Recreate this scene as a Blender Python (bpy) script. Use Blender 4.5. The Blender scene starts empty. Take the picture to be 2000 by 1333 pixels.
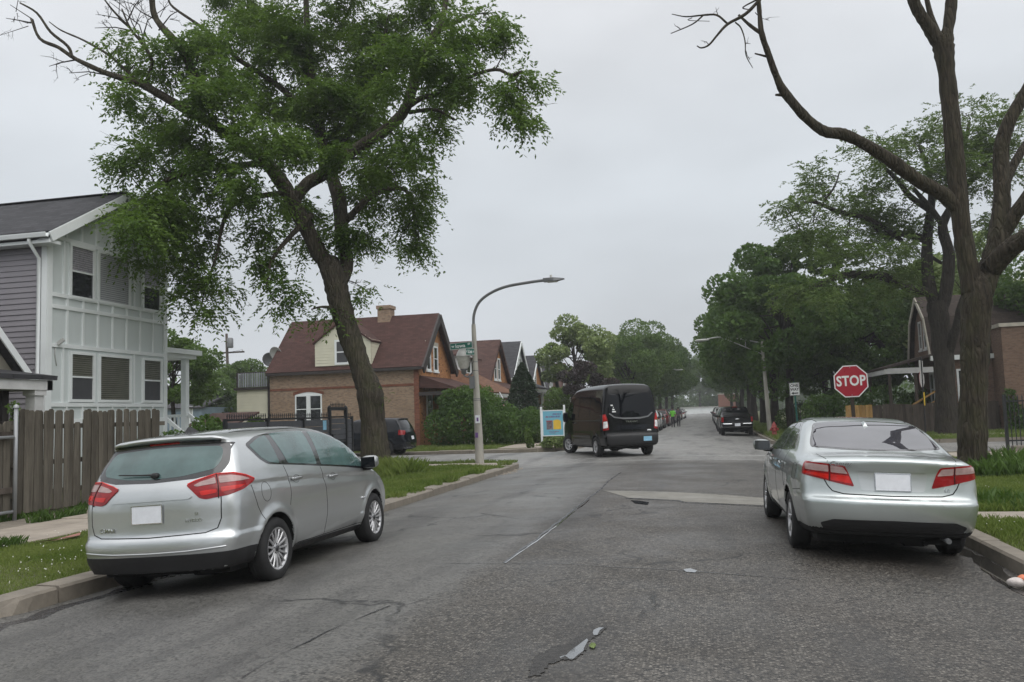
import bpy, bmesh, math, random
import numpy as np
from mathutils import Vector, Matrix
random.seed(7); RNG = np.random.default_rng(7)
SC = bpy.context.scene
COL = SC.collection
R = math.radians
# ------------------------------------------------------------------ camera
F_PX, IMG_W, IMG_H, CAM_H = 1680.0, 2000.0, 1333.0, 1.60
_d = np.array([1380 - 1000.0, 797 - 666.5, F_PX]); _d /= np.linalg.norm(_d)
_h = np.array([math.cos(R(1.9)), -math.sin(R(1.9)), 0.0])
_u = np.cross(_h, _d); _u /= np.linalg.norm(_u)
if _u[1] > 0: _u = -_u
_r = np.cross(_d, _u); _r /= np.linalg.norm(_r)
if _r[0] < 0: _r = -_r
CR = np.stack([_r, _d, _u], 1)            # camera-space (x right, y down, z forward) = CR @ world
cam_d = bpy.data.cameras.new('camera'); cam = bpy.data.objects.new('camera', cam_d); COL.objects.link(cam)
Rw = CR.T
mw = Matrix.Identity(4)
for i in range(3):
    mw[i][0] = Rw[i][0]; mw[i][1] = -Rw[i][1]; mw[i][2] = -Rw[i][2]
mw[2][3] = CAM_H
cam.matrix_world = mw
cam_d.sensor_fit = 'HORIZONTAL'; cam_d.sensor_width = 36.0
cam_d.lens = F_PX / IMG_W * 36.0
cam_d.clip_start = 0.05; cam_d.clip_end = 3000
SC.camera = cam
SC.render.resolution_x, SC.render.resolution_y = 1024, 682

def at(px, py, Y):
    """world point seen at photo pixel (px,py) on the vertical plane at street distance Y (used while tracing tree limbs)"""
    v = CR.T @ np.array([px - 1000.0, py - 666.5, F_PX]); t = Y / v[1]
    p = v * t; return Vector((p[0], p[1], p[2] + CAM_H))
def atz(px, py, z=0.0):
    v = CR.T @ np.array([px - 1000.0, py - 666.5, F_PX]); t = (z - CAM_H) / v[2]
    p = v * t; return Vector((p[0], p[1], p[2] + CAM_H))
def atx(px, py, X):
    v = CR.T @ np.array([px - 1000.0, py - 666.5, F_PX]); t = X / v[0]
    p = v * t; return Vector((p[0], p[1], p[2] + CAM_H))

# ------------------------------------------------------------------ light
SUN_EL, SUN_AZ = 52.0, 135.0
world = bpy.data.worlds.new('World'); SC.world = world; world.use_nodes = True
wn, wl = world.node_tree.nodes, world.node_tree.links
wn.clear()
wo = wn.new('ShaderNodeOutputWorld'); bg = wn.new('ShaderNodeBackground'); wl.new(bg.outputs[0], wo.inputs[0])
bg.inputs['Strength'].default_value = 0.1
sky = wn.new('ShaderNodeTexSky'); sky.sky_type = 'NISHITA'; sky.sun_disc = False
sky.sun_elevation = R(SUN_EL); sky.sun_rotation = R(SUN_AZ); sky.dust_density = 6.0; sky.air_density = 1.0
hs = wn.new('ShaderNodeHueSaturation'); hs.inputs['Saturation'].default_value = 0.25; hs.inputs['Value'].default_value = 0.8
wl.new(sky.outputs[0], hs.inputs['Color'])
tc = wn.new('ShaderNodeTexCoord'); sx = wn.new('ShaderNodeSeparateXYZ'); wl.new(tc.outputs['Generated'], sx.inputs[0])
# overcast cloud deck: brightens smoothly towards the zenith, with broad soft cloud forms
rp = wn.new('ShaderNodeValToRGB'); wl.new(sx.outputs['Z'], rp.inputs[0])
rp.color_ramp.interpolation = 'B_SPLINE'
els = rp.color_ramp.elements
els[0].position = 0.0; els[0].color = (0.340, 0.354, 0.372, 1)
els[1].position = 1.0; els[1].color = (0.80, 0.81, 0.83, 1)
for p_, c_ in ((0.25, (0.336, 0.366, 0.394, 1)), (0.45, (0.40, 0.408, 0.425, 1)), (0.7, (0.62, 0.63, 0.65, 1))):
    e = els.new(p_); e.color = c_
vm = wn.new('ShaderNodeVectorMath'); vm.operation = 'SCALE'; vm.inputs['Scale'].default_value = 20.8
wl.new(rp.outputs[0], vm.inputs[0])
mp = wn.new('ShaderNodeMapping'); mp.inputs['Scale'].default_value = (1, 1, 2.6); wl.new(tc.outputs['Generated'], mp.inputs[0])
cn = wn.new('ShaderNodeTexNoise'); cn.inputs['Scale'].default_value = 2.6; cn.inputs['Detail'].default_value = 4; cn.inputs['Roughness'].default_value = 0.45
wl.new(mp.outputs[0], cn.inputs['Vector'])
mr = wn.new('ShaderNodeMapRange'); mr.inputs[1].default_value = 0.3; mr.inputs[2].default_value = 0.7
mr.inputs[3].default_value = 0.86; mr.inputs[4].default_value = 1.09
wl.new(cn.outputs[0], mr.inputs[0])
vm2 = wn.new('ShaderNodeVectorMath'); vm2.operation = 'SCALE'; wl.new(vm.outputs[0], vm2.inputs[0]); wl.new(mr.outputs[0], vm2.inputs['Scale'])
mx = wn.new('ShaderNodeMix'); mx.data_type = 'RGBA'; mx.inputs[0].default_value = 0.93
wl.new(hs.outputs[0], mx.inputs[6]); wl.new(vm2.outputs[0], mx.inputs[7])
wl.new(mx.outputs[2], bg.inputs['Color'])

sun_d = bpy.data.lights.new('sun', 'SUN'); sun_d.energy = 1.35; sun_d.angle = R(70); sun_d.color = (1, 0.97, 0.93)
sun = bpy.data.objects.new('sun', sun_d); COL.objects.link(sun)
sd = Vector((math.sin(R(SUN_AZ)) * math.cos(R(SUN_EL)), math.cos(R(SUN_AZ)) * math.cos(R(SUN_EL)), math.sin(R(SUN_EL))))
sun.rotation_euler = sd.to_track_quat('Z', 'Y').to_euler()
vs = SC.view_settings
vs.view_transform = 'Standard'; vs.look = 'None'; vs.exposure = 0.0; vs.gamma = 1.0; vs.use_curve_mapping = False
SC.render.engine = 'CYCLES'
SC.cycles.use_denoising = True
try: SC.cycles.denoiser = 'OPENIMAGEDENOISE'
except Exception: pass
SC.cycles.max_bounces = 8; SC.cycles.transparent_max_bounces = 8
SC.cycles.sample_clamp_indirect = 6.0

# ------------------------------------------------------------------ tagging helpers
def tag(o, label=None, cat=None, group=None, kind=None):
    if label: o['label'] = label
    if cat: o['category'] = cat
    if group: o['group'] = group
    if kind: o['kind'] = kind
    return o
def thing(name, label, cat, loc=(0, 0, 0), rot=(0, 0, 0), group=None):
    o = bpy.data.objects.new(name, None); COL.objects.link(o); o.empty_display_size = 0.2
    o.location = loc; o.rotation_euler = rot if not isinstance(rot, (int, float)) else (0, 0, rot)
    return tag(o, label, cat, group)
def link(name, mesh, parent=None, loc=None, rot=None, scale=None):
    o = bpy.data.objects.new(name, mesh); COL.objects.link(o)
    if parent is not None: o.parent = parent
    if loc is not None: o.location = loc
    if rot is not None: o.rotation_euler = rot
    if scale is not None: o.scale = scale
    return o
def kids(o): return [c for c in bpy.data.objects if c.parent == o]
def copy_tree(o, parent=None, swap=None, cache=None):
    c = o.copy(); COL.objects.link(c)
    if parent is not None: c.parent = parent
    if swap and c.type == 'MESH':
        for i, s in enumerate(c.material_slots):
            m = s.material
            if m and m.name in swap:
                s.link = 'OBJECT'; s.material = swap[m.name]
    for ch in list(o.children): copy_tree(ch, c, swap)
    return c

# ------------------------------------------------------------------ materials
class NT:
    def __init__(s, name):
        s.m = bpy.data.materials.new(name); s.m.use_nodes = True
        s.n, s.l = s.m.node_tree.nodes, s.m.node_tree.links
        s.b = s.n['Principled BSDF']; s.out = s.n['Material Output']
        s._tc = None
    def new(s, t, **k):
        x = s.n.new(t)
        for a, v in k.items(): setattr(x, a, v)
        return x
    def coord(s, kind='Object'):
        if s._tc is None: s._tc = s.new('ShaderNodeTexCoord')
        return s._tc.outputs[kind]
    def pos(s):
        return s.new('ShaderNodeNewGeometry').outputs['Position']
    def noise(s, scale, detail=4, rough=0.55, vec=None, dist=0.0):
        x = s.new('ShaderNodeTexNoise'); x.inputs['Scale'].default_value = scale
        x.inputs['Detail'].default_value = detail; x.inputs['Roughness'].default_value = rough; x.inputs['Distortion'].default_value = dist
        s.l.new(vec if vec is not None else s.coord(), x.inputs['Vector']); return x.outputs[0]
    def vor(s, scale, vec=None, feature='F1', out='Distance'):
        x = s.new('ShaderNodeTexVoronoi'); x.feature = feature; x.inputs['Scale'].default_value = scale
        s.l.new(vec if vec is not None else s.coord(), x.inputs['Vector']); return x.outputs[out]
    def mapv(s, scale=(1, 1, 1), loc=(0, 0, 0), rot=(0, 0, 0), vec=None):
        x = s.new('ShaderNodeMapping'); x.inputs['Scale'].default_value = scale; x.inputs['Location'].default_value = loc; x.inputs['Rotation'].default_value = rot
        s.l.new(vec if vec is not None else s.coord(), x.inputs['Vector']); return x.outputs[0]
    def rng(s, v, a, b, c=0.0, d=1.0, smooth=False):
        x = s.new('ShaderNodeMapRange'); x.clamp = True
        if smooth: x.interpolation_type = 'SMOOTHSTEP'
        for i, q in zip((1, 2, 3, 4), (a, b, c, d)): x.inputs[i].default_value = q
        s.l.new(v, x.inputs[0]); return x.outputs[0]
    def math(s, op, a, b=None):
        x = s.new('ShaderNodeMath'); x.operation = op
        for i, q in enumerate((a, b)):
            if q is None: continue
            if isinstance(q, (int, float)): x.inputs[i].default_value = q
            else: s.l.new(q, x.inputs[i])
        return x.outputs[0]
    def mix(s, f, a, b, mode='MIX'):
        x = s.new('ShaderNodeMix'); x.data_type = 'RGBA'; x.blend_type = mode
        for i, q in ((0, f), (6, a), (7, b)):
            if isinstance(q, (int, float)): x.inputs[i].default_value = q
            elif isinstance(q, tuple): x.inputs[i].default_value = q if len(q) == 4 else (*q, 1)
            else: s.l.new(q, x.inputs[i])
        return x.outputs[2]
    def sep(s, v):
        x = s.new('ShaderNodeSeparateXYZ'); s.l.new(v, x.inputs[0]); return x.outputs
    def comb(s, a, b, c=0.0):
        x = s.new('ShaderNodeCombineXYZ')
        for i, q in enumerate((a, b, c)):
            if isinstance(q, (int, float)): x.inputs[i].default_value = q
            else: s.l.new(q, x.inputs[i])
        return x.outputs[0]
    def bump(s, h, strength=0.3, dist=0.01):
        x = s.new('ShaderNodeBump'); x.inputs['Strength'].default_value = strength; x.inputs['Distance'].default_value = dist
        s.l.new(h, x.inputs['Height']); s.l.new(x.outputs[0], s.b.inputs['Normal']); return x
    def set(s, **k):
        names = dict(color='Base Color', rough='Roughness', metal='Metallic', spec='Specular IOR Level', coat='Coat Weight', coat_rough='Coat Roughness',
                     trans='Transmission Weight', alpha='Alpha', sheen='Sheen Weight', emis='Emission Strength', emis_color='Emission Color', ior='IOR', sss='Subsurface Weight')
        for a, v in k.items():
            i = s.b.inputs[names[a]]
            if isinstance(v, (int, float)): i.default_value = v
            elif isinstance(v, tuple): i.default_value = v if len(v) == 4 else (*v, 1)
            else: s.l.new(v, i)
        return s.m
def simple(name, c, rough=0.6, metal=0.0, var=0.12, vs=3.0, bump=0.0, bs=40.0, spec=0.5, coat=0.0, dirt=0.0, streak=False):
    """plain surface with worn, slightly uneven colour"""
    t = NT(name)
    dark = tuple(x * (1 - var) for x in c); lite = tuple(min(1, x * (1 + var)) for x in c)
    vec = t.mapv((1, 1, 0.22)) if streak else None
    col = t.mix(t.rng(t.noise(vs, 5, vec=vec), 0.3, 0.7), dark, lite)
    if dirt > 0:
        dn = t.rng(t.noise(vs * 0.6, 7, 0.7, vec=vec), 0.52, 0.75)
        col = t.mix(t.math('MULTIPLY', dn, dirt), col, tuple(x * 0.45 + 0.01 for x in c))
    t.set(color=col, metal=metal, spec=spec, coat=coat, rough=t.rng(t.noise(vs * 4, 3), 0.3, 0.7, max(0.02, rough - 0.08), min(1, rough + 0.08)))
    if bump: t.bump(t.noise(bs, 4), bump, 0.01)
    return t.m
# ------------------------------------------------------------------ mesh builder
class MB:
    def __init__(s): s.v, s.f, s.m, s.sm = [], [], [], []
    def add(s, vs, fs, mi=0, smooth=False):
        o = len(s.v); s.v.extend([tuple(v) for v in vs]); s.f.extend([tuple(i + o for i in f) for f in fs])
        s.m.extend([mi] * len(fs)); s.sm.extend([smooth] * len(fs)); return s
    def box(s, a, b, mi=0, rot=None, piv=None):
        x0, y0, z0 = a; x1, y1, z1 = b
        vs = [(x0, y0, z0), (x1, y0, z0), (x1, y1, z0), (x0, y1, z0), (x0, y0, z1), (x1, y0, z1), (x1, y1, z1), (x0, y1, z1)]
        if rot is not None:
            M = rot if isinstance(rot, Matrix) else Matrix.Rotation(rot, 3, 'Z')
            c = Vector(piv) if piv is not None else Vector(((x0 + x1) / 2, (y0 + y1) / 2, (z0 + z1) / 2))
            vs = [tuple(M @ (Vector(v) - c) + c) for v in vs]
        return s.add(vs, [(0, 3, 2, 1), (4, 5, 6, 7), (0, 1, 5, 4), (1, 2, 6, 5), (2, 3, 7, 6), (3, 0, 4, 7)], mi)
    def bbox(s, a, b, bev, mi=0):
        """box with chamfered vertical and top edges"""
        x0, y0, z0 = a; x1, y1, z1 = b; e = bev
        def ring(d, z): return [(x0 + e + (-d), y0 + (e - d) * 0 - d + e, z)]
        pts = []
        for (d, z) in ((0, z0), (0, z1 - e), (e, z1)):
            pts.append([(x0 + d, y0 + d, z), (x1 - d, y0 + d, z), (x1 - d, y1 - d, z), (x0 + d, y1 - d, z)])
        vs = [p for r in pts for p in r]; fs = [(0, 3, 2, 1), (8, 9, 10, 11)]
        for k in (0, 1):
            for i in range(4):
                j = (i + 1) % 4; fs.append((k * 4 + i, k * 4 + j, k * 4 + 4 + j, k * 4 + 4 + i))
        return s.add(vs, fs, mi)
    def beam(s, a, b, w, h, mi=0, up=(0, 0, 1)):
        a, b = Vector(a), Vector(b); d = (b - a).normalized(); u = Vector(up)
        if abs(d.dot(u)) > 0.98: u = Vector((0, 1, 0))
        r = d.cross(u).normalized() * (w / 2); u = r.cross(d).normalized() * (h / 2)
        vs = [a - r - u, a + r - u, a + r + u, a - r + u, b - r - u, b + r - u, b + r + u, b - r + u]
        return s.add(vs, [(0, 1, 2, 3), (7, 6, 5, 4), (0, 4, 5, 1), (1, 5, 6, 2), (2, 6, 7, 3), (3, 7, 4, 0)], mi)
    def tube(s, pts, rad, n=8, mi=0, cap=True):
        pts = [Vector(p) for p in pts]
        if isinstance(rad, (int, float)): rad = [rad] * len(pts)
        vs, fs = [], []; ref = None
        for i, p in enumerate(pts):
            d = (pts[min(i + 1, len(pts) - 1)] - pts[max(i - 1, 0)])
            d = d.normalized() if d.length > 1e-9 else Vector((0, 0, 1))
            if ref is None: ref = Vector((1, 0, 0)) if abs(d.x) < 0.9 else Vector((0, 1, 0))
            u = (ref - d * ref.dot(d)).normalized(); w = d.cross(u); ref = u
            for k in range(n):
                a = 2 * math.pi * k / n; vs.append(p + (u * math.cos(a) + w * math.sin(a)) * rad[i])
        for i in range(len(pts) - 1):
            for k in range(n):
                k2 = (k + 1) % n; fs.append((i * n + k, i * n + k2, (i + 1) * n + k2, (i + 1) * n + k))
        s.add(vs, fs, mi, True)
        if cap:
            o = len(s.v) - len(vs)
            s.f.append(tuple(o + k for k in reversed(range(n)))); s.m.append(mi); s.sm.append(False)
            s.f.append(tuple(o + (len(pts) - 1) * n + k for k in range(n))); s.m.append(mi); s.sm.append(False)
        return s
    def lathe(s, prof, n=20, mi=0, org=(0, 0, 0), axis='z', smooth=True, ang=None):
        vs, fs = [], []; O = Vector(org)
        for (r, h) in prof:
            for k in range(n):
                a = 2 * math.pi * k / n
                c, q = r * math.cos(a), r * math.sin(a)
                vs.append(O + (Vector((c, q, h)) if axis == 'z' else Vector((h, c, q)) if axis == 'x' else Vector((q, h, c))))
        for i in range(len(prof) - 1):
            for k in range(n):
                k2 = (k + 1) % n; fs.append((i * n + k, i * n + k2, (i + 1) * n + k2, (i + 1) * n + k))
        return s.add(vs, fs, mi, smooth)
    def prism(s, poly, t0, t1, axis='y', mi=0):
        """polygon extruded along an axis: poly in (x,z) for y, (y,z) for x, (x,y) for z"""
        def P(p, t): return (p[0], t, p[1]) if axis == 'y' else (t, p[0], p[1]) if axis == 'x' else (p[0], p[1], t)
        n = len(poly); vs = [P(p, t0) for p in poly] + [P(p, t1) for p in poly]
        fs = [tuple(range(n)), tuple(reversed(range(n, 2 * n)))] + [(i, i + n, (i + 1) % n + n, (i + 1) % n) for i in range(n)]
        return s.add(vs, fs, mi)
    def mesh(s, name, mats):
        me = bpy.data.meshes.new(name); me.from_pydata(s.v, [], s.f)
        for m in (mats if isinstance(mats, (list, tuple)) else [mats]): me.materials.append(m)
        me.polygons.foreach_set('material_index', s.m); me.polygons.foreach_set('use_smooth', s.sm)
        bm = bmesh.new(); bm.from_mesh(me); bmesh.ops.recalc_face_normals(bm, faces=bm.faces); bm.to_mesh(me); bm.free()
        me.update(); return me
    def build(s, name, mats, parent=None, **k):
        return link(name, s.mesh(name, mats), parent, **k)
def np_mesh(name, V, F, mats, smooth=True, mi=None, normals=None):
    """V (n,3), F (m,k) arrays -> mesh, fast"""
    V = np.asarray(V, np.float32); F = np.asarray(F, np.int32); k = F.shape[1]
    me = bpy.data.meshes.new(name)
    me.vertices.add(len(V)); me.vertices.foreach_set('co', V.ravel())
    me.loops.add(F.size); me.loops.foreach_set('vertex_index', F.ravel())
    me.polygons.add(len(F)); me.polygons.foreach_set('loop_start', np.arange(0, F.size, k, dtype=np.int32))
    me.polygons.foreach_set('loop_total', np.full(len(F), k, np.int32))
    for m in (mats if isinstance(mats, (list, tuple)) else [mats]): me.materials.append(m)
    if mi is not None: me.polygons.foreach_set('material_index', np.asarray(mi, np.int32))
    me.update(calc_edges=True)
    me.polygons.foreach_set('use_smooth', np.full(len(F), smooth, bool))
    if normals is not None: me.normals_split_custom_set_from_vertices(np.asarray(normals, float).tolist())
    me.validate(); return me
def text(name, body, size, mat, parent, loc, rot, extrude=0.002, sx=1.0, align='CENTER', bold=0.0, shear=0.0, space=1.0):
    """flat lettering as a mesh"""
    c = bpy.data.curves.new(name, 'FONT'); c.body = body; c.size = size; c.extrude = extrude; c.align_x = align; c.align_y = 'CENTER'
    c.offset = bold; c.resolution_u = 3; c.shear = shear; c.space_character = space
    t = bpy.data.objects.new(name, c); COL.objects.link(t); me = bpy.data.meshes.new_from_object(t); bpy.data.objects.remove(t); bpy.data.curves.remove(c)
    me.materials.clear(); me.materials.append(mat)
    return link(name, me, parent, loc, rot, (sx, 1, 1))

# ------------------------------------------------------------------ materials
def asphalt():
    t = NT('wet_asphalt'); P = t.pos(); s = t.sep(P)
    big = t.noise(0.35, 5, 0.6, vec=P); med = t.noise(1.7, 6, 0.65, vec=P)
    fine = t.vor(48, vec=P); fine2 = t.noise(120, 2, 0.6, vec=P)
    # the left lane is an older, finer overlay; the right lane is coarse worn aggregate
    lane = t.rng(t.math('ADD', s[0], t.math('MULTIPLY', t.math('SUBTRACT', med, 0.5), 0.5)), -2.5, -2.15)
    base = t.mix(t.rng(big, 0.35, 0.65), (0.088, 0.086, 0.081), (0.132, 0.129, 0.120))
    base2 = t.mix(t.rng(big, 0.35, 0.65), (0.044, 0.039, 0.033), (0.074, 0.067, 0.058))
    col = t.mix(lane, base, base2)
    # cross street and road beyond: paler surface, wet sheen lightened into its colour
    xst = t.rng(t.math('ADD', s[1], t.math('MULTIPLY', med, 0.8)), 25.6, 29.0, smooth=True)
    col = t.mix(xst, col, t.mix(t.rng(med, 0.35, 0.65), (0.20, 0.196, 0.186), (0.27, 0.264, 0.25)))
    # aggregate stones
    cell = t.vor(48, vec=P, out='Color'); cv = t.sep(cell)[0]
    st = t.math('MULTIPLY', t.rng(cv, 0.5, 0.95), t.rng(fine, 0.62, 0.3))
    amt = t.math('MULTIPLY', t.rng(lane, 0, 1, 0.5, 1.0), t.rng(med, 0.3, 0.7, 0.5, 1.0))
    col = t.mix(t.math('MULTIPLY', st, amt), col, (0.23, 0.212, 0.185))
    dk = t.math('MULTIPLY', t.rng(cv, 0.42, 0.12), t.rng(amt, 0, 1, 0.3, 1.0))
    col = t.mix(dk, col, (0.014, 0.013, 0.012))
    # long oily tyre tracks and dark stains
    stain = t.rng(t.noise(1.0, 5, 0.6, vec=t.mapv((1.1, 0.13, 1), vec=P)), 0.50, 0.66)
    col = t.mix(t.math('MULTIPLY', stain, 0.62), col, (0.035, 0.034, 0.033))
    # hairline cracking
    nz = t.new('ShaderNodeTexNoise'); nz.inputs['Scale'].default_value = 2.2; nz.inputs['Detail'].default_value = 6; t.l.new(P, nz.inputs['Vector'])
    add = t.new('ShaderNodeVectorMath', operation='MULTIPLY_ADD'); t.l.new(nz.outputs['Color'], add.inputs[0]); add.inputs[1].default_value = (0.8, 0.8, 0); t.l.new(P, add.inputs[2])
    ck = t.vor(0.33, vec=add.outputs[0], feature='DISTANCE_TO_EDGE')
    ckm = t.math('MULTIPLY', t.rng(ck, 0.012, 0.003), t.rng(t.noise(0.5, 3, vec=P), 0.5, 0.58))
    ckm = t.math('MULTIPLY', ckm, t.rng(s[1], 22, 30, 1.0, 0.25))
    col = t.mix(t.math('MULTIPLY', ckm, 0.85), col, (0.012, 0.012, 0.012))
    rough = t.rng(t.noise(0.8, 5, 0.6, vec=P), 0.35, 0.65, 0.34, 0.62)
    rough = t.math('ADD', rough, t.math('MULTIPLY', lane, 0.08))
    t.set(color=col, rough=rough, spec=0.5)
    h = t.math('ADD', t.math('MULTIPLY', fine, -0.6), t.math('ADD', t.math('MULTIPLY', fine2, 0.4), t.math('MULTIPLY', ckm, -2.0)))
    h = t.math('MULTIPLY', h, t.rng(s[1], 5, 40, 1.0, 0.15))
    t.bump(h, 0.55, 0.012); return t.m
def concrete(name, c, wet=0.15, scale=2.0):
    t = NT(name); P = t.pos()
    col = t.mix(t.rng(t.noise(scale, 7, 0.65, vec=P), 0.3, 0.7), tuple(x * 0.72 for x in c), tuple(min(1, x * 1.12) for x in c))
    col = t.mix(t.math('MULTIPLY', t.rng(t.noise(0.8, 5, 0.7, vec=P), 0.55, 0.72), 0.55), col, tuple(x * 0.5 for x in c))
    sp = t.rng(t.noise(90, 2, 0.7, vec=P), 0.58, 0.72); col = t.mix(t.math('MULTIPLY', sp, 0.35), col, tuple(x * 0.45 for x in c))
    t.set(color=col, rough=t.rng(t.noise(1.5, 4, vec=P), 0.3, 0.7, 0.5, 0.85)); t.bump(t.noise(60, 5, 0.7, vec=P), 0.25, 0.008); return t.m
def brick(name, c1, c2, mortar, w=0.21, h=0.068, dirt=0.4, spots=0.0):
    t = NT(name); P = t.pos(); s = t.sep(P)
    v = t.comb(t.math('ADD', s[0], s[1]), s[2])
    br = t.new('ShaderNodeTexBrick'); t.l.new(v, br.inputs['Vector'])
    br.inputs['Color1'].default_value = (*c1, 1); br.inputs['Color2'].default_value = (*c2, 1); br.inputs['Mortar'].default_value = (*mortar, 1)
    br.inputs['Scale'].default_value = 1.0; br.inputs['Brick Width'].default_value = w; br.inputs['Row Height'].default_value = h
    br.inputs['Mortar Size'].default_value = 0.008; br.inputs['Mortar Smooth'].default_value = 0.2; br.inputs['Bias'].default_value = -0.1
    col = br.outputs['Color']
    cellv = t.noise(1.0, 2, 0.5, vec=t.mapv((4.8, 4.8, 14.5), vec=P))
    col = t.mix(t.math('MULTIPLY', t.rng(cellv, 0.52, 0.66), 0.55), col, tuple(x * 0.45 for x in c1))
    col = t.mix(t.math('MULTIPLY', t.rng(cellv, 0.47, 0.36), 0.45), col, tuple(min(1, x * 1.45) for x in c2))
    if spots: col = t.mix(t.math('MULTIPLY', t.rng(t.vor(2.6, vec=t.mapv((1, 1, 1.6), vec=P)), 0.32, 0.2), spots), col, (0.05, 0.03, 0.02))
    col = t.mix(t.math('MULTIPLY', t.rng(t.noise(0.7, 6, 0.7, vec=P), 0.48, 0.72), dirt), col, tuple(x * 0.5 for x in c1))
    t.set(color=col, rough=0.85, spec=0.3); t.bump(br.outputs['Fac'], -0.5, 0.012); return t.m
def shingle(name, c, row=0.13, w=0.3):
    t = NT(name); P = t.pos(); s = t.sep(P)
    v = t.comb(t.math('ADD', s[0], t.math('MULTIPLY', s[1], 0.37)), t.math('MULTIPLY', s[2], 1.35))
    br = t.new('ShaderNodeTexBrick'); t.l.new(v, br.inputs['Vector'])
    br.inputs['Color1'].default_value = (*tuple(x * 1.15 for x in c), 1); br.inputs['Color2'].default_value = (*tuple(x * 0.72 for x in c), 1)
    br.inputs['Mortar'].default_value = (*tuple(x * 0.4 for x in c), 1); br.inputs['Brick Width'].default_value = w; br.inputs['Row Height'].default_value = row
    br.inputs['Scale'].default_value = 1; br.inputs['Mortar Size'].default_value = 0.006
    col = t.mix(t.math('MULTIPLY', t.rng(t.noise(0.9, 6, 0.7, vec=P), 0.4, 0.7), 0.5), br.outputs['Color'], tuple(x * 0.6 for x in c))
    t.set(color=col, rough=0.85, spec=0.25); t.bump(t.math('ADD', t.noise(70, 3, vec=P), t.math('MULTIPLY', br.outputs['Fac'], -1.0)), 0.4, 0.01); return t.m
def bark(name, c, moss=0.3):
    t = NT(name); P = t.pos()
    n = t.noise(1.0, 6, 0.65, vec=t.mapv((16, 16, 2.6), vec=P), dist=0.6); n2 = t.noise(2.3, 5, vec=P)
    ridge = t.vor(1.0, vec=t.mapv((14, 14, 1.7), vec=t.mix(0.12, P, t.new('ShaderNodeTexNoise').outputs['Color'])), feature='DISTANCE_TO_EDGE')
    col = t.mix(t.rng(n, 0.33, 0.68), tuple(x * 0.42 for x in c), tuple(x * 1.5 for x in c))
    col = t.mix(t.math('MULTIPLY', t.rng(ridge, 0.14, 0.0), 0.35), col, tuple(x * 0.25 for x in c))
    z = t.sep(P)[2]; mo = t.math('MULTIPLY', t.rng(n2, 0.42, 0.64), t.rng(z, 0.0, 7.0, moss, moss * 0.35))
    col = t.mix(mo, col, (0.05, 0.06, 0.018))
    t.set(color=col, rough=0.9, spec=0.25); t.bump(t.math('ADD', n, t.rng(ridge, 0, 0.2)), 0.8, 0.035); return t.m
def leafmat(name, c1, c2, trans=0.25):
    t = NT(name)
    oi = t.new('ShaderNodeObjectInfo'); P = t.pos()
    rnd = t.new('ShaderNodeNewGeometry').outputs['Random Per Island']
    f = t.math('ADD', t.math('MULTIPLY', t.rng(t.noise(0.75, 3, vec=P), 0.38, 0.62), 0.6), t.math('MULTIPLY', rnd, 0.45))
    col = t.mix(f, c1, c2)
    t.set(color=col, rough=0.5, spec=0.35)
    tr = t.new('ShaderNodeBsdfTranslucent'); t.l.new(t.mix(0.5, col, (0.10, 0.16, 0.02)), tr.inputs['Color'])
    ms = t.new('ShaderNodeMixShader'); ms.inputs[0].default_value = trans
    t.l.new(t.b.outputs[0], ms.inputs[1]); t.l.new(tr.outputs[0], ms.inputs[2]); t.l.new(ms.outputs[0], t.out.inputs['Surface'])
    return t.m
def paint(name, c, metal=0.0, rough=0.35, coat=1.0, var=0.04, dirt=0.25, spec=.5):
    t = NT(name); P = t.coord()
    d = t.rng(t.noise(3.0, 6, 0.7), 0.5, 0.75)
    col = t.mix(t.math('MULTIPLY', d, dirt), c, tuple(x * 0.72 for x in c))
    # road film and drops on the lower body
    z = t.sep(P)[2]
    col = t.mix(t.math('MULTIPLY', t.rng(z, 0.55, 0.15), 0.4), col, (0.06, 0.058, 0.055))
    drops = t.rng(t.vor(70), 0.25, 0.12)
    t.set(color=col, metal=metal, spec=spec, rough=t.math('ADD', t.math('MULTIPLY', d, 0.06), rough), coat=coat, coat_rough=t.math('ADD', t.math('MULTIPLY', d, 0.08), 0.03))
    t.bump(drops, 0.05, 0.003); return t.m
def glass(name, c, rough=0.03, spec=0.6, drops=0.15, coat=0.6):
    t = NT(name)
    n = t.rng(t.noise(2.5, 4, 0.6), 0.35, 0.65)
    col = t.mix(n, tuple(x * 0.75 for x in c), tuple(x * 1.2 for x in c))
    t.set(color=col, rough=rough, spec=spec, coat=coat, coat_rough=0.01)
    if drops: t.bump(t.rng(t.vor(55), 0.3, 0.1), drops, 0.004)
    return t.m
def lens(name, c, c2=None):
    t = NT(name)
    w = t.rng(t.math('SINE', t.math('MULTIPLY', t.sep(t.coord())[2], 260.0)), -1, 1, 0.0, 1.0)
    col = t.mix(t.math('MULTIPLY', w, 0.25), c, tuple(x * 0.45 for x in c))
    col = t.mix(t.rng(t.noise(9, 3), 0.4, 0.65), col, tuple(min(1, x * 1.3) for x in c))
    t.set(color=col, rough=0.15, spec=0.4, coat=.25, coat_rough=0.02); return t.m
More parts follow.
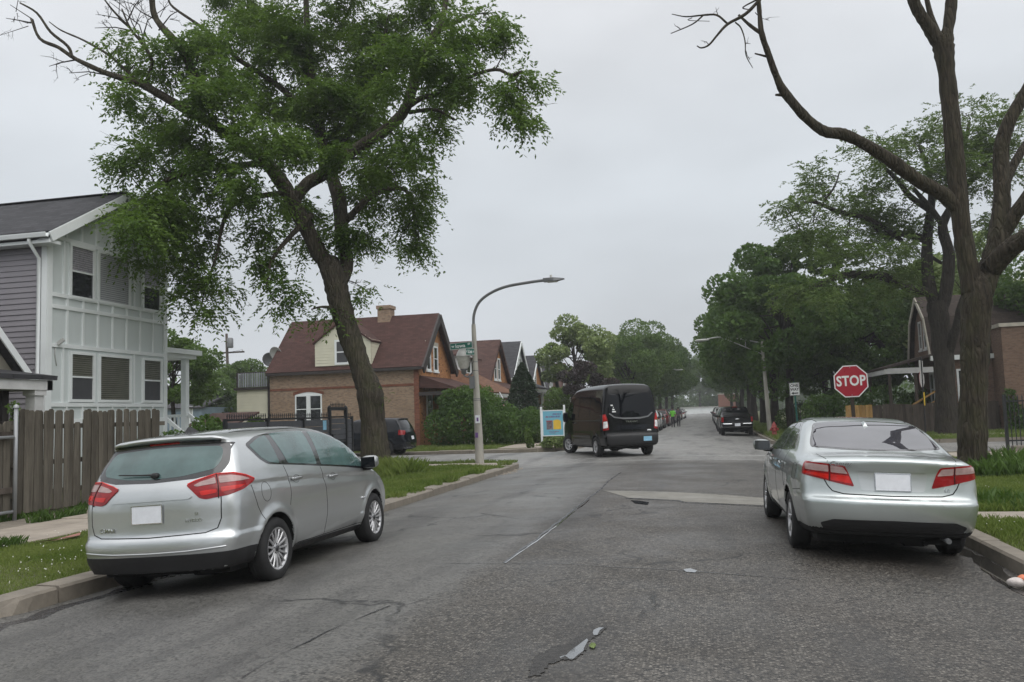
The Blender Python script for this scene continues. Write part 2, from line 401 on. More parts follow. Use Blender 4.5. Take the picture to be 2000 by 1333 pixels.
def wood(name, c, lite, streak=0.8, axis='z', grey=0.0):
    t = NT(name); P = t.pos(); sc = (34, 34, 1.6) if axis == 'z' else (1.6, 34, 34)
    n = t.noise(1.0, 6, 0.7, vec=t.mapv(sc, vec=P), dist=0.4)
    col = t.mix(t.rng(n, 0.3, 0.7), c, lite)
    rnd = t.new('ShaderNodeObjectInfo').outputs['Random']
    col = t.mix(t.math('MULTIPLY', rnd, 0.55), col, tuple(x * 0.5 for x in c))
    z = t.sep(P)[2]
    stain = t.math('MULTIPLY', t.rng(t.noise(1.3, 5, 0.7, vec=t.mapv((5, 5, 0.8), vec=P)), 0.48, 0.7), 0.7)
    col = t.mix(stain, col, tuple(x * 0.42 for x in c))
    t.set(color=col, rough=0.85, spec=0.25); t.bump(n, 0.4, 0.01); return t.m

M = {}
M['asphalt'] = asphalt()
M['walk'] = concrete('pavement_concrete', (0.33, 0.285, 0.235))
M['kerb'] = concrete('kerb_concrete', (0.215, 0.188, 0.152), scale=4.5)
M['iowa'] = concrete('old_concrete_patch', (0.20, 0.19, 0.165))
M['soil'] = simple('lawn_soil', (0.075, 0.085, 0.024), 0.95, var=0.45, vs=2.0, bump=0.5, bs=30)
M['dirt'] = simple('bare_earth', (0.05, 0.04, 0.028), 0.95, var=0.4, vs=3.0, bump=0.5, bs=30)
M['tar'] = simple('tar_seal', (0.03, 0.03, 0.033), 0.28, var=0.3, vs=4, bump=0.2)
M['pothole'] = simple('wet_broken_asphalt', (0.030, 0.028, 0.026), 0.6, var=0.6, vs=22, bump=0.8, bs=60)
M['water'] = simple('puddle_water', (0.02, 0.02, 0.02), 0.02, var=0.05, spec=1.0, coat=1.0)
M['roadpaint'] = simple('worn_road_paint', (0.32, 0.32, 0.31), 0.6, var=0.35, vs=6.0, dirt=0.8)
M['redpaint'] = simple('faded_red_paint', (0.27, 0.125, 0.095), 0.7, var=0.4, vs=8.0, dirt=0.5)
M['buff_brick'] = brick('buff_brick', (0.34, 0.24, 0.165), (0.26, 0.175, 0.115), (0.25, 0.22, 0.185))
M['orange_brick'] = brick('orange_brick', (0.46, 0.21, 0.075), (0.36, 0.15, 0.055), (0.22, 0.15, 0.10), spots=0.75)
M['red_brick'] = brick('red_brick', (0.24, 0.085, 0.05), (0.18, 0.065, 0.04), (0.15, 0.11, 0.09))
M['brown_brick'] = brick('brown_brick', (0.20, 0.125, 0.085), (0.14, 0.085, 0.06), (0.15, 0.13, 0.11))
M['red_shingle'] = shingle('maroon_shingle', (0.074, 0.036, 0.030))
M['grey_shingle'] = shingle('grey_shingle', (0.062, 0.062, 0.068))
M['tan_shingle'] = shingle('tan_shingle', (0.17, 0.085, 0.05))
M['brown_shingle'] = shingle('brown_shingle', (0.09, 0.05, 0.042))
M['dim_shingle'] = shingle('grey_brown_shingle', (0.062, 0.047, 0.040))
M['white'] = simple('white_paint', (0.76, 0.79, 0.79), 0.5, var=0.05, vs=1.4, dirt=0.12)
M['white_old'] = simple('weathered_white_paint', (0.55, 0.55, 0.54), 0.6, var=0.12, vs=3, dirt=0.45)
M['panel_white'] = simple('pale_wall_panel', (0.60, 0.645, 0.64), 0.55, var=0.05, vs=1.2, dirt=0.15, streak=True)
M['grey_siding'] = simple('grey_vinyl_siding', (0.265, 0.25, 0.27), 0.5, var=0.05, vs=2.0)
M['cream'] = simple('cream_siding', (0.62, 0.60, 0.47), 0.5, var=0.04, vs=2.0, dirt=0.1)
M['trim_brown'] = simple('dark_brown_trim', (0.035, 0.028, 0.026), 0.6, var=0.2)
M['stone'] = simple('limestone', (0.42, 0.39, 0.33), 0.8, var=0.15, vs=4, dirt=0.3)
M['wood_grey'] = wood('weathered_picket_wood', (0.085, 0.074, 0.058), (0.165, 0.148, 0.12))
M['wood_dark'] = wood('dark_board_wood', (0.065, 0.052, 0.042), (0.12, 0.10, 0.085))
M['wood_new'] = wood('fresh_yellow_wood', (0.36, 0.21, 0.07), (0.5, 0.32, 0.13))
M['wood_balcony'] = wood('blue_grey_wood', (0.24, 0.26, 0.28), (0.38, 0.40, 0.42))
M['iron'] = simple('black_iron', (0.013, 0.014, 0.017), 0.4, var=0.3)
M['grey_board'] = simple('slate_grey_board', (0.062, 0.066, 0.076), 0.55, var=0.12, vs=3, bump=0.15)
M['galv'] = simple('galvanised_steel', (0.30, 0.31, 0.32), 0.5, metal=0.4, var=0.15)
M['pole_paint'] = simple('chipped_pole_paint', (0.34, 0.325, 0.285), 0.6, var=0.3, vs=5, dirt=0.6, streak=True)
M['lamp_grey'] = simple('lamp_grey_metal', (0.17, 0.175, 0.18), 0.45, metal=0.3)
M['frost'] = simple('frosted_lens', (0.52, 0.51, 0.47), 0.3, var=0.12)
M['sign_green'] = simple('sign_green', (0.006, 0.115, 0.085), 0.4, var=0.06)
M['sign_white'] = simple('sign_white', (0.72, 0.73, 0.72), 0.4, var=0.05)
M['sign_red'] = simple('sign_red', (0.33, 0.006, 0.022), 0.35, var=0.1, vs=5)
M['sign_black'] = simple('sign_black', (0.012, 0.012, 0.013), 0.5)
M['sign_back'] = simple('sign_back_aluminium', (0.46, 0.46, 0.44), 0.5, metal=0.1, dirt=0.2)
M['sign_blue'] = simple('sign_pale_blue', (0.16, 0.43, 0.55), 0.45, var=0.05)
M['blue_siding'] = simple('grey_blue_siding', (0.17, 0.23, 0.28), 0.6)
M['sign_yellow'] = simple('sign_yellow', (0.72, 0.47, 0.05), 0.5)
M['sign_photo'] = simple('sign_photo_print', (0.16, 0.13, 0.15), 0.5, var=0.7, vs=9)
M['purple'] = simple('sign_purple', (0.13, 0.06, 0.22), 0.5)
M['yellow'] = simple('yellow_paint', (0.62, 0.42, 0.03), 0.5)
M['hydrant'] = simple('faded_red_iron', (0.27, 0.035, 0.03), 0.5, var=0.3, vs=12)
M['win_dark'] = glass('window_dark_glass', (0.022, 0.024, 0.028), 0.05, 0.5, 0)
M['win_screen'] = simple('window_insect_screen', (0.055, 0.056, 0.062), 0.55, var=0.1)
M['blind'] = simple('window_blind_slat', (0.40, 0.41, 0.43), 0.5, var=0.05)
M['blind_dim'] = simple('window_blind_slat_dim', (0.115, 0.115, 0.09), 0.45, var=0.2)
M['blind_lilac'] = simple('window_sheer_blind', (0.30, 0.29, 0.32), 0.3, var=0.1)
M['silver'] = paint('silver_paint', (0.58, 0.60, 0.605), 0.80, 0.30)
M['silver_cool'] = paint('silver_green_paint', (0.52, 0.56, 0.555), 0.80, 0.30)
M['black_paint'] = paint('black_paint', (0.003, 0.0034, 0.004), 0.0, 0.14, .15, spec=.22)
M['navy_paint'] = paint('dark_navy_paint', (0.007, 0.009, 0.014), 0.1, 0.18, .2, spec=.3)
M['plastic'] = simple('black_plastic', (0.012, 0.012, 0.013), 0.5, var=0.2)
M['under'] = simple('underbody_black', (0.006, 0.006, 0.006), 0.9)
M['rubber'] = simple('tyre_rubber', (0.013, 0.013, 0.0135), 0.8, var=0.3, vs=8, bump=0.15, bs=90)
M['alloy'] = simple('alloy_rim', (0.50, 0.50, 0.51), 0.32, metal=0.6, var=0.1, dirt=0.25)
M['alloy_dark'] = simple('dark_rim', (0.05, 0.05, 0.054), 0.35, metal=0.5)
M['chrome'] = simple('chrome', (0.62, 0.63, 0.65), 0.12, metal=1.0, var=0.02)
M['teal_glass'] = glass('fogged_teal_glass', (0.07, 0.125, 0.122), 0.07, 0.5, 0.25)  # opaque teal puts the light seen through the fogged cabin into the colour
M['lilac_glass'] = glass('rear_dark_glass', (0.05, 0.05, 0.06), 0.015, 1.0, 0.0)
M['dark_glass'] = glass('tinted_glass', (0.004, 0.005, 0.007), 0.02, 0.3, 0.0, .05)
M['side_glass'] = glass('side_tinted_glass', (0.03, 0.035, 0.04), 0.03, 0.6, 0.15)
M['frit'] = simple('black_glass_border', (0.01, 0.01, 0.012), 0.12, var=0.1, coat=1.0)
M['lens_red'] = lens('red_lamp_lens', (0.23, 0.005, 0.007))
M['lens_bright'] = lens('bright_red_lamp_lens', (0.50, 0.012, 0.008))
M['lens_clear'] = lens('clear_lamp_lens', (0.36, 0.25, 0.24))
M['lens_white'] = lens('white_lamp_lens', (0.7, 0.7, 0.7))
M['plate'] = simple('number_plate', (0.74, 0.76, 0.80), 0.35, var=0.06, vs=14)
M['plate_blue'] = simple('number_plate_blue', (0.25, 0.5, 0.68), 0.35, var=0.1, vs=14)
M['flag_red'] = simple('flag_red_cloth', (0.36, 0.02, 0.04), 0.8); M['flag_blue'] = simple('flag_blue_cloth', (0.02, 0.03, 0.13), 0.8)
M['flag_white'] = simple('flag_white_cloth', (0.7, 0.68, 0.66), 0.8)
M['bark'] = bark('furrowed_bark', (0.066, 0.056, 0.042), 0.45); M['bark2'] = bark('grey_brown_bark', (0.052, 0.043, 0.031), 0.34)
M['bark3'] = bark('dark_bark', (0.04, 0.034, 0.028), 0.15)
M['leaf'] = leafmat('locust_leaf', (0.042, 0.098, 0.012), (0.155, 0.250, 0.042), .5)
M['leaf2'] = leafmat('grey_green_leaf', (0.055, 0.098, 0.022), (0.15, 0.22, 0.056), .45)
M['leaf_dark'] = leafmat('dark_green_leaf', (0.028, 0.074, 0.014), (0.105, 0.190, 0.036), .42)
M['leaf_mid'] = leafmat('mid_green_leaf', (0.044, 0.092, 0.016), (0.13, 0.215, 0.042), .4)
M['leaf_pale'] = leafmat('pale_green_leaf', (0.11, 0.165, 0.045), (0.27, 0.34, 0.125))
M['leaf_plum'] = leafmat('plum_leaf', (0.016, 0.010, 0.014), (0.045, 0.024, 0.032), 0.15)
M['leaf_conifer'] = leafmat('conifer_leaf', (0.008, 0.022, 0.009), (0.024, 0.050, 0.018), 0.1)
M['grass'] = leafmat('grass_blade', (0.085, 0.145, 0.018), (0.205, 0.25, 0.066), 0.3)
M['weed'] = leafmat('weed_leaf', (0.040, 0.085, 0.016), (0.09, 0.16, 0.03), 0.3)
M['clover'] = simple('clover_flower', (0.62, 0.62, 0.55), 0.8)
M['litter'] = simple('crumpled_plastic', (0.55, 0.50, 0.47), 0.35, var=0.2, vs=20); M['litter_orange'] = simple('orange_plastic', (0.62, 0.18, 0.08), 0.4)
# ================================================================== GROUND
XC, HWD = -1.55, 4.45
def zr(x, y):
    sx_ = min(1.0, ((x - XC) / HWD) ** 2); sy_ = min(1.0, ((y - 33.0) / 4.4) ** 2)
    return 0.035 - 0.15 * sx_ * sy_
def ground_sheet(name, xs, ys, zf, mat, parent=None, kind='structure'):
    V = [(x, y, zf(x, y)) for y in ys for x in xs]; n = len(xs)
    F = [(j * n + i, j * n + i + 1, (j + 1) * n + i + 1, (j + 1) * n + i) for j in range(len(ys) - 1) for i in range(n - 1)]
    o = link(name, np_mesh(name, V, F, mat), parent)
    return tag(o, kind=kind)
lin = lambda a, b, n: [a + (b - a) * i / (n - 1) for i in range(n)]
g = ground_sheet('ground', lin(-1500, 1500, 3), lin(-1500, 1500, 3), lambda x, y: -0.30, M['soil'])
g['label'] = 'flat grassy ground stretching away under the whole neighbourhood'
ys_road = lin(-8, 24, 30) + lin(25, 41, 33) + lin(43, 60, 8) + [75, 100, 140, 200, 330]
road = ground_sheet('road', lin(-6.6, 3.35, 30), ys_road, zr, M['asphalt'])
road['label'] = 'wet cracked asphalt street running straight ahead between parked cars'
for nm, xa, xb in (('cross_street', -95, -6.6), ('cross_street', 3.35, 95)):
    o = ground_sheet(nm, lin(xa, xb, 24), lin(28.3, 37.7, 16), zr, M['asphalt'])
    o['label'] = 'grey cross street running off to the left past the brick house' if xa < -50 else 'grey cross street running off to the right behind the bare tree'
# blocks of lawn soil inside the kerbs
def arc(cx, cy, r, a0, a1, n=8): return [(cx + r * math.cos(R(a0 + (a1 - a0) * i / n)), cy + r * math.sin(R(a0 + (a1 - a0) * i / n))) for i in range(n + 1)]
K_SW = [(-6.35, -6), (-6.35, 8.5), (-6.05, 12), (-5.87, 15), (-5.85, 26.3)] + arc(-7.75, 26.5, 1.9, 0, 90) + [(-20, 28.5), (-60, 28.5)]
K_NW = [(-60, 37.6), (-20, 37.6), (-11.6, 37.75)] + arc(-9.0, 41.0, 3.1, -90, -8)[0:] + [(-5.75, 43), (-5.6, 60), (-5.6, 90), (-5.6, 150), (-5.6, 300)]
K_SE = [(2.86, -6), (2.86, 26.6)] + arc(4.66, 26.6, 1.8, 180, 90) + [(20, 28.5), (60, 28.5)]
K_NE = [(60, 37.6), (20, 37.6)] + arc(5.2, 39.9, 2.3, -90, -180) + [(2.9, 60), (2.9, 90), (2.9, 150), (2.9, 300)]
def block(name, path, far, label):
    m = MB(); poly = [(x, y, 0.03) for x, y in path] + [(x, y, 0.03) for x, y in far]
    n = len(poly); vs = poly + [(x, y, -0.28) for x, y, z in poly]
    fs = [tuple(range(n))] + [(i, (i + 1) % n, (i + 1) % n + n, i + n) for i in range(n)]
    m.add(vs, fs); o = m.build(name, M['soil']); return tag(o, label, kind='structure')
block('lawn', [(x - 0.27, y) for x, y in K_SW[:5]] + [(x - 0.1, y - 0.1) for x, y in K_SW[5:]], [(-60, -6)], 'lawn and verge on the near left block')
block('lawn', [(x - 0.08, y + 0.1) for x, y in K_NW], [(-60, 300)], 'lawn beyond the cross street on the left')
block('lawn', [(x + 0.08, y - 0.05) for x, y in K_SE], [(60, -6)], 'lawn and verge on the near right block')
block('lawn', [(x + 0.08, y + 0.08) for x, y in K_NE], [(60, 300)], 'lawn beyond the cross street on the right')

# ---- kerbs: stones with open joints
def resample(path, step):
    P = [Vector((x, y, 0)) for x, y in path]; out = [P[0]]; acc = 0.0
    for a, b in zip(P, P[1:]):
        L = (b - a).length; t = step - acc
        while t <= L: out.append(a + (b - a) * (t / L)); t += step
        acc = (acc + L) % step
    return out
def kerb(path, side, width, label, keep, step=1.5, broken=()):
    root = thing('kerb', label, None); root['kind'] = 'structure'
    pts = resample(path, step); far = MB(); rr = random.Random(len(path) * 7)
    for i, (a, b) in enumerate(zip(pts, pts[1:])):
        d = (b - a).normalized(); nrm = Vector((-d.y, d.x, 0)) * side
        dz = rr.uniform(-0.012, 0.012); w = width + rr.uniform(-0.015, 0.015); gp = 0.008
        a2, b2 = a + d * gp, b - d * gp
        big = keep(a)
        e = 0.025
        def P(p, off, z): q = p + nrm * off; return (q.x, q.y, z)
        brk = any((a - Vector((bx, by, 0))).length < step * 0.5 for bx, by in broken)
        m = MB()
        if not brk:
            prof = [(0.0, -0.2), (0.0, 0.045 - e + dz), (e, 0.045 + dz), (w, 0.05 + dz), (w, -0.2)]
            vs = [P(a2, *q) for q in prof] + [P(b2, *q) for q in prof]; k = len(prof)
            fs = [tuple(range(k)), tuple(reversed(range(k, 2 * k)))] + [(j, (j + 1) % k, (j + 1) % k + k, j + k) for j in range(k)]
            m.add(vs, fs)
        else:   # a chunk has broken out of the face of this stone
            nseg = 10; prev = None; vs = []; fs = []
            for q in range(nseg + 1):
                t = q / nseg; p = a2 + (b2 - a2) * t
                bite = max(0.0, math.exp(-((t - 0.5) / 0.17) ** 2)) * 0.17 + rr.uniform(0, 0.018)
                low = 0.10 * math.exp(-((t - 0.5) / 0.15) ** 2)
                ring = [P(p, bite * 0.4, -0.2), P(p, bite, 0.02 - low), P(p, bite + e, 0.045 - low * 0.4), P(p, w, 0.05), P(p, w, -0.2)]
                vs += ring
                if q: fs += [(5 * (q - 1) + j, 5 * (q - 1) + j + 1, 5 * q + j + 1, 5 * q + j) for j in range(4)]
            m.add(vs, fs)
        if big: m.build('kerb_stone', M['kerb'], root)
        else: far.add(m.v, m.f)
    if far.v: far.build('kerb_run', M['kerb'], root)
    return root
kerb(K_SW, 1, 0.30, 'chipped concrete kerb along the verge under the big leafy tree', lambda p: p.y > 4 and p.x > -16, broken=((-6.35, 6.0),))
kerb(K_NW, 1, 0.16, 'concrete kerb beyond the cross street on the left', lambda p: p.y < 46 and p.x > -15)
kerb(K_SE, -1, 0.19, 'concrete kerb beside the silver sedan', lambda p: p.y > 7 and p.x < 9, broken=())
kerb(K_NE, 1, 0.17, 'yellowed concrete kerb below the fire hydrant', lambda p: p.y < 60 and p.x < 14)

# ---- pavements laid in slabs
def pavement(label, x0, x1, y0, y1, nx, ny, z=0.065, mat=None, jit=0.01, tone=None):
    root = thing('pavement', label, None); root['kind'] = 'structure'; rr = random.Random(int(abs(x0) * 31 + y0))
    for i in range(nx):
        for j in range(ny):
            a = x0 + (x1 - x0) * i / nx; b = x0 + (x1 - x0) * (i + 1) / nx; c = y0 + (y1 - y0) * j / ny; d = y0 + (y1 - y0) * (j + 1) / ny
            dz = rr.uniform(-jit, jit)
            m = MB(); m.bbox((a + .006, c + .006, -0.1), (b - .006, d - .006, z + dz), 0.012)
            m.build('paving_slab', mat or M['walk'], root)
    return root
pavement('concrete pavement beside the weathered picket fence', -11.0, -9.3, -2, 28.0, 1, 20)
pavement('rough concrete strip at the foot of the picket fence', -12.05, -11.02, -2, 18.0, 1, 11, z=0.05, mat=M['kerb'])
pavement('broken pavement slabs leading to the kerb ramp at the left corner', -9.28, -6.3, 25.75, 27.15, 3, 1, z=0.06)
pavement('concrete pavement behind the bare tree on the right', 6.4, 8.15, 2, 27.6, 1, 17)
pavement('pavement slabs along the cross street by the iron fence', 8.2, 20, 25.9, 27.4, 8, 1)
pavement('narrow concrete path crossing the verge beside the silver sedan', 3.06, 6.38, 12.45, 13.1, 3, 1, z=0.06)
pavement('pavement leading past the pale blue sign', -9.6, -8.2, 39.2, 62, 1, 15)
pavement('pavement slabs leading to the far left corner', -9.4, -6.3, 38.9, 40.5, 2, 1, z=0.055)
pavement('pavement beside the hydrant under the dark trees', 6.3, 7.9, 40.5, 80, 1, 20)
pavement('far pavement in front of the dark board fence', 7.95, 24, 41.2, 42.6, 9, 1)
# faded red paint on the pavement slab
ra = [atz(x, y, 0.072) for x, y in ((60, 1062), (96, 1058), (158, 1041), (156, 1047), (112, 1056))]
m = MB(); m.add([(p.x, p.y, 0.0795) for p in ra], [tuple(range(5))])
o = m.build('paint_mark', M['redpaint']); tag(o, 'faded red paint stripe sprayed across the pavement slab', 'paint mark')
# low concrete footing along the picket fence
m = MB(); m.bbox((-12.16, 6, -0.1), (-12.06, 17.9, 0.19), 0.015); o = m.build('retaining_curb', M['kerb']); tag(o, 'low mossy concrete curb under the weathered picket fence', 'curb')

# ---- things lying flush on the road
def strip(name, pts, w, mat, dz, kind='structure', label=None, wob=0.0, seed=1):
    rr = random.Random(seed); P = []
    for a, b in zip(pts, pts[1:]):
        L = math.hypot(b[0] - a[0], b[1] - a[1]); n = max(2, int(L / 0.25))
        P += [(a[0] + (b[0] - a[0]) * k / n, a[1] + (b[1] - a[1]) * k / n) for k in range(n)]
    P.append(pts[-1]); V, F = [], []
    for i, p in enumerate(P):
        a, b = P[max(0, i - 1)], P[min(len(P) - 1, i + 1)]; dx, dy = b[0] - a[0], b[1] - a[1]; L = math.hypot(dx, dy) or 1
        ww = w * (1 + wob * rr.uniform(-1, 1)); j = wob * w * rr.uniform(-1.2, 1.2)
        for s_ in (-1, 1):
            x, y = p[0] - dy / L * (ww / 2 * s_ + j), p[1] + dx / L * (ww / 2 * s_ + j); V.append((x, y, zr(x, y) + dz))
        if i: F.append((2 * i - 2, 2 * i - 1, 2 * i + 1, 2 * i))
    o = link(name, np_mesh(name, V, F, mat)); tag(o, label, kind=kind); return o
def flat(name, pix, mat, dz, label=None, cat=None, kind=None, ragged=0):
    if ragged:
        rr = random.Random(3); q = []
        for a, b in zip(pix, pix[1:] + pix[:1]):
            n = max(2, int(math.hypot(b[0] - a[0], b[1] - a[1]) / 4)); q += [(a[0] + (b[0] - a[0]) * k / n + rr.uniform(-1, 1) * ragged, a[1] + (b[1] - a[1]) * k / n + rr.uniform(-.6, .6) * ragged) for k in range(n)]
        pix = q
    c = [atz(x, y, 0.0) for x, y in pix]; bm = bmesh.new()
    f = bm.faces.new([bm.verts.new((p.x, p.y, 0)) for p in c])
    bmesh.ops.triangulate(bm, faces=[f])
    for _ in range(2): bmesh.ops.subdivide_edges(bm, edges=[e for e in bm.edges if e.calc_length() > 0.5], cuts=1)
    for v in bm.verts: v.co.z = zr(v.co.x, v.co.y) + dz
    bmesh.ops.recalc_face_normals(bm, faces=bm.faces)
    me = bpy.data.meshes.new(name); bm.to_mesh(me); bm.free(); me.materials.append(mat)
    if me.polygons[0].normal.z < 0: me.flip_normals()
    o = link(name, me); return tag(o, label, cat, kind=kind)
for yy, k in ((27.3, 3), (29.3, 5)):
    strip('crosswalk_line', [(-5.9 + (0.3 if k == 5 else 0), yy), (2.75, yy + 0.1)], 0.17, M['roadpaint'], 0.004, label='worn white crosswalk line nearer the parked cars' if k == 3 else 'worn white crosswalk line nearer the black van', wob=0.12, seed=k)
strip('crosswalk_line', [(-5.4, 38.8), (2.7, 38.9)], 0.16, M['roadpaint'], 0.004, label='faint crosswalk line beyond the cross street', wob=0.2, seed=8)
flat('concrete_patch', [(1178, 962), (1255, 963), (1332, 965), (1420, 968), (1493, 972), (1494, 987), (1420, 986), (1338, 984), (1326, 981), (1228, 977)], M['iowa'], 0.005, 'pale concrete trench patch across the lane behind the silver sedan', kind='structure')
strip('road_joint', [tuple(atz(x, y)[:2]) for x, y in ((982, 1106), (1010, 1086), (1050, 1057), (1090, 1025), (1120, 1000), (1148, 978), (1172, 960), (1190, 942), (1212, 926))], 0.035, M['tar'], 0.005, label='dark sealed seam running along the middle of the street', wob=0.35, seed=4)
strip('road_joint', [tuple(atz(x, y)[:2]) for x, y in ((987, 1107), (1016, 1086), (1056, 1057), (1095, 1026), (1126, 1001), (1152, 980))], 0.018, M['water'], 0.0045, label='wet gleaming groove along the seam in the middle of the street', wob=0.4, seed=5)
strip('road_joint', [tuple(atz(x, y)[:2]) for x, y in ((880, 1106), (980, 1107), (1100, 1109), (1200, 1115), (1290, 1118), (1400, 1124), (1560, 1132))], 0.014, M['tar'], 0.0055, label='thin dark crack crossing the lane in front of the puddle', wob=0.5, seed=6)
strip('road_joint', [tuple(atz(x, y)[:2]) for x, y in ((940, 1003), (1010, 1016), (1090, 1020), (1140, 1021))], 0.016, M['tar'], 0.0055, label='thin dark crack crossing the left lane', wob=0.6, seed=7)
strip('road_joint', [tuple(atz(x, y)[:2]) for x, y in ((470, 1333), (560, 1280), (640, 1240), (760, 1190))], 0.012, M['tar'], 0.0055, label='wandering crack near the silver hatchback', wob=0.9, seed=9)
strip('road_joint', [tuple(atz(x, y)[:2]) for x, y in ((1178, 962), (1332, 965), (1490, 972))], 0.02, M['tar'], 0.007, label='dark upper edge of the pale trench patch', wob=0.3, seed=10)
strip('road_joint', [tuple(atz(x, y)[:2]) for x, y in ((1222, 978), (1326, 982.5), (1340, 986), (1494, 989))], 0.045, M['tar'], 0.007, label='dark broken lower edge of the pale trench patch', wob=0.4, seed=11)
strip('road_joint', [tuple(atz(x, y)[:2]) for x, y in ((1060, 906), (1140, 900), (1290, 898), (1400, 899))], 0.03, M['tar'], 0.0055, label='thin seam between the crosswalk lines', wob=0.5, seed=12)
flat('pothole', [(1034, 1333), (1040, 1298), (1068, 1280), (1100, 1268), (1132, 1254), (1160, 1239), (1190, 1231), (1176, 1243), (1160, 1256), (1148, 1268), (1142, 1284), (1124, 1300), (1096, 1302), (1070, 1312), (1056, 1333)], M['pothole'], 0.005, 'dark broken hollow in the road around the small puddle', kind='structure', ragged=4.5)
flat('puddle', [(1107, 1291), (1114, 1283), (1128, 1273), (1138, 1265), (1147, 1258), (1149, 1262), (1141, 1277), (1140, 1283), (1130, 1290), (1120, 1299), (1113, 1299), (1104, 1293), (1095, 1298), (1093, 1295)], M['water'], 0.006, 'small bright rain puddle in the road nearest the camera', 'puddle')
flat('puddle', [(1158, 1247), (1160, 1241), (1170, 1236), (1180, 1236), (1172, 1241), (1167, 1251), (1160, 1251)], M['water'], 0.006, 'tiny rain puddle just beyond the green fallen leaf', 'puddle')
flat('puddle', [(1232, 982), (1250, 983), (1268, 986), (1265, 991), (1240, 988)], M['water'], 0.0062, 'shallow puddle at the edge of the pale trench patch', 'puddle')
flat('puddle', [(1335, 1118), (1348, 1116), (1362, 1120), (1358, 1124), (1340, 1123)], M['water'], 0.0062, 'thin sliver of water on the crack in the right lane', 'puddle')
strip('gutter_water', [(2.70, 6.0), (2.72, 9.5), (2.74, 14)], 0.2, M['water'], 0.004, label='rainwater lying in the gutter behind the silver sedan', wob=0.35, seed=13)
strip('gutter_water', [(-6.12, 4.5), (-6.14, 8.2), (-5.9, 12)], 0.18, M['tar'], 0.004, label='wet dark gutter along the chipped left kerb', wob=0.4, seed=14)
lf = [atz(x, y, 0.03) for x, y in ((1150, 1264), (1155, 1260), (1162, 1261), (1165, 1265), (1160, 1269), (1153, 1269))]
m = MB(); m.add([(p.x, p.y, 0.038 + 0.008 * (i % 2)) for i, p in enumerate(lf)] + [(lf[3].x - .01, lf[3].y, 0.06)], [(0, 1, 6), (1, 2, 6), (2, 3, 6), (3, 4, 6), (4, 5, 6), (5, 0, 6)])
tag(m.build('fallen_leaf', M['leaf_pale']), 'single pale green leaf lying beside the puddle', 'leaf')
# crumbled asphalt at the broken corner of the kerb
V = MB(); rr = random.Random(5)
for i in range(150):
    t_ = rr.random(); x = -5.75 - 1.2 * t_ ** 2 + rr.gauss(0, .16); y = 24.0 + 4.4 * t_ + rr.gauss(0, .2); s_ = rr.uniform(.015, .06)
    if x < -5.88 and y < 26.4: x = -5.7
    z = zr(x, y); a = rr.random() * 3
    V.add([(x + s_ * math.cos(a + k * 1.57) * rr.uniform(.7, 1.2), y + s_ * math.sin(a + k * 1.57), z) for k in range(4)] + [(x, y, z + s_ * .7)], [(0, 1, 4), (1, 2, 4), (2, 3, 4), (3, 0, 4)])
tag(V.build('rubble', M['kerb']), 'crumbs of broken kerb along the left corner', kind='stuff')

# ---- grass
def blades(name, region, n, h, w, label, seed=1, mat='grass', z0=0.03, tuft=0.0, kind='stuff', patch=0.5):
    g = np.random.default_rng(seed); out = []
    pts = np.zeros((0, 2))
    while len(pts) < n:
        (x0, x1, y0, y1), ok = region
        q = np.stack([g.uniform(x0, x1, n), g.uniform(y0, y1, n)], 1)
        pts = np.concatenate([pts, q[ok(q[:, 0], q[:, 1])]])
    pts = pts[:n]; x, y = pts.T
    f = 0.5 + 0.25 * np.sin(x * 2.1 + 1.3 * np.sin(y * 1.7)) + 0.25 * np.sin(y * 2.9 + 2 * np.sin(x * 1.1 + seed))
    hh = h * g.uniform(0.45, 1.15, n) * (1 - patch + 2 * patch * f)
    a = g.uniform(0, 2 * np.pi, n); ww = w * g.uniform(0.7, 1.3, n); lean = hh * g.uniform(0.15, 0.75, n); b = g.uniform(0, 2 * np.pi, n)
    cx, sx_ = np.cos(a) * ww / 2, np.sin(a) * ww / 2; z = np.full(n, z0)
    lx, ly = np.cos(b) * lean, np.sin(b) * lean
    V = np.stack([np.stack([x - cx, y - sx_, z - .01], 1), np.stack([x + cx, y + sx_, z - .01], 1),
                  np.stack([x + cx * .7 + lx * .35, y + sx_ * .7 + ly * .35, z + hh * .6], 1), np.stack([x + lx, y + ly, z + hh], 1)], 1).reshape(-1, 3)
    i4 = np.arange(n)[:, None] * 4; F = np.concatenate([i4 + np.array([[0, 1, 2]]), i4 + np.array([[0, 2, 3]])])
    o = link(name, np_mesh(name, V, F, M[mat], smooth=False)); return tag(o, label, kind=kind)
sw_ok = lambda x, y: (x < np.interp(y, [0, 8.5, 12, 15, 30], [-6.66, -6.66, -6.36, -6.18, -6.16])) & ~((y > 25.7) & (y < 27.2))
blades('grass', ((-9.3, -6.3, 4.5, 12), sw_ok), 60000, 0.05, 0.007, 'short green lawn grass with clover left of the silver hatchback', 2)
blades('grass', ((-9.3, -6.1, 12, 28.0), sw_ok), 62000, 0.10, 0.011, 'long verge grass around the trunk of the leafy tree', 3, patch=0.6)
blades('grass', ((-14, -9.55, 18, 28.3), lambda x, y: (x < -11.15) | (y > 28.05)), 14000, 0.12, 0.013, 'grass at the foot of the slatted gate', 4)
se_ok = lambda x, y: (x > 3.07) & ~((y > 12.4) & (y < 13.15))
blades('grass', ((3.06, 6.4, 6.5, 28.2), se_ok), 110000, 0.085, 0.009, 'long verge grass around the foot of the bare tree', 5, patch=0.55)
blades('grass', ((8.2, 22, 16, 28.3), lambda x, y: (y < 25.8) | (y > 27.5)), 30000, 0.13, 0.014, 'rough grass below the iron fence', 6)
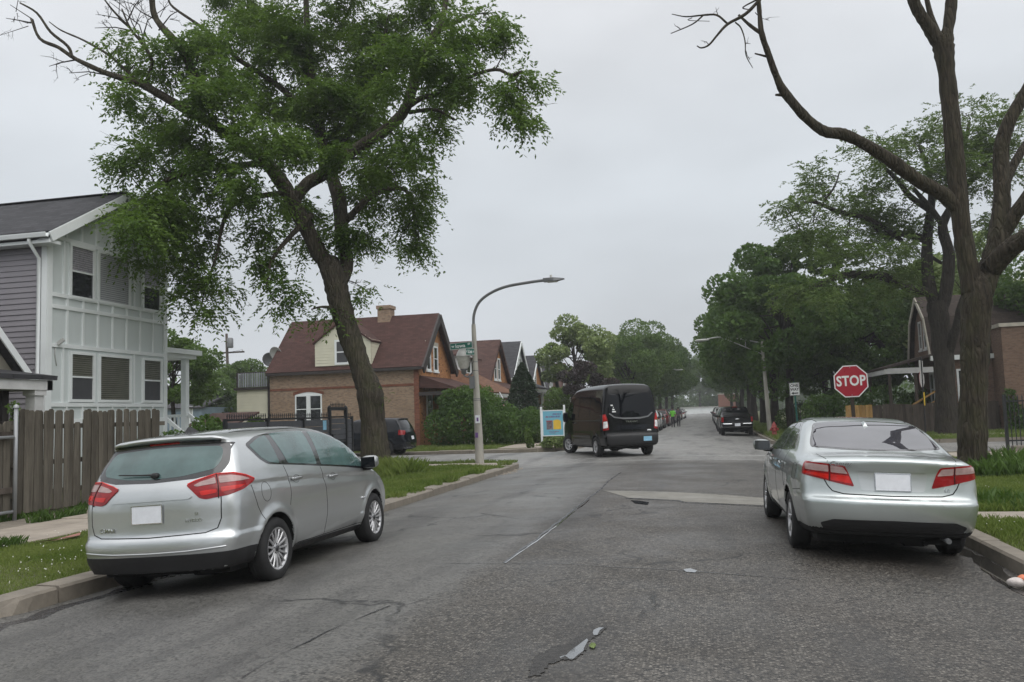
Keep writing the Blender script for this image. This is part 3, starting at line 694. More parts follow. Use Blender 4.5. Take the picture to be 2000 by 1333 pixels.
blades('grass', ((-24, -8.2, 37.9, 44), lambda x, y: ~((x > -9.65) & (y > 38.8)) & ((x < -10.5) | (y > 38.6 + (x + 10.5) * .6))), 26000, 0.12, 0.022, 'trimmed lawn strip in front of the brick house', 7)
blades('grass', ((-8.1, -5.75, 41, 90), lambda x, y: x < -6.0), 16000, 0.14, 0.03, 'grass verge behind the pale blue sign', 8)
blades('grass', ((3.1, 6.25, 39.5, 90), lambda x, y: x > 3.1 + np.maximum(0, 42 - y)), 30000, 0.16, 0.026, 'grass verge around the fire hydrant', 9, patch=0.6)
blades('grass', ((7.9, 30, 37.9, 45.5), lambda x, y: (y < 41.1) | (y > 42.7)), 26000, 0.13, 0.025, 'grass strips beyond the cross street on the right', 10)
# weeds and ground clutter
blades('weed', ((-12.1, -11.0, 7, 17.6), lambda x, y: ((x < -11.9) | (np.abs(x + 11.1) < .06)) & (np.sin(y * 3) > -.5)), 5000, 0.17, 0.016, 'weeds growing along the foot of the picket fence', 11, 'weed', 0.05)
blades('grass', ((-9.6, -7.2, 20.3, 24.5), lambda x, y: ((x + 8.5) / 1.0) ** 2 + ((y - 22.6) / 1.5) ** 2 < 1), 5000, 0.30, 0.014, 'tall uncut grass round the mossy trunk', 15, patch=0.7)
blades('grass', ((-6.35, -5.95, 10, 26.5), lambda x, y: np.sin(y * 2.3) + np.sin(y * 5.1) > .2), 2600, 0.14, 0.012, 'ragged grass spilling over the kerb edge', 16, patch=0.7)
blades('weed', ((4.6, 6.3, 18.2, 21.4), lambda x, y: (x - 5.7) ** 2 + (y - 19.5) ** 2 < 0.8), 1600, 0.38, 0.05, 'tall leafy weeds at the foot of the bare tree', 12, 'weed')
blades('weed', ((3.2, 5.6, 13.3, 15.2), lambda x, y: (x - 4.2) ** 2 / 1.6 + (y - 14.0) ** 2 < 0.5), 500, 0.16, 0.045, 'broad leaved weeds in the verge beside the silver sedan', 13, 'weed')
blades('weed', ((-9.38, -9.22, 9.6, 10.3), lambda x, y: x < 9), 260, 0.16, 0.014, 'grass tuft sprouting from the pavement joint', 14, 'weed', 0.05)
def clover(label, rect, n, seed, s=0.010):
    rr = random.Random(seed); m = MB()
    cl = [(rr.uniform(rect[0], rect[1]), rr.uniform(rect[2], rect[3])) for _ in range(max(3, n // 14))]
    for i in range(n):
        c = rr.choice(cl); x, y = c[0] + rr.gauss(0, .45), c[1] + rr.gauss(0, .45)
        if not (rect[0] < x < rect[1] and rect[2] < y < rect[3]): continue
        z = 0.03 + rr.uniform(.04, .08); r = s * rr.uniform(.6, 1.2)
        m.add([(x - r, y, z), (x + r, y, z), (x, y - r, z), (x, y + r, z), (x, y, z - r), (x, y, z + r)], [(0, 2, 5), (2, 1, 5), (1, 3, 5), (3, 0, 5), (2, 0, 4), (1, 2, 4), (3, 1, 4), (0, 3, 4)])
    tag(m.build('clover', M['clover']), label, kind='stuff')
clover('small white clover flowers in the lawn left of the hatchback', (-9.5, -6.7, 5, 11.5), 190, 3)
clover('small white clover flowers in the verge beside the sedan', (3.2, 6.3, 7.5, 17), 130, 4)
# stems of grass and dry weeds by the rubbish
root = thing('rubbish', 'crumpled clear plastic bag with orange cap in the right gutter', 'litter', tuple(atz(1985, 1146, -0.08)))
def crumple(r, seed, sc):
    bm = bmesh.new(); bmesh.ops.create_icosphere(bm, subdivisions=3, radius=r); rr = random.Random(seed)
    ph = [(Vector((rr.gauss(0, 1), rr.gauss(0, 1), rr.gauss(0, 1))) * 9 / r * .1, rr.random() * 6) for _ in range(7)]
    for v in bm.verts:
        k = sum(abs(math.sin(v.co.dot(p) + q)) for p, q in ph) / 7; v.co *= 0.62 + 0.6 * k
        v.co.x *= sc[0]; v.co.y *= sc[1]; v.co.z = v.co.z * sc[2] + r * sc[2] * 0.85
    me = bpy.data.meshes.new('bag'); bm.to_mesh(me); bm.free(); return me
me = crumple(0.055, 3, (1.25, 1, .8)); me.materials.append(M['litter']); link('bag', me, root)
me = crumple(0.036, 8, (1, 1, 1.0)); me.materials.append(M['litter_orange']); link('cap', me, root, loc=(0.07, 0.05, 0.03))
# ================================================================== VEHICLES: bodies are implicit surfaces, meshed with surface nets
def smax(a, b, k):
    h = np.maximum(k - np.abs(a - b), 0) / k
    return np.maximum(a, b) + h * h * k * 0.25
def catmull(pts, n=6, closed=True):
    P = np.array(pts, float); N = len(P); out = []
    for i in range(N):
        p0, p1, p2, p3 = P[i - 1], P[i], P[(i + 1) % N], P[(i + 2) % N]
        for t in np.arange(n) / n:
            out.append(0.5 * (2 * p1 + (p2 - p0) * t + (2 * p0 - 5 * p1 + 4 * p2 - p3) * t * t + (3 * p1 - p0 - 3 * p2 + p3) * t ** 3))
    return np.array(out)
def sd_poly(P, y, z):
    d = np.full(y.shape, 1e9); ins = np.zeros(y.shape, bool); N = len(P)
    for i in range(N):
        a, b = P[i], P[(i + 1) % N]; e = b - a; wy, wz = y - a[0], z - a[1]; L = e @ e
        if L < 1e-12: continue
        t = np.clip((wy * e[0] + wz * e[1]) / L, 0, 1); d = np.minimum(d, (wy - e[0] * t) ** 2 + (wz - e[1] * t) ** 2)
        c = ((a[1] > z) != (b[1] > z)) & (y < (b[0] - a[0]) * (z - a[1]) / (b[1] - a[1] + 1e-12) + a[0]); ins ^= c
    d = np.sqrt(d); return np.where(ins, -d, d)
class Body:
    def __init__(s, sil, halfw, sec, plan, rear_c, front_c, crown, wheels, arch_r, wheel_z, k=0.1, creases=(), flare=0.02, scoops=(), arch_in=0.45, cat=True, kz=None):
        s.P = catmull(sil, 5) if cat else np.array(sil, float)
        s.ymin, s.zmin = s.P.min(0); s.ymax, s.zmax = s.P.max(0)
        s.h = halfw; s.sec = sec; s.plan = plan; s.rc, s.fc, s.cr = rear_c, front_c, crown; s.wheels = wheels; s.ar = arch_r; s.wz = wheel_z
        s.k = k; s.creases = creases; s.flare = flare; s.scoops = scoops; s.arch_in = arch_in
        s.res = 0.01; s.gy = np.arange(s.ymin - 0.5, s.ymax + 0.5, s.res); s.gz = np.arange(s.zmin - 0.5, s.zmax + 0.5, s.res)
        Y, Z = np.meshgrid(s.gy, s.gz, indexing='ij'); s.T = sd_poly(s.P, Y, Z)
        zz = np.arange(-0.2, 3.2, 0.01); q = np.interp(zz, *zip(*sec)); ker = np.hanning(17); ker /= ker.sum()
        s.zz, s.q = zz, np.convolve(np.pad(q, 8, 'edge'), ker, 'valid')
        yy = np.arange(-2, 6, 0.02); q = np.interp(yy, *zip(*plan)); ker = np.hanning(21); ker /= ker.sum()
        s.yy, s.qy = yy, np.convolve(np.pad(q, 10, 'edge'), ker, 'valid')
    def tab(s, y, z):
        fy = np.clip((y - s.gy[0]) / s.res, 0, len(s.gy) - 1.001); fz = np.clip((z - s.gz[0]) / s.res, 0, len(s.gz) - 1.001)
        i, j = fy.astype(int), fz.astype(int); a, b = fy - i, fz - j; T = s.T
        return (T[i, j] * (1 - a) + T[i + 1, j] * a) * (1 - b) + (T[i, j + 1] * (1 - a) + T[i + 1, j + 1] * a) * b
    def half(s, y, z):
        w = s.h * np.interp(z, s.zz, s.q) * np.interp(y, s.yy, s.qy)
        for (ys, zs, depth, wid, y0, y1) in s.creases:     # depth<0 insets just below the line, >0 stands proud below it
            zc = np.interp(y, ys, zs); t = (zc - z) / wid
            fade = np.clip((y - y0) / 0.25, 0, 1) * np.clip((y1 - y) / 0.25, 0, 1)
            w = w + depth * fade * np.clip(1 - t, 0, 1) * np.clip(t / 0.32, 0, 1) * (t > 0)
        for yw in s.wheels:
            r = np.hypot(y - yw, z - s.wz); w = w + s.flare * np.exp(-((r - s.ar - 0.02) / 0.065) ** 2)
        return w
    def F(s, p):
        x, y, z = p[..., 0], p[..., 1], p[..., 2]; ax = np.abs(x); u = ax / s.h
        m = np.clip((y - s.ymin) / (s.ymax - s.ymin), -0.2, 1.2); bcoef = -s.rc * np.clip(1 - m * 2, 0, 1.3) + s.fc * np.clip(m * 2 - 1, 0, 1.3)
        ye = y + bcoef * np.minimum(u, 1.3) ** 3; ze = z + s.cr * np.minimum(u, 1.3) ** 2 * np.clip((z - 0.6) / 0.5, 0, 1)
        f = smax(s.tab(ye, ze), (ax - s.half(y, z)) * 0.93, s.k)
        for (fn) in s.scoops: f = fn(f, x, y, z)
        for yw in s.wheels:
            r = np.hypot(y - yw, z - s.wz); f = np.maximum(f, -np.maximum(r - s.ar, s.arch_in - ax))
        return f
    def grad(s, p, e=0.006):
        g = np.empty_like(p)
        for a in range(3):
            d = np.zeros(3); d[a] = e; g[..., a] = (s.F(p + d) - s.F(p - d)) / (2 * e)
        return g
    def normal(s, p, e=0.006):
        g = s.grad(p, e); return g / (np.linalg.norm(g, axis=-1, keepdims=True) + 1e-9)
    def mesh(s, h):
        nx = int(math.ceil((s.h + 0.12) / h)); xs = (np.arange(-nx, nx + 1)) * h
        ys = np.arange(s.ymin - 0.25, s.ymax + 0.25, h); zs = np.arange(s.zmin - 0.1, s.zmax + 0.12, h)
        X = np.stack(np.meshgrid(xs, ys, zs, indexing='ij'), -1); f = s.F(X); sg = f < 0
        a = sg[:-1, :-1, :-1].astype(np.int8)
        cnt = sum(sg[i:i + sg.shape[0] - 1, j:j + sg.shape[1] - 1, k:k + sg.shape[2] - 1].astype(np.int8) for i in (0, 1) for j in (0, 1) for k in (0, 1))
        act = (cnt > 0) & (cnt < 8); idx = -np.ones(act.shape, int); c = np.argwhere(act); idx[tuple(c.T)] = np.arange(len(c))
        acc = np.zeros((len(c), 3)); n = np.zeros(len(c))
        for ax in range(3):
            o = [q for q in range(3) if q != ax]
            for i in (0, 1):
                for j in (0, 1):
                    d0 = np.zeros(3, int); d0[o[0]] = i; d0[o[1]] = j; d1 = d0.copy(); d1[ax] = 1
                    f0 = f[tuple((c + d0).T)]; f1 = f[tuple((c + d1).T)]; cr = (f0 < 0) != (f1 < 0)
                    t = np.where(cr, f0 / (f0 - f1 + 1e-12), 0); q = c + d0 + 0.0; q[:, ax] += t
                    acc[cr] += q[cr]; n[cr] += 1
        V = acc / n[:, None] * h + np.array([xs[0], ys[0], zs[0]])
        for _ in range(4):
            g = s.grad(V); fv = s.F(V); st = g * (fv / ((g ** 2).sum(1) + 1e-6))[:, None]
            L = np.linalg.norm(st, axis=1, keepdims=True); V = V - st * np.minimum(1, 0.4 * h / (L + 1e-9))
        Fc = []
        for ax in range(3):
            o = [(ax + 1) % 3, (ax + 2) % 3]; sl0 = [slice(None)] * 3; sl1 = [slice(None)] * 3; sl0[ax] = slice(0, -1); sl1[ax] = slice(1, None)
            e = np.argwhere(sg[tuple(sl0)] != sg[tuple(sl1)])
            ok = (e[:, o[0]] > 0) & (e[:, o[1]] > 0) & (e[:, o[0]] < f.shape[o[0]] - 1) & (e[:, o[1]] < f.shape[o[1]] - 1); e = e[ok]
            ins = sg[tuple(e.T)]; q = []
            for (i, j) in ((-1, -1), (0, -1), (0, 0), (-1, 0)):
                d = np.zeros(3, int); d[o[0]] = i; d[o[1]] = j; q.append(idx[tuple((e + d).T)])
            q = np.stack(q, 1); q[~ins] = q[~ins][:, ::-1]; Fc.append(q)
        return V, np.concatenate(Fc)
    def body(s, name, mats, h, parent, dark=None):
        """mats: [paint, underside]; dark(centre, normal) marks faces of the second material"""
        V, Fc = s.mesh(h); N = s.normal(V); C = V[Fc].mean(1); n = N[Fc].mean(1)
        d = (n[:, 2] < -0.6) & (C[:, 2] < 0.45)
        for yw in s.wheels: d |= (np.hypot(C[:, 1] - yw, C[:, 2] - s.wz) < s.ar + 0.004) & (np.abs(C[:, 0]) < s.half(C[:, 1], C[:, 2]) - 0.012)
        if dark is not None: d |= dark(C, n)
        return link(name, np_mesh(name, V, Fc, mats, True, d.astype(int), N), parent)
    def march(s, o, d):
        """first surface point along d from each origin"""
        p = o.copy(); ok = np.ones(len(p), bool)
        for _ in range(130):
            f = s.F(p); p = p + d * (f * 0.7)[:, None]
        return p, np.abs(s.F(p)) < 0.012
FR = {'R': (np.array([9., 0, 0]), np.array([0, 1., 0]), np.array([0, 0, 1.]), np.array([-1., 0, 0])),
      'L': (np.array([-9., 0, 0]), np.array([0, 1., 0]), np.array([0, 0, 1.]), np.array([1., 0, 0])),
      'B': (np.array([0, -9., 0]), np.array([1., 0, 0]), np.array([0, 0, 1.]), np.array([0, 1., 0])),
      'F': (np.array([0, 12., 0]), np.array([1., 0, 0]), np.array([0, 0, 1.]), np.array([0, -1., 0])),
      'T': (np.array([0, 0, 5.]), np.array([1., 0, 0]), np.array([0, 1., 0]), np.array([0, 0, -1.]))}
def diag(az):
    """look-in frame from azimuth az (degrees from the rear, towards +x); u runs to the viewer's right"""
    a = R(az); d = np.array([-math.sin(a), math.cos(a), 0]); u = np.array([math.cos(a), math.sin(a), 0])
    return (-d * 9, u, np.array([0, 0, 1.]), d)
def clip_poly(poly, x0, x1, y0, y1):
    for ax, v, sgn in ((0, x0, 1), (0, x1, -1), (1, y0, 1), (1, y1, -1)):
        out = []
        for i in range(len(poly)):
            a, b = poly[i - 1], poly[i]; ia, ib = (a[ax] - v) * sgn >= 0, (b[ax] - v) * sgn >= 0
            if ia != ib:
                t = (v - a[ax]) / (b[ax] - a[ax]); out.append((a[0] + (b[0] - a[0]) * t, a[1] + (b[1] - a[1]) * t))
            if ib: out.append(b)
        poly = out
        if not poly: break
    return poly
def rounded(poly, r=0.03, n=4):
    out = []; N = len(poly)
    for i in range(N):
        p0, p1, p2 = Vector(poly[i - 1]), Vector(poly[i]), Vector(poly[(i + 1) % N])
        ra = r[i] if isinstance(r, (list, tuple)) else r
        a, b = p0 - p1, p2 - p1; d = min(ra, a.length * .45, b.length * .45)
        A, B = p1 + a.normalized() * d, p1 + b.normalized() * d
        for k in range(n + 1):
            t = k / n; q = A * (1 - t) ** 2 + p1 * 2 * t * (1 - t) + B * t * t; out.append((q.x, q.y))
    return out
def patch(body, name, poly, frame, mat, parent, off=0.004, cell=0.04, rim=0.012, mirror=False, smooth_n=0.02):
    """a panel with its own thickness that follows the body surface: outline poly in the frame's (u,v)"""
    O, U, W, D = FR[frame] if isinstance(frame, str) else frame
    P = [tuple(p) for p in poly]
    xs, ys = [p[0] for p in P], [p[1] for p in P]; keyd, pts, faces = {}, [], []
    def vid(p):
        k = (round(p[0] * 5000), round(p[1] * 5000))
        if k not in keyd: keyd[k] = len(pts); pts.append(p)
        return keyd[k]
    i0, i1 = int(math.floor(min(xs) / cell)), int(math.ceil(max(xs) / cell)); j0, j1 = int(math.floor(min(ys) / cell)), int(math.ceil(max(ys) / cell))
    for i in range(i0, i1):
        for j in range(j0, j1):
            c = clip_poly(P, i * cell, (i + 1) * cell, j * cell, (j + 1) * cell)
            if len(c) >= 3:
                ids = []
                for p in c:
                    q = vid(p)
                    if q not in ids: ids.append(q)
                if len(ids) >= 3: faces.append(ids)
    Q = np.array(pts); o = O + Q[:, :1] * U + Q[:, 1:] * W
    S, ok = body.march(o, np.broadcast_to(D, o.shape)); N = body.normal(S, smooth_n)
    V = S + N * off
    me = bpy.data.meshes.new(name)
    faces = [f for f in faces if all(ok[k] for k in f)]
    bm = bmesh.new(); lay = bm.verts.layers.int.new('id'); bv = [bm.verts.new(v) for v in V]
    for k, v in enumerate(bv): v[lay] = k
    for f in faces:
        try: bm.faces.new([bv[k] for k in f])
        except ValueError: pass
    Nf = [tuple(n) for n in N]
    for f in bm.faces:
        f.smooth = True; f.normal_update()
        if f.normal.dot(Vector(Nf[f.verts[:][0][lay]])) < 0: f.normal_flip()
    be = [e for e in bm.edges if len(e.link_faces) == 1]
    if be and rim:
        r = bmesh.ops.extrude_edge_only(bm, edges=be)
        for v in [q for q in r['geom'] if isinstance(q, bmesh.types.BMVert)]:
            v.co -= Vector(Nf[v[lay]]) * rim
    for v in [v for v in bm.verts if not v.link_faces]: bm.verts.remove(v)
    bm.verts.index_update(); idl = [v[lay] for v in bm.verts]; bm.to_mesh(me); bm.free(); me.materials.append(mat)
    me.normals_split_custom_set_from_vertices([Nf[k] for k in idl])
    return link(name, me, parent)
def ribbon(body, name, path, frame, mat, parent, w=0.006, off=0.0015, step=0.03, closed=False):
    O, U, W, D = FR[frame] if isinstance(frame, str) else frame
    P = []
    pp = list(path) + ([path[0]] if closed else [])
    for a, b in zip(pp, pp[1:]):
        n = max(1, int(math.hypot(b[0] - a[0], b[1] - a[1]) / step)); P += [(a[0] + (b[0] - a[0]) * k / n, a[1] + (b[1] - a[1]) * k / n) for k in range(n)]
    P.append(pp[-1]); P = np.array(P); T = np.gradient(P, axis=0); T /= np.linalg.norm(T, axis=1, keepdims=True) + 1e-9
    Nn = np.stack([-T[:, 1], T[:, 0]], 1); Q = np.concatenate([P - Nn * w / 2, P + Nn * w / 2]); n = len(P)
    o = O + Q[:, :1] * U + Q[:, 1:] * W; S, ok = body.march(o, np.broadcast_to(D, o.shape)); N = body.normal(S, 0.015)
    Vt, Vb = S + N * off, S - N * 0.006; V = np.concatenate([Vt, Vb]); F = []
    for i in range(n - 1):
        if ok[i] and ok[i + 1] and ok[n + i] and ok[n + i + 1] and np.linalg.norm(S[i] - S[i + 1]) < 0.3:
            F += [(i, i + 1, n + i + 1, n + i), (i, i + 2 * n, i + 1 + 2 * n, i + 1), (n + i, n + i + 1, 3 * n + i + 1, 3 * n + i)]
    if not F: return None
    V = np.array(V); F = np.array(F); used = np.unique(F); rm = -np.ones(len(V), int)
    lab = np.arange(len(V))
    for _ in range(400):
        m_ = lab[F].min(1); l2 = lab.copy(); np.minimum.at(l2, F.ravel(), np.repeat(m_, F.shape[1]))
        if (l2 == lab).all(): break
        lab = l2
    cnt = np.bincount(lab[F[:, 0]]); F = F[lab[F[:, 0]] == cnt.argmax()]; used = np.unique(F); rm[used] = np.arange(len(used)); V = V[used]; F = rm[F]
    return link(name, np_mesh(name, V, F, mat, True), parent)
def mir(poly): return [(-a, b) for a, b in poly][::-1]
TEXT_B = (R(90), 0, 0)      # lettering that faces the rear

def wheel(parent, loc, rad, width, side, rim_mat, spokes=15, rim_r=None, steer=0.0, style='multi', cap=None):
    """side=+1: outer face towards +x.  wheel > tyre, rim (> hub_cap)"""
    root = link('wheel', None, parent, loc=loc, rot=(0, 0, steer)); rr = rim_r or rad * 0.68; s = side; w = width
    t = MB()
    prof = [(rr - .01, -w * .48), (rr + .015, -w * .5), (rad - .035, -w * .5), (rad - .008, -w * .40), (rad, -w * .30), (rad, w * .30), (rad - .008, w * .40), (rad - .035, w * .5), (rr + .015, w * .5), (rr - .005, w * .46), (rr - .02, w * .3)]
    t.lathe([(r, h * s) for r, h in prof], 40, axis='x')
    for k in (-.12, .12):      # circumferential grooves read as ribs
        t.lathe([(rad + .001, (k - .02) * w), (rad + .004, k * w), (rad + .001, (k + .02) * w)], 40, axis='x')
    t.build('tyre', M['rubber'], root)
    m = MB(); m.lathe([(rr - .005, w * .46 * s), (rr - .022, w * .44 * s), (rr - .03, w * .32 * s), (rr - .035, -w * .3 * s)], 40, axis='x')
    xo = w * .43 * s
    m.lathe([(0.0, xo - .012 * s), (.055, xo - .012 * s), (.068, xo - .03 * s)], 16, axis='x')
    for k in range(spokes):
        a = 2 * math.pi * (k + (.16 * (k % 2) if style == 'pairs' else 0)) / spokes
        wd = (.011 if style == 'multi' else .03 if style == 'five' else .016)
        ca, sa = math.cos(a), math.sin(a); pa = Vector((0, -sa, ca))
        A = Vector((xo - .024 * s, .05 * ca, .05 * sa)); B = Vector((xo - .006 * s, (rr - .02) * ca, (rr - .02) * sa))
        vs = []
        for P_, ww in ((A, wd * 1.25), (A * .5 + B * .5 + Vector((.006 * s, 0, 0)), wd), (B, wd * 1.15)):
            vs += [P_ - pa * ww, P_ + Vector((.010 * s, 0, 0)) - pa * ww * .55, P_ + Vector((.010 * s, 0, 0)) + pa * ww * .55, P_ + pa * ww, P_ - Vector((.03 * s, 0, 0))]
        fs = []
        for q in (0, 5):
            for j in range(5): fs.append((q + j, q + (j + 1) % 5, q + 5 + (j + 1) % 5, q + 5 + j))
        m.add(vs, fs)
    rim = m.build('rim', rim_mat, root)
    b = MB(); b.lathe([(0.0, xo - .09 * s), (rr - .04, xo - .09 * s), (rr - .04, xo - .12 * s)], 24, axis='x'); b.build('brake_disc', M['under'], root)
    c = MB(); c.lathe([(0.0, xo + .0 * s), (.028, xo - .002 * s), (.03, xo - .012 * s)], 14, axis='x')
    for k in range(5):
        a = 2 * math.pi * k / 5 + .3; c.lathe([(0, xo - .008 * s), (.009, xo - .01 * s), (.009, xo - .02 * s)], 6, axis='x', org=(0, .048 * math.cos(a), .048 * math.sin(a)))
    c.build('hub_cap', cap or M['alloy_dark'], root); return root
def pod(name, mat, parent, c, r, n=(16, 10), sq=0.75):
    """rounded pod (mirror housing, handle, lamp housing)"""
    V, F = [], []
    f = lambda t: math.copysign(abs(t) ** sq, t)
    for j in range(n[1] + 1):
        ph = -math.pi / 2 + math.pi * j / n[1]
        for i in range(n[0]):
            th = 2 * math.pi * i / n[0]; V.append((c[0] + r[0] * f(math.cos(ph)) * f(math.cos(th)), c[1] + r[1] * f(math.cos(ph)) * f(math.sin(th)), c[2] + r[2] * f(math.sin(ph))))
    for j in range(n[1]):
        for i in range(n[0]): F.append((j * n[0] + i, j * n[0] + (i + 1) % n[0], (j + 1) * n[0] + (i + 1) % n[0], (j + 1) * n[0] + i))
    return link(name, np_mesh(name, V, F, mat, True), parent)
def surf(body, frame, u, v):
    O, U, W, D = FR[frame] if isinstance(frame, str) else frame
    S, ok = body.march((O + u * U + v * W)[None], D[None]); return Vector(S[0]), Vector(body.normal(S, 0.02)[0])
# ================================================================== THE TWO SILVER CARS IN FRONT
def up(az, x, y): return x * math.cos(R(az)) + y * math.sin(R(az))
def handles(b, root, fr, spots, mat):
    for (u, v) in spots:
        P, N = surf(b, fr, u, v); s = 1 if fr == 'R' else -1
        h = link('door_handle', None, root, loc=P)
        pod('grip', mat, h, (0.03 * s, 0, 0.004), (.014, .095, .017))
        pod('keyhole', mat, h, (0.018 * s, .10 if fr == 'L' else -.10, 0.004), (.016, .022, .019))
        ring = [(u + .075 * math.cos(t), v + .042 * math.sin(t)) for t in lin(0, 2 * math.pi, 22)]
        ribbon(b, 'handle_recess', ring, fr, M['plastic'], root, w=.004, off=.001)
def badge(b, root, txt, size, x, z, mat, sx=1.15, ital=0.0):
    P, N = surf(b, 'B', x, z); az = math.atan2(N.x, -N.y); el = math.asin(max(-1, min(1, N.z)))
    o = text('badge', txt, size, mat, root, P + N * .004, (R(90) - el, 0, az), .003, sx, bold=.001, shear=ital); return o
def plate(b, root, x, z, mat, w=.305, h=.155, frame=True, blocks=True):
    P, N = surf(b, 'B', x, z); az = math.atan2(N.x, -N.y); el = math.asin(max(-1, min(1, N.z)))
    o = link('number_plate', None, root, loc=P + N * .012, rot=(-el, 0, az))
    m = MB(); m.bbox((-w / 2, -.004, -h / 2), (w / 2, .002, h / 2), .002); m.build('plate_sheet', mat, o)
    if frame:
        m = MB()
        for a, c in (((-w / 2 - .008, -.007, -h / 2 - .008), (w / 2 + .008, .004, -h / 2)), ((-w / 2 - .008, -.007, h / 2), (w / 2 + .008, .004, h / 2 + .008)),
                     ((-w / 2 - .008, -.007, -h / 2), (-w / 2, .004, h / 2)), ((w / 2, -.007, -h / 2), (w / 2 + .008, .004, h / 2))): m.box(a, c)
        m.build('plate_frame', M['chrome'], o)
    return o
def underside(root, x0, y0, y1, z):
    m = MB(); m.box((-x0, y0, z), (x0, y1, z + .12))
    for s in (-1, 1): m.box((s * .12 + .18 * s - .1, y0 + .2, z - .05), (s * .12 + .18 * s + .1, y0 + .9, z + .02))
    m.tube([(.35, y0 - .05, z + .02), (.35, y0 + .8, z + .0), (.2, y1 - .6, z)], .028, 8)
    m.beam((-.75, 0, .3), (.75, 0, .3), .12, .1); m.build('underbody', M['under'], root)

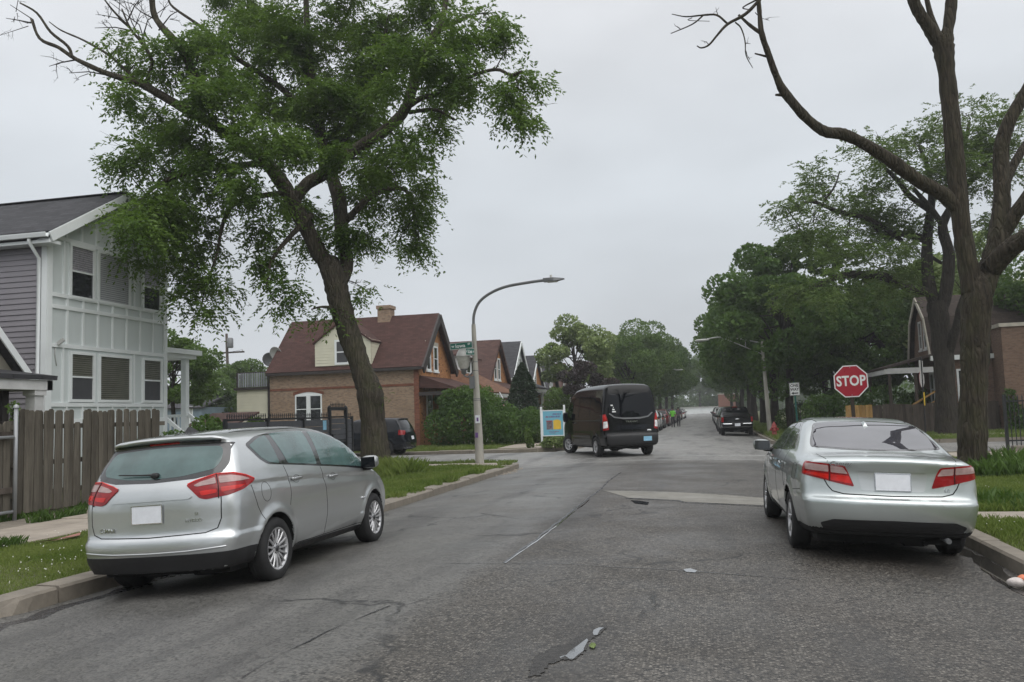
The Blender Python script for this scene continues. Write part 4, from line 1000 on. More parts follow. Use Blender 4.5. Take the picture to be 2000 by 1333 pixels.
# ---------------------------------------------------------------- silver hatchback
def hatchback(loc, rz, tilt):
    root = thing('hatchback', 'silver five door hatchback parked at the left kerb with fogged teal windows', 'car', loc, (0, tilt, rz))
    sil = [(-.74, .25), (-.86, .30), (-.90, .44), (-.895, .56), (-.855, .62), (-.845, .74), (-.84, .90), (-.815, 1.03), (-.77, 1.13), (-.66, 1.32), (-.54, 1.48), (-.585, 1.535), (-.565, 1.565), (-.40, 1.585), (0.1, 1.615), (.7, 1.625), (1.2, 1.615), (1.65, 1.565),
           (2.1, 1.425), (2.5, 1.21), (2.8, 1.06), (3.1, .96), (3.35, .84), (3.5, .70), (3.55, .52), (3.50, .32), (3.35, .22), (2.5, .21), (1.3, .21), (.2, .22)]
    sec = [(.15, .80), (.22, .88), (.36, .955), (.5, .985), (.65, 1.0), (.85, 1.0), (1.0, .985), (1.1, .962), (1.2, .925), (1.32, .87), (1.45, .795), (1.54, .725), (1.62, .62), (1.75, .5)]
    plan = [(-1.2, .86), (-.9, .905), (-.5, .962), (0, .99), (.6, 1), (2.0, 1), (2.7, .985), (3.1, .935), (3.5, .85), (4, .7)]
    ys = [-.9, 0, 1, 2, 3.2]
    b = Body(sil, .914, sec, plan, .20, .36, .055, (0, 2.648), .372, .325, k=.085,
             creases=[(ys, [1.075, 1.055, 1.015, .965, .90], -.016, .11, -.5, 3.0), ([-.9, .5, 1.2, 2.3, 3], [.30, .33, .38, .46, .48], .016, .13, .6, 2.5), ([-1, -.4, -.2, 3], [.585, .60, .62, .62], .02, .14, -1.3, -.18)],
             flare=.024)
    silver = M['silver']
    b.body('body', [silver, M['under']], .0215, root, lambda C, n: C[:, 2] < .262)
    for fr, s in (('R', 1), ('L', -1)):
        dlo = rounded([(-.25, 1.43), (.0, 1.505), (.35, 1.54), (.8, 1.557), (1.2, 1.55), (1.6, 1.51), (2.0, 1.41), (2.36, 1.235), (2.75, .985), (2.6, .965), (1.9, 1.045), (1.2, 1.105), (.5, 1.165), (.0, 1.205), (-.12, 1.27)], .05)
        patch(b, 'window_surround', dlo, fr, M['frit'], root, off=.003, cell=.06, rim=.01)
        for nm, poly in (('window', [(-.19, 1.415), (.05, 1.485), (.235, 1.515), (.235, 1.20), (.03, 1.225), (-.08, 1.28)]),
                         ('window', [(.335, 1.525), (.7, 1.54), (1.12, 1.535), (1.065, 1.135), (.41, 1.19)]),
                         ('window', [(1.25, 1.53), (1.6, 1.485), (1.97, 1.385), (2.30, 1.225), (2.52, 1.05), (2.46, 1.01), (1.9, 1.065), (1.17, 1.125)])):
            patch(b, nm, rounded(poly, .03), fr, M['teal_glass'], root, off=.006, cell=.08, rim=.008)
        patch(b, 'quarter_glass', rounded([(2.60, 1.035), (2.70, .995), (2.54, .985), (2.56, 1.03)], .01), fr, M['side_glass'], root, off=.006, cell=.08)
        for path in ([(.29, 1.17), (.34, .98), (.335, .86), (.30, .74)], [(1.13, 1.105), (1.19, .85), (1.20, .55), (1.15, .31)], [(2.60, .955), (2.52, .75), (2.47, .55), (2.44, .31)], [(.52, .31), (1.15, .31), (2.42, .31)],
                     [(-.41, 1.02), (-.385, .93), (-.34, .80), (-.25, .655)]):
            ribbon(b, 'panel_gap', path, fr, M['under'], root, w=.007)
        if s > 0: ribbon(b, 'fuel_flap_gap', [(-.16 + .085 * math.cos(t), .93 + .10 * math.sin(t)) for t in lin(0, 2 * math.pi, 30)], fr, M['under'], root, w=.004)
        handles(b, root, fr, [(.50, 1.01), (1.42, .965)], silver)
        mr_ = link('wing_mirror', None, root, loc=(s * .99, 2.38, 1.055))
        pod('housing', silver, mr_, (0, 0, .02), (.115, .075, .085), sq=.7); pod('mirror_base', M['plastic'], mr_, (-.06 * s, .02, -.055), (.09, .05, .035))
        m = MB(); m.bbox((-.095, -.081, -.05), (.095, -.071, .085), .004); m.build('mirror_glass', M['dark_glass'], mr_)
        patch(b, 'sill_cladding', rounded([(.44, .225), (2.25, .215), (2.25, .285), (.44, .305)], .02), fr, M['plastic'], root, off=.006, cell=.08)
        ribbon(b, 'roof_joint', [(s * .56, -.28), (s * .60, .4), (s * .59, 1.1), (s * .55, 1.7)], 'T', M['under'], root, w=.012, off=.001)
        # rear lamp cluster wraps round the corner
        A = 45 * s; q = lambda pts: [(s * u_, z_) for u_, z_ in (pts if s > 0 else pts)][::s]
        lamp = q([(-.285, 1.075), (-.20, 1.115), (-.02, 1.165), (.13, 1.162), (.26, 1.128), (.375, 1.075), (.33, 1.045), (.22, .995), (.06, .955), (-.14, .93), (-.19, .945)])
        patch(b, 'tail_lamp', rounded(lamp, .02), diag(A), M['lens_red'], root, off=.010, cell=.05, rim=.016)
        for pts in ([(-.225, 1.068), (-.16, 1.098), (-.035, 1.130), (-.035, 1.072), (-.20, 1.055)], [(-.005, 1.138), (.10, 1.140), (.22, 1.115), (.30, 1.083), (.20, 1.078), (-.005, 1.073)]):
            patch(b, 'lamp_clear_lens', rounded(q(pts), .012), diag(A), M['lens_clear'], root, off=.0135, cell=.05, rim=.006)
        for pts in ([(-.17, .965), (-.04, .985), (-.04, 1.02), (-.185, 1.01)], [(.0, .985), (.17, 1.01), (.24, 1.04), (.0, 1.035)]):
            patch(b, 'lamp_red_lens', rounded(q(pts), .012), diag(A), M['lens_bright'], root, off=.013, cell=.05, rim=.006)
        ribbon(b, 'lamp_edge', q([(-.27, 1.083), (-.20, 1.112), (-.02, 1.162), (.13, 1.159), (.26, 1.125), (.36, 1.08)]), diag(A), M['lens_bright'], root, w=.012, off=.0125)
        ribbon(b, 'lamp_split', q([(-.02, 1.165), (-.02, 1.05), (-.03, .93)]), diag(A), M['under'], root, w=.007, off=.0135)
    rw = [(-.70, 1.178), (-.45, 1.135), (0, 1.12), (.45, 1.135), (.70, 1.178), (.70, 1.465), (.5, 1.485), (0, 1.495), (-.5, 1.485), (-.70, 1.465)]
    for s in (-1, 1): patch(b, 'rear_window_border', rounded([(s * u_, z_) for u_, z_ in [(-.10, 1.165), (.0, 1.195), (.07, 1.27), (.115, 1.40), (.12, 1.46), (.06, 1.475), (-.12, 1.47)]][::s], .03), diag(48 * s), M['frit'], root, off=.004, cell=.05)
    patch(b, 'rear_window_border', rounded(rw, .02), 'B', M['frit'], root, off=.003, cell=.06)
    patch(b, 'rear_window', rounded([(-.66, 1.28), (-.62, 1.215), (-.3, 1.165), (0, 1.155), (.3, 1.165), (.62, 1.215), (.665, 1.30), (.63, 1.435), (0, 1.465), (-.6, 1.435)], .06), 'B', M['teal_glass'], root, off=.006, cell=.06)
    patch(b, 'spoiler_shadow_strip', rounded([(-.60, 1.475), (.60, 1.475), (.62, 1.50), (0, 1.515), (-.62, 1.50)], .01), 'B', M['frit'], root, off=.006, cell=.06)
    patch(b, 'brake_light', rounded([(-.17, 1.492), (.17, 1.492), (.17, 1.512), (-.17, 1.512)], .005), 'B', M['lens_red'], root, off=.010, cell=.06)
    P, N = surf(b, 'B', .02, 1.185)
    w = link('rear_wiper', None, root, loc=P + N * .02)
    pod('wiper_hub', M['plastic'], w, (0, 0, 0), (.045, .03, .028)); m = MB(); m.tube([(0, 0, .01), (-.12, -.005, .012), (-.42, .01, .03)], [.011, .009, .006], 6); m.build('wiper_arm', M['plastic'], w)
    ribbon(b, 'tailgate_gap', [(.735, 1.14), (.72, 1.0), (.728, .90), (.725, .74), (.69, .65), (.58, .615), (0, .60), (-.58, .615), (-.69, .65), (-.725, .74), (-.728, .90), (-.72, 1.0), (-.735, 1.14)], 'B', M['under'], root, w=.010, off=.001)
    patch(b, 'tailgate_handle', rounded([(-.44, .945), (.42, .945), (.455, .965), (.44, 1.0), (-.44, 1.0), (-.455, .965)], .015), 'B', silver, root, off=.014, cell=.06, rim=.02)
    patch(b, 'bumper_cladding', rounded([(-.71, .27), (.71, .27), (.71, .425), (-.71, .425)], .02), 'B', M['plastic'], root, off=.007, cell=.07)
    for s in (-1, 1):
        fr = diag(50 * s); pts = [(s * u_, z_) for u_, z_ in [(-.205, .27), (.26, .27), (.275, .43), (-.205, .425)]][::s]
        patch(b, 'bumper_cladding', rounded(pts, .01), fr, M['plastic'], root, off=.0085, cell=.06)
        P, N = surf(b, 'B', s * .62, .50); pr = [(s * x, z) for x, z in [(.42, .475), (.66, .48), (.70, .50), (.66, .53), (.42, .525)]][::s]
    ribbon(b, 'bumper_crease', [(-.78, .475), (-.4, .455), (0, .45), (.4, .455), (.78, .475)], 'B', silver, root, w=.016, off=.006)
    plate(b, root, -.02, .825, M['plate'], .33, .165)
    badge(b, root, 'C-MAX', .058, -.50, .685, M['chrome'], ital=.2); badge(b, root, 'HYBRID', .042, .47, .74, M['chrome']); badge(b, root, 'SE', .036, .50, .80, M['chrome'])
    P, N = surf(b, 'R', 2.28, .62); text('badge', 'Hybrid', .045, M['chrome'], root, P + Vector((.006, 0, 0)), (R(90), 0, R(90)), .003, 1.0)
    m = MB(); m.add([(-.03, -.18, 1.60), (.03, -.18, 1.60), (.03, .02, 1.61), (-.03, .02, 1.61), (0, -.14, 1.665), (0, -.08, 1.665)], [(0, 1, 4), (1, 2, 5, 4), (2, 3, 5), (3, 0, 4, 5)]); m.build('antenna', M['plastic'], root)
    underside(root, .7, -.6, 3.2, .20)
    for s in (-1, 1):
        for yy in (0, 2.648): wheel(root, (s * .80, yy, .325), .325, .215, s, M['alloy'], 15, .222)
    return root
hatch = hatchback((-5.32, 8.38, -.085), R(-.5), R(-3.0))

# ---------------------------------------------------------------- silver sedan
def sedan(loc, rz, tilt):
    root = thing('sedan', 'silver four door sedan parked at the right kerb seen from behind', 'car', loc, (0, tilt, rz))
    sil = [(-.86, .27), (-1.00, .33), (-1.06, .44), (-1.075, .58), (-1.065, .645), (-1.01, .685), (-.985, .80), (-.975, .92), (-.985, 1.02), (-.97, 1.058), (-.90, 1.078), (-.70, 1.098), (-.42, 1.118), (-.05, 1.245), (.25, 1.355), (.5, 1.42), (.8, 1.46), (1.15, 1.472), (1.5, 1.455), (1.85, 1.40),
           (2.3, 1.20), (2.7, 1.03), (3.0, .965), (3.4, .885), (3.65, .76), (3.735, .56), (3.70, .34), (3.5, .22), (2.4, .20), (1.2, .20), (0, .21)]
    sec = [(.15, .80), (.22, .88), (.36, .95), (.5, .98), (.65, 1.0), (.82, 1.0), (.93, .98), (1.01, .945), (1.07, .895), (1.15, .845), (1.28, .775), (1.38, .70), (1.45, .62), (1.6, .5)]
    plan = [(-1.4, .84), (-1.05, .90), (-.6, .965), (0, .992), (.7, 1), (2.0, 1), (2.8, .985), (3.2, .94), (3.6, .86), (4, .7)]
    b = Body(sil, .91, sec, plan, .23, .38, .05, (0, 2.776), .368, .325, k=.095,
             creases=[([-1, 0, 2, 3.5], [.955, .945, .92, .87], -.010, .16, -1.3, 3.4), ([-1.2, -.4, 3], [.665, .675, .68], .012, .16, -1.4, -.28), ([0, .6, 2.3, 3], [.34, .36, .40, .4], .012, .12, .5, 2.4)], flare=.016)
    paint_ = M['silver_cool']
    b.body('body', [paint_, M['under']], .0215, root, lambda C, n: (C[:, 2] < .345) & (C[:, 1] < -.3))
    patch(b, 'rear_window_border', rounded([(-.68, 1.14), (-.35, 1.125), (0, 1.12), (.35, 1.125), (.68, 1.14), (.665, 1.20), (.56, 1.395), (.3, 1.422), (0, 1.428), (-.3, 1.422), (-.56, 1.395), (-.665, 1.20)], .05), 'B', M['frit'], root, off=.003, cell=.06)
    patch(b, 'rear_window', rounded([(-.655, 1.15), (-.35, 1.137), (0, 1.132), (.35, 1.137), (.655, 1.15), (.64, 1.20), (.545, 1.387), (.3, 1.410), (0, 1.416), (-.3, 1.410), (-.545, 1.387), (-.64, 1.20)], .05), 'B', M['lilac_glass'], root, off=.0055, cell=.06)
    for fr, s in (('R', 1), ('L', -1)):
        dlo = rounded([(.20, 1.10), (.30, 1.17), (.52, 1.31), (.85, 1.40), (1.3, 1.415), (1.7, 1.375), (2.05, 1.25), (2.55, 1.005), (2.3, 1.0), (1.5, 1.035), (.8, 1.06)], .05)
        patch(b, 'window_surround', dlo, fr, M['frit'], root, off=.003, cell=.06)
        for poly in ([(.27, 1.112), (.42, 1.22), (.50, 1.275), (.46, 1.09)], [(.52, 1.09), (.57, 1.30), (.9, 1.38), (1.16, 1.39), (1.12, 1.068)], [(1.2, 1.065), (1.23, 1.39), (1.65, 1.36), (2.0, 1.24), (2.33, 1.075), (2.3, 1.02), (1.7, 1.045)]):
            patch(b, 'window', rounded(poly, .03), fr, M['side_glass'], root, off=.006, cell=.08)
        for path in ([(.50, 1.07), (.52, .9), (.46, .75), (.38, .66)], [(1.16, 1.045), (1.20, .8), (1.2, .5), (1.16, .3)], [(2.40, .99), (2.36, .75), (2.3, .5), (2.28, .3)], [(.45, .3), (2.28, .3)], [(-.32, .68), (-.55, .70), (-.72, .72)]):
            ribbon(b, 'panel_gap', path, fr, M['under'], root, w=.007)
        ribbon(b, 'deck_gap', [(s * .60, -.98), (s * .635, -.85), (s * .665, -.62), (s * .66, -.47)], 'T', M['under'], root, w=.008, off=.001)
        if s < 0: ribbon(b, 'fuel_flap_gap', rounded([(-.42, .96), (-.22, .97), (-.22, .80), (-.42, .79)], .04), fr, M['under'], root, w=.004, closed=True)
        handles(b, root, fr, [(.72, .90), (1.70, .885)], paint_)
        mr_ = link('wing_mirror', None, root, loc=(s * 1.00, 2.06, 1.045))
        pod('housing', paint_, mr_, (0, 0, .02), (.115, .07, .075), sq=.65); pod('mirror_base', M['plastic'], mr_, (-.09 * s, .02, -.04), (.08, .04, .03))
        m = MB(); m.bbox((-.098, -.076, -.045), (.098, -.066, .082), .004); m.build('mirror_glass', M['side_glass'], mr_)
        A = 32 * s; q = lambda pts: [(s * u_, z_) for u_, z_ in pts][::s]
        lamp = q([(-.205, .775), (-.12, .985), (.12, 1.008), (.315, 1.01), (.325, .88), (.12, .845), (-.03, .81)])
        patch(b, 'tail_lamp', rounded(lamp, [.02, .03, .02, .03, .03, .02, .02]), diag(A), M['lens_red'], root, off=.008, cell=.05, rim=.016)
        for pts in ([(-.145, .90), (-.105, .970), (.01, .982), (.01, .915)], [(.03, .917), (.03, .984), (.20, .995), (.28, .99), (.27, .935)]):
            patch(b, 'lamp_clear_lens', rounded(q(pts), .012), diag(A), M['lens_clear'], root, off=.0115, cell=.05, rim=.006)
        for pts in ([(-.185, .80), (-.155, .88), (.01, .893), (.01, .835)], [(.03, .84), (.03, .895), (.29, .915), (.30, .895), (.12, .865)]):
            patch(b, 'lamp_red_lens', rounded(q(pts), .012), diag(A), M['lens_bright'] if s < 0 else M['lens_red'], root, off=.011, cell=.05, rim=.006)
        ribbon(b, 'lamp_split', q([(.02, 1.0), (.02, .9), (.02, .82)]), diag(A), M['under'], root, w=.006, off=.012)
    ribbon(b, 'boot_gap', [(-.655, .85), (-.62, .78), (-.575, .725), (-.47, .70), (0, .692), (.47, .70), (.575, .725), (.62, .78), (.655, .85)], 'B', M['under'], root, w=.011, off=.001)
    patch(b, 'boot_handle', rounded([(-.33, .935), (.33, .935), (.315, .975), (-.315, .975)], .012), 'B', paint_, root, off=.018, cell=.06, rim=.022)
    patch(b, 'plate_recess', rounded([(-.30, .74), (.30, .74), (.335, .925), (-.335, .925)], .03), 'B', M['silver'], root, off=.003, cell=.06)
    plate(b, root, 0, .83, M['plate'], .33, .165)
    patch(b, 'lower_valance', rounded([(-.66, .335), (.66, .335), (.70, .40), (.58, .445), (0, .452), (-.58, .445), (-.70, .40)], .02), 'B', M['plastic'], root, off=.005, cell=.07)
    badge(b, root, 'Camry', .07, -.50, 1.0, M['chrome'], 1.1, .25); badge(b, root, 'LE', .05, .52, .76, M['chrome'])
    for s in (-1, 1): ribbon(b, 'roof_joint', [(s * .50, .55), (s * .545, .9), (s * .55, 1.4), (s * .52, 1.8)], 'T', M['under'], root, w=.012, off=.001)
    m = MB(); m.tube([(.52, -.98, .26), (.52, -.6, .27)], .026, 12); m.build('exhaust', M['lamp_grey'], root)
    m = MB(); m.add([(-.025, .28, 1.37), (.025, .28, 1.37), (.02, .42, 1.42), (-.02, .42, 1.42), (0, .30, 1.42), (0, .36, 1.43)], [(0, 1, 4), (1, 2, 5, 4), (2, 3, 5), (3, 0, 4, 5)]); m.build('antenna', paint_, root)
    underside(root, .7, -.75, 3.4, .19)
    for s in (-1, 1):
        for yy in (0, 2.776): wheel(root, (s * .785, yy, .325), .325, .21, s, M['alloy'], 7, .215, style='five')
    return root
sedan_o = sedan((1.73, 10.42, -.045), R(1.8), R(2.8))
# ================================================================== BUILDINGS
def wp(pl, c, a, z, d):
    """a point on a wall: pl names the way the wall faces, c its position, a the run along it, d the distance proud of it"""
    return (c + d, a, z) if pl == 'x+' else (c - d, a, z) if pl == 'x-' else (a, c - d, z)
def wbox(m, pl, c, a0, a1, z0, z1, d0, d1, mi=0):
    p, q = wp(pl, c, a0, z0, d0), wp(pl, c, a1, z1, d1)
    m.box([min(u, v) for u, v in zip(p, q)], [max(u, v) for u, v in zip(p, q)], mi); return m
def window(parent, pl, c, a0, a1, z0, z1, frame='white', pane='win_dark', fw=.06, sash=True, blind=None, sill=None, low=None, depth=.05):
    """window > window_frame, pane(s), blind, sill"""
    w = link('window', None, parent); mid = (z0 + z1) / 2
    m = MB()
    for (b0, b1, y0, y1) in ((a0, a0 + fw, z0, z1), (a1 - fw, a1, z0, z1), (a0 + fw, a1 - fw, z1 - fw, z1), (a0 + fw, a1 - fw, z0, z0 + fw)): wbox(m, pl, c, b0, b1, y0, y1, -.02, depth)
    if sash: wbox(m, pl, c, a0 + fw, a1 - fw, mid - .022, mid + .022, -.02, depth - .012)
    m.build('window_frame', M[frame], w)
    segs = ((z0 + fw, mid - .022), (mid + .022, z1 - fw)) if sash else ((z0 + fw, z1 - fw),)
    for k, (y0, y1) in enumerate(segs):
        m = MB(); wbox(m, pl, c, a0 + fw, a1 - fw, y0, y1, .004, .012); m.build('pane', M[(low or pane) if k == 0 and sash else pane], w)
    if blind:
        y0 = segs[-1][0] if low else segs[0][0]; y1 = segs[-1][1]; n = max(3, int((y1 - y0) / .055)); m = MB()
        for k in range(n):
            q = y0 + (y1 - y0) * k / n; wbox(m, pl, c, a0 + fw + .005, a1 - fw - .005, q + .008, q + (y1 - y0) / n - .004, .0125, .0165)
        b = m.build('blind', M[blind], w); b['kind'] = 'stuff'
    if sill:
        m = MB(); wbox(m, pl, c, a0 - .05, a1 + .05, z0 - .09, z0 - .002, -.02, .09); m.build('sill', M[sill], w)
    return w
def slab(m, pts, t, mi=0):
    """a roof plane: quad or triangle given counter-clockwise from outside, with thickness t downwards along its normal"""
    P = [Vector(p) for p in pts]; n = (P[1] - P[0]).cross(P[2] - P[0]).normalized()
    if n.z < 0: n = -n
    k = len(P); vs = P + [p - n * t for p in P]
    m.add(vs, [tuple(range(k)), tuple(reversed(range(k, 2 * k)))] + [(i, (i + 1) % k, (i + 1) % k + k, i + k) for i in range(k)]); return m
def Yx(px, py, X): return atx(px, py, X).y
def Zx(px, py, X): return atx(px, py, X).z

# ---------------------------------------------------------------- two-storey pale panelled house on the left
def white_house():
    X = -16.0; Y0, Y1 = 18.33, 23.25; B = -29.0; EZ = 6.62; RZ = 8.12; YR = (Y0 + Y1) / 2
    root = thing('panelled_house', 'tall two storey house with pale panelled front and grey lapped siding', 'house', (X, YR, 0.1)); root.location = (0, 0, 0)
    m = MB(); m.add([(X, Y0, -.1), (X, Y1, -.1), (X, Y1, EZ), (X, YR, RZ - .12), (X, Y0, EZ), (B, Y0, -.1), (B, Y1, -.1), (B, Y1, EZ), (B, YR, RZ - .12), (B, Y0, EZ)],
                    [(0, 1, 2, 3, 4), (9, 8, 7, 6, 5), (0, 4, 9, 5), (1, 6, 7, 2)])
    wall = m.build('wall', M['panel_white'], root)
    rr = random.Random(3)
    z = .45
    while z < EZ - .05:                                     # lapped siding boards on the side wall
        m = MB(); h = .14; d = rr.uniform(-.002, .002)
        m.add([(X - .13, Y0 - .006, z + h), (B, Y0 - .006, z + h), (B, Y0 - .028 - d, z), (X - .13, Y0 - .028 - d, z), (X - .13, Y0, z + h), (B, Y0, z + h), (B, Y0, z), (X - .13, Y0, z)],
              [(0, 1, 2, 3), (3, 2, 6, 7), (0, 3, 7, 4), (1, 5, 6, 2), (4, 5, 1, 0)])
        m.build('siding_board', M['grey_siding'], root); z += h
    def batten(a0, a1, z0, z1, d=.034, name='batten'): m = MB(); wbox(m, 'x+', X, a0, a1, z0, z1, 0, d); return m.build(name, M['white'], root)
    zz = lambda px, py: Zx(px, py, X); ya = lambda px, py: Yx(px, py, X)
    zt, zb1, zb2, zc, zd = zz(101, 462), zz(103, 575), zz(103, 598), zz(101, 674), zz(103, 791)
    for z_, h in ((zt, .10), (zb1, .10), (zb2, .10), (zc, .10), (zd, .10), (zd - .42, .12)): batten(Y0 + .16, Y1 - .16, z_ - h / 2, z_ + h / 2, .044, 'trim_board')
    for a in (Y0, Y1 - .16): batten(a, a + .16, -.05, EZ - .02 if a > Y0 else EZ - .02, .04, 'corner_board')
    for px in (347, 430, 508, 584, 657, 727, 793):
        a = ya(px / 2.665, 350 + 760 / 2.665)
        batten(a - .03, a + .03, zc + .05, zb2 - .05); batten(a - .03, a + .03, zb2 + .05, zb1 - .05); batten(a - .03, a + .03, zd - .36, zd - .05)
    for px in (345, 425, 503, 580, 653, 720, 785):
        a = ya(px / 2.665, 350 + 250 / 2.665); top = EZ + (RZ - .12 - EZ) * (1 - abs(a - YR) / (YR - Y0)) - .10
        batten(a - .03, a + .03, zt + .05, min(top, RZ))
    for px in (330, 697): 
        a = ya(px / 2.665, 350 + 450 / 2.665); batten(a - .03, a + .03, zb1 + .05, zt - .05); batten(a - .03, a + .03, zd + .05, zc - .05)
    U0, U1, L0, L1 = zz(134, 582), zz(134, 474), zz(134, 786), zz(134, 686)
    ws = [(134, 184), (189, 253.5), (276, 313)]; ws2 = [(134, 183.5), (190.5, 255), (276.5, 315)]
    for k, (p, q) in enumerate(ws):
        window(root, 'x+', X, ya(p, 530), ya(q, 540), U0, U1, 'white', 'win_screen', .075, sash=k != 1, blind='blind_lilac' if k != 1 else 'blind', low='win_dark', depth=.055)
    for k, (p, q) in enumerate(ws2):
        window(root, 'x+', X, ya(p, 730), ya(q, 735), L0, L1, 'white', 'win_dark', .075, sash=k != 1, blind='blind_dim', low='win_screen', depth=.055)
    # roof with boxed eaves, rake boards and gutter
    ov, oe = .42, .38; s_ = (RZ - EZ) / (YR - Y0); ze = EZ - oe * s_ + .12
    m = MB()
    slab(m, [(X + ov, Y0 - oe, ze), (X + ov, YR, RZ + .03), (B - .3, YR, RZ + .03), (B - .3, Y0 - oe, ze)], .09); m.build('roof', M['grey_shingle'], root)
    m = MB(); slab(m, [(X + ov, YR, RZ + .03), (X + ov, Y1 + oe, ze), (B - .3, Y1 + oe, ze), (B - .3, YR, RZ + .03)], .09); m.build('roof', M['grey_shingle'], root)
    m = MB(); m.box((B, YR - .09, RZ + .03), (X + ov - .1, YR + .09, RZ + .055)); m.build('ridge_cap', M['grey_shingle'], root)
    for yb, sg in ((Y0 - oe, 1), (Y1 + oe, -1)):
        m = MB(); a, b = Vector((X + ov + .015, yb, ze - .16)), Vector((X + ov + .015, YR, RZ - .13)); m.beam(a, b, .04, .24); m.build('rake_board', M['white'], root)
        m = MB(); m.add([(X + ov - .04, yb, ze - .22), (X + ov - .04, YR, RZ - .2), (X + .002, YR, RZ - .2), (X + .002, yb, ze - .22)], [(0, 1, 2, 3)]); slab(m, [(X + ov - .04, yb, ze - .22), (X + ov - .04, YR, RZ - .2), (X + .002, YR, RZ - .2), (X + .002, yb, ze - .22)], .02) ; m.build('soffit', M['white'], root)
    m = MB(); m.box((B, Y0 - oe, ze - .30), (X + ov - .02, Y0 - .004, ze - .22)); m.build('soffit', M['white'], root)
    m = MB()
    prof = [(0, 0), (-.03, -.11), (-.12, -.11), (-.145, -.02), (-.145, 0), (-.12, -.01), (-.11, -.09), (-.035, -.09), (-.012, 0)]
    m.prism([(Y0 - oe + .0 + a, ze - .06 + b) for a, b in prof], B, X + ov - .03, 'x'); m.build('gutter', M['white'], root)
    m = MB(); m.tube([(X - .15, Y0 - oe - .05, ze - .15), (X - .15, Y0 - oe - .05, ze - .26), (X - .15, Y0 - .10, ze - .62), (X - .15, Y0 - .10, .35), (X - .1, Y0 - .2, .22)], .045, 8); m.build('downspout', M['white'], root)
    m = MB(); m.box((X - .13, Y0 - .035, 0), (X + .035, Y0 - .001, EZ - .1)); m.build('corner_board', M['white'], root)
    m = MB(); m.beam((X + .05, Y0 + .35, zz(108, 672)), (X + .2, Y0 + .38, zz(105, 663)), .05, .09); m.tube([(X + .02, Y0 + .3, zz(106, 676)), (X + .02, Y0 + .28, zz(100, 690)), (X + .02, Y0 + .35, zz(108, 715))], .012, 5); m.build('floodlight', M['sign_back'], root)
    m = MB(); m.box((-21.2, YR - 1.25, RZ - .72), (-20.2, YR - .8, RZ - .40)); m.build('roof_vent', M['lamp_grey'], root)
    # side porch with steps coming down to the verge
    P = link('porch', None, root); px_, py_ = -16.35, 24.75
    m = MB(); m.box((-18.6, Y1 + .03, 3.72), (px_ + .25, py_ + .25, 3.84)); m.box((-18.7, Y1 + .03, 3.84), (px_ + .38, py_ + .38, 3.99)); m.build('porch_roof', M['white'], P)
    m = MB(); m.box((px_ - .09, py_ - .09, .1), (px_ + .09, py_ + .09, 3.72)); m.build('porch_post', M['white'], P)
    m = MB(); m.box((-18.6, Y1 + .02, .95), (px_ + .1, py_ + .12, 1.08)); m.build('porch_floor', M['white_old'], P)
    for yy in (Y1 + .12, py_ + .02):
        m = MB(); m.beam((px_ + .1, yy, 1.95), (px_ + 1.55, yy, .82), .08, .10)
        for k in range(8):
            t = .1 + k / 8.5; m.beam((px_ + .1 + 1.45 * t, yy, .2 if t > .6 else .9 - t), (px_ + .1 + 1.45 * t, yy, 1.95 - 1.13 * t), .035, .035)
        m.build('stair_rail', M['white'], P)
    m = MB(); m.box((-18.5, py_ - .03, 1.86), (px_ - .1, py_ + .04, 1.95))
    for k in range(14): m.box((-18.4 + k * .15, py_ - .02, 1.08), (-18.36 + k * .15, py_ + .02, 1.86))
    m.build('balustrade', M['white'], P)
    for k in range(5): m = MB(); m.box((px_ + .1 + .27 * k, Y1 + .15, .0), (px_ + .4 + .27 * k, py_, .88 - .17 * k)); m.build('step', M['white_old'], P)
    return root
white_house()

# ---------------------------------------------------------------- porch of the low neighbour at the far left
def low_porch():
    X = -14.6; YN = 16.35
    root = thing('bungalow', 'low bungalow porch with grey shingled roof at the picture edge', 'house')
    m = MB(); m.box((-24, 8.5, -.1), (X - 1.4, YN - .2, 2.62)); m.build('wall', M['white_old'], root)
    m = MB(); slab(m, [(X + .35, YN + .35, 2.80), (X - 1.9, YN + .35, 3.12), (X - 1.9, 8, 3.12), (X + .35, 8, 2.80)], .10); m.build('porch_roof', M['grey_shingle'], root)
    m = MB(); m.box((X + .1, 8.2, 2.48), (X + .28, YN + .28, 2.70)); m.box((X - 1.9, YN + .12, 2.48), (X + .28, YN + .28, 2.70)); m.build('fascia', M['white_old'], root)
    zg = Zx(0, 600, X - 1.5)
    gy = 17.3; k = 1.07
    m = MB(); m.add([(X - 1.2, gy - .2, 2.95), (X - 1.2, gy - 3.2, 2.95 + 3 * k), (X - 1.2, gy - 6.2, 2.95), (-26, gy - .2, 2.95), (-26, gy - 3.2, 2.95 + 3 * k), (-26, gy - 6.2, 2.95)], [(0, 1, 2), (5, 4, 3)]); m.build('gable', M['stone'], root)
    for sg in (1, -1):
        ye = gy - 3.2 + sg * 3.2
        m = MB(); slab(m, [(X - .85, ye, 2.88), (X - .85, gy - 3.2, 2.98 + 3.05 * k), (-26, gy - 3.2, 2.98 + 3.05 * k), (-26, ye, 2.88)], .08); m.build('roof', M['grey_shingle'], root)
        m = MB(); m.beam((X - .83, ye, 2.76), (X - .83, gy - 3.2, 2.84 + 3.05 * k), .04, .16); m.build('rake_board', M['white'], root)
    for y_ in (YN - .05, YN - 2.1):
        m = MB(); m.box((X - .02, y_ - .13, .1), (X + .22, y_ + .13, 2.38)); m.box((X - .06, y_ - .17, 2.36), (X + .26, y_ + .17, 2.48)); m.build('porch_post', M['white_old'], root)
    m = MB(); m.box((X - .5, YN - .5, .1), (X - .32, YN - .32, 2.48)); m.build('porch_post', M['trim_brown'], root)
low_porch()

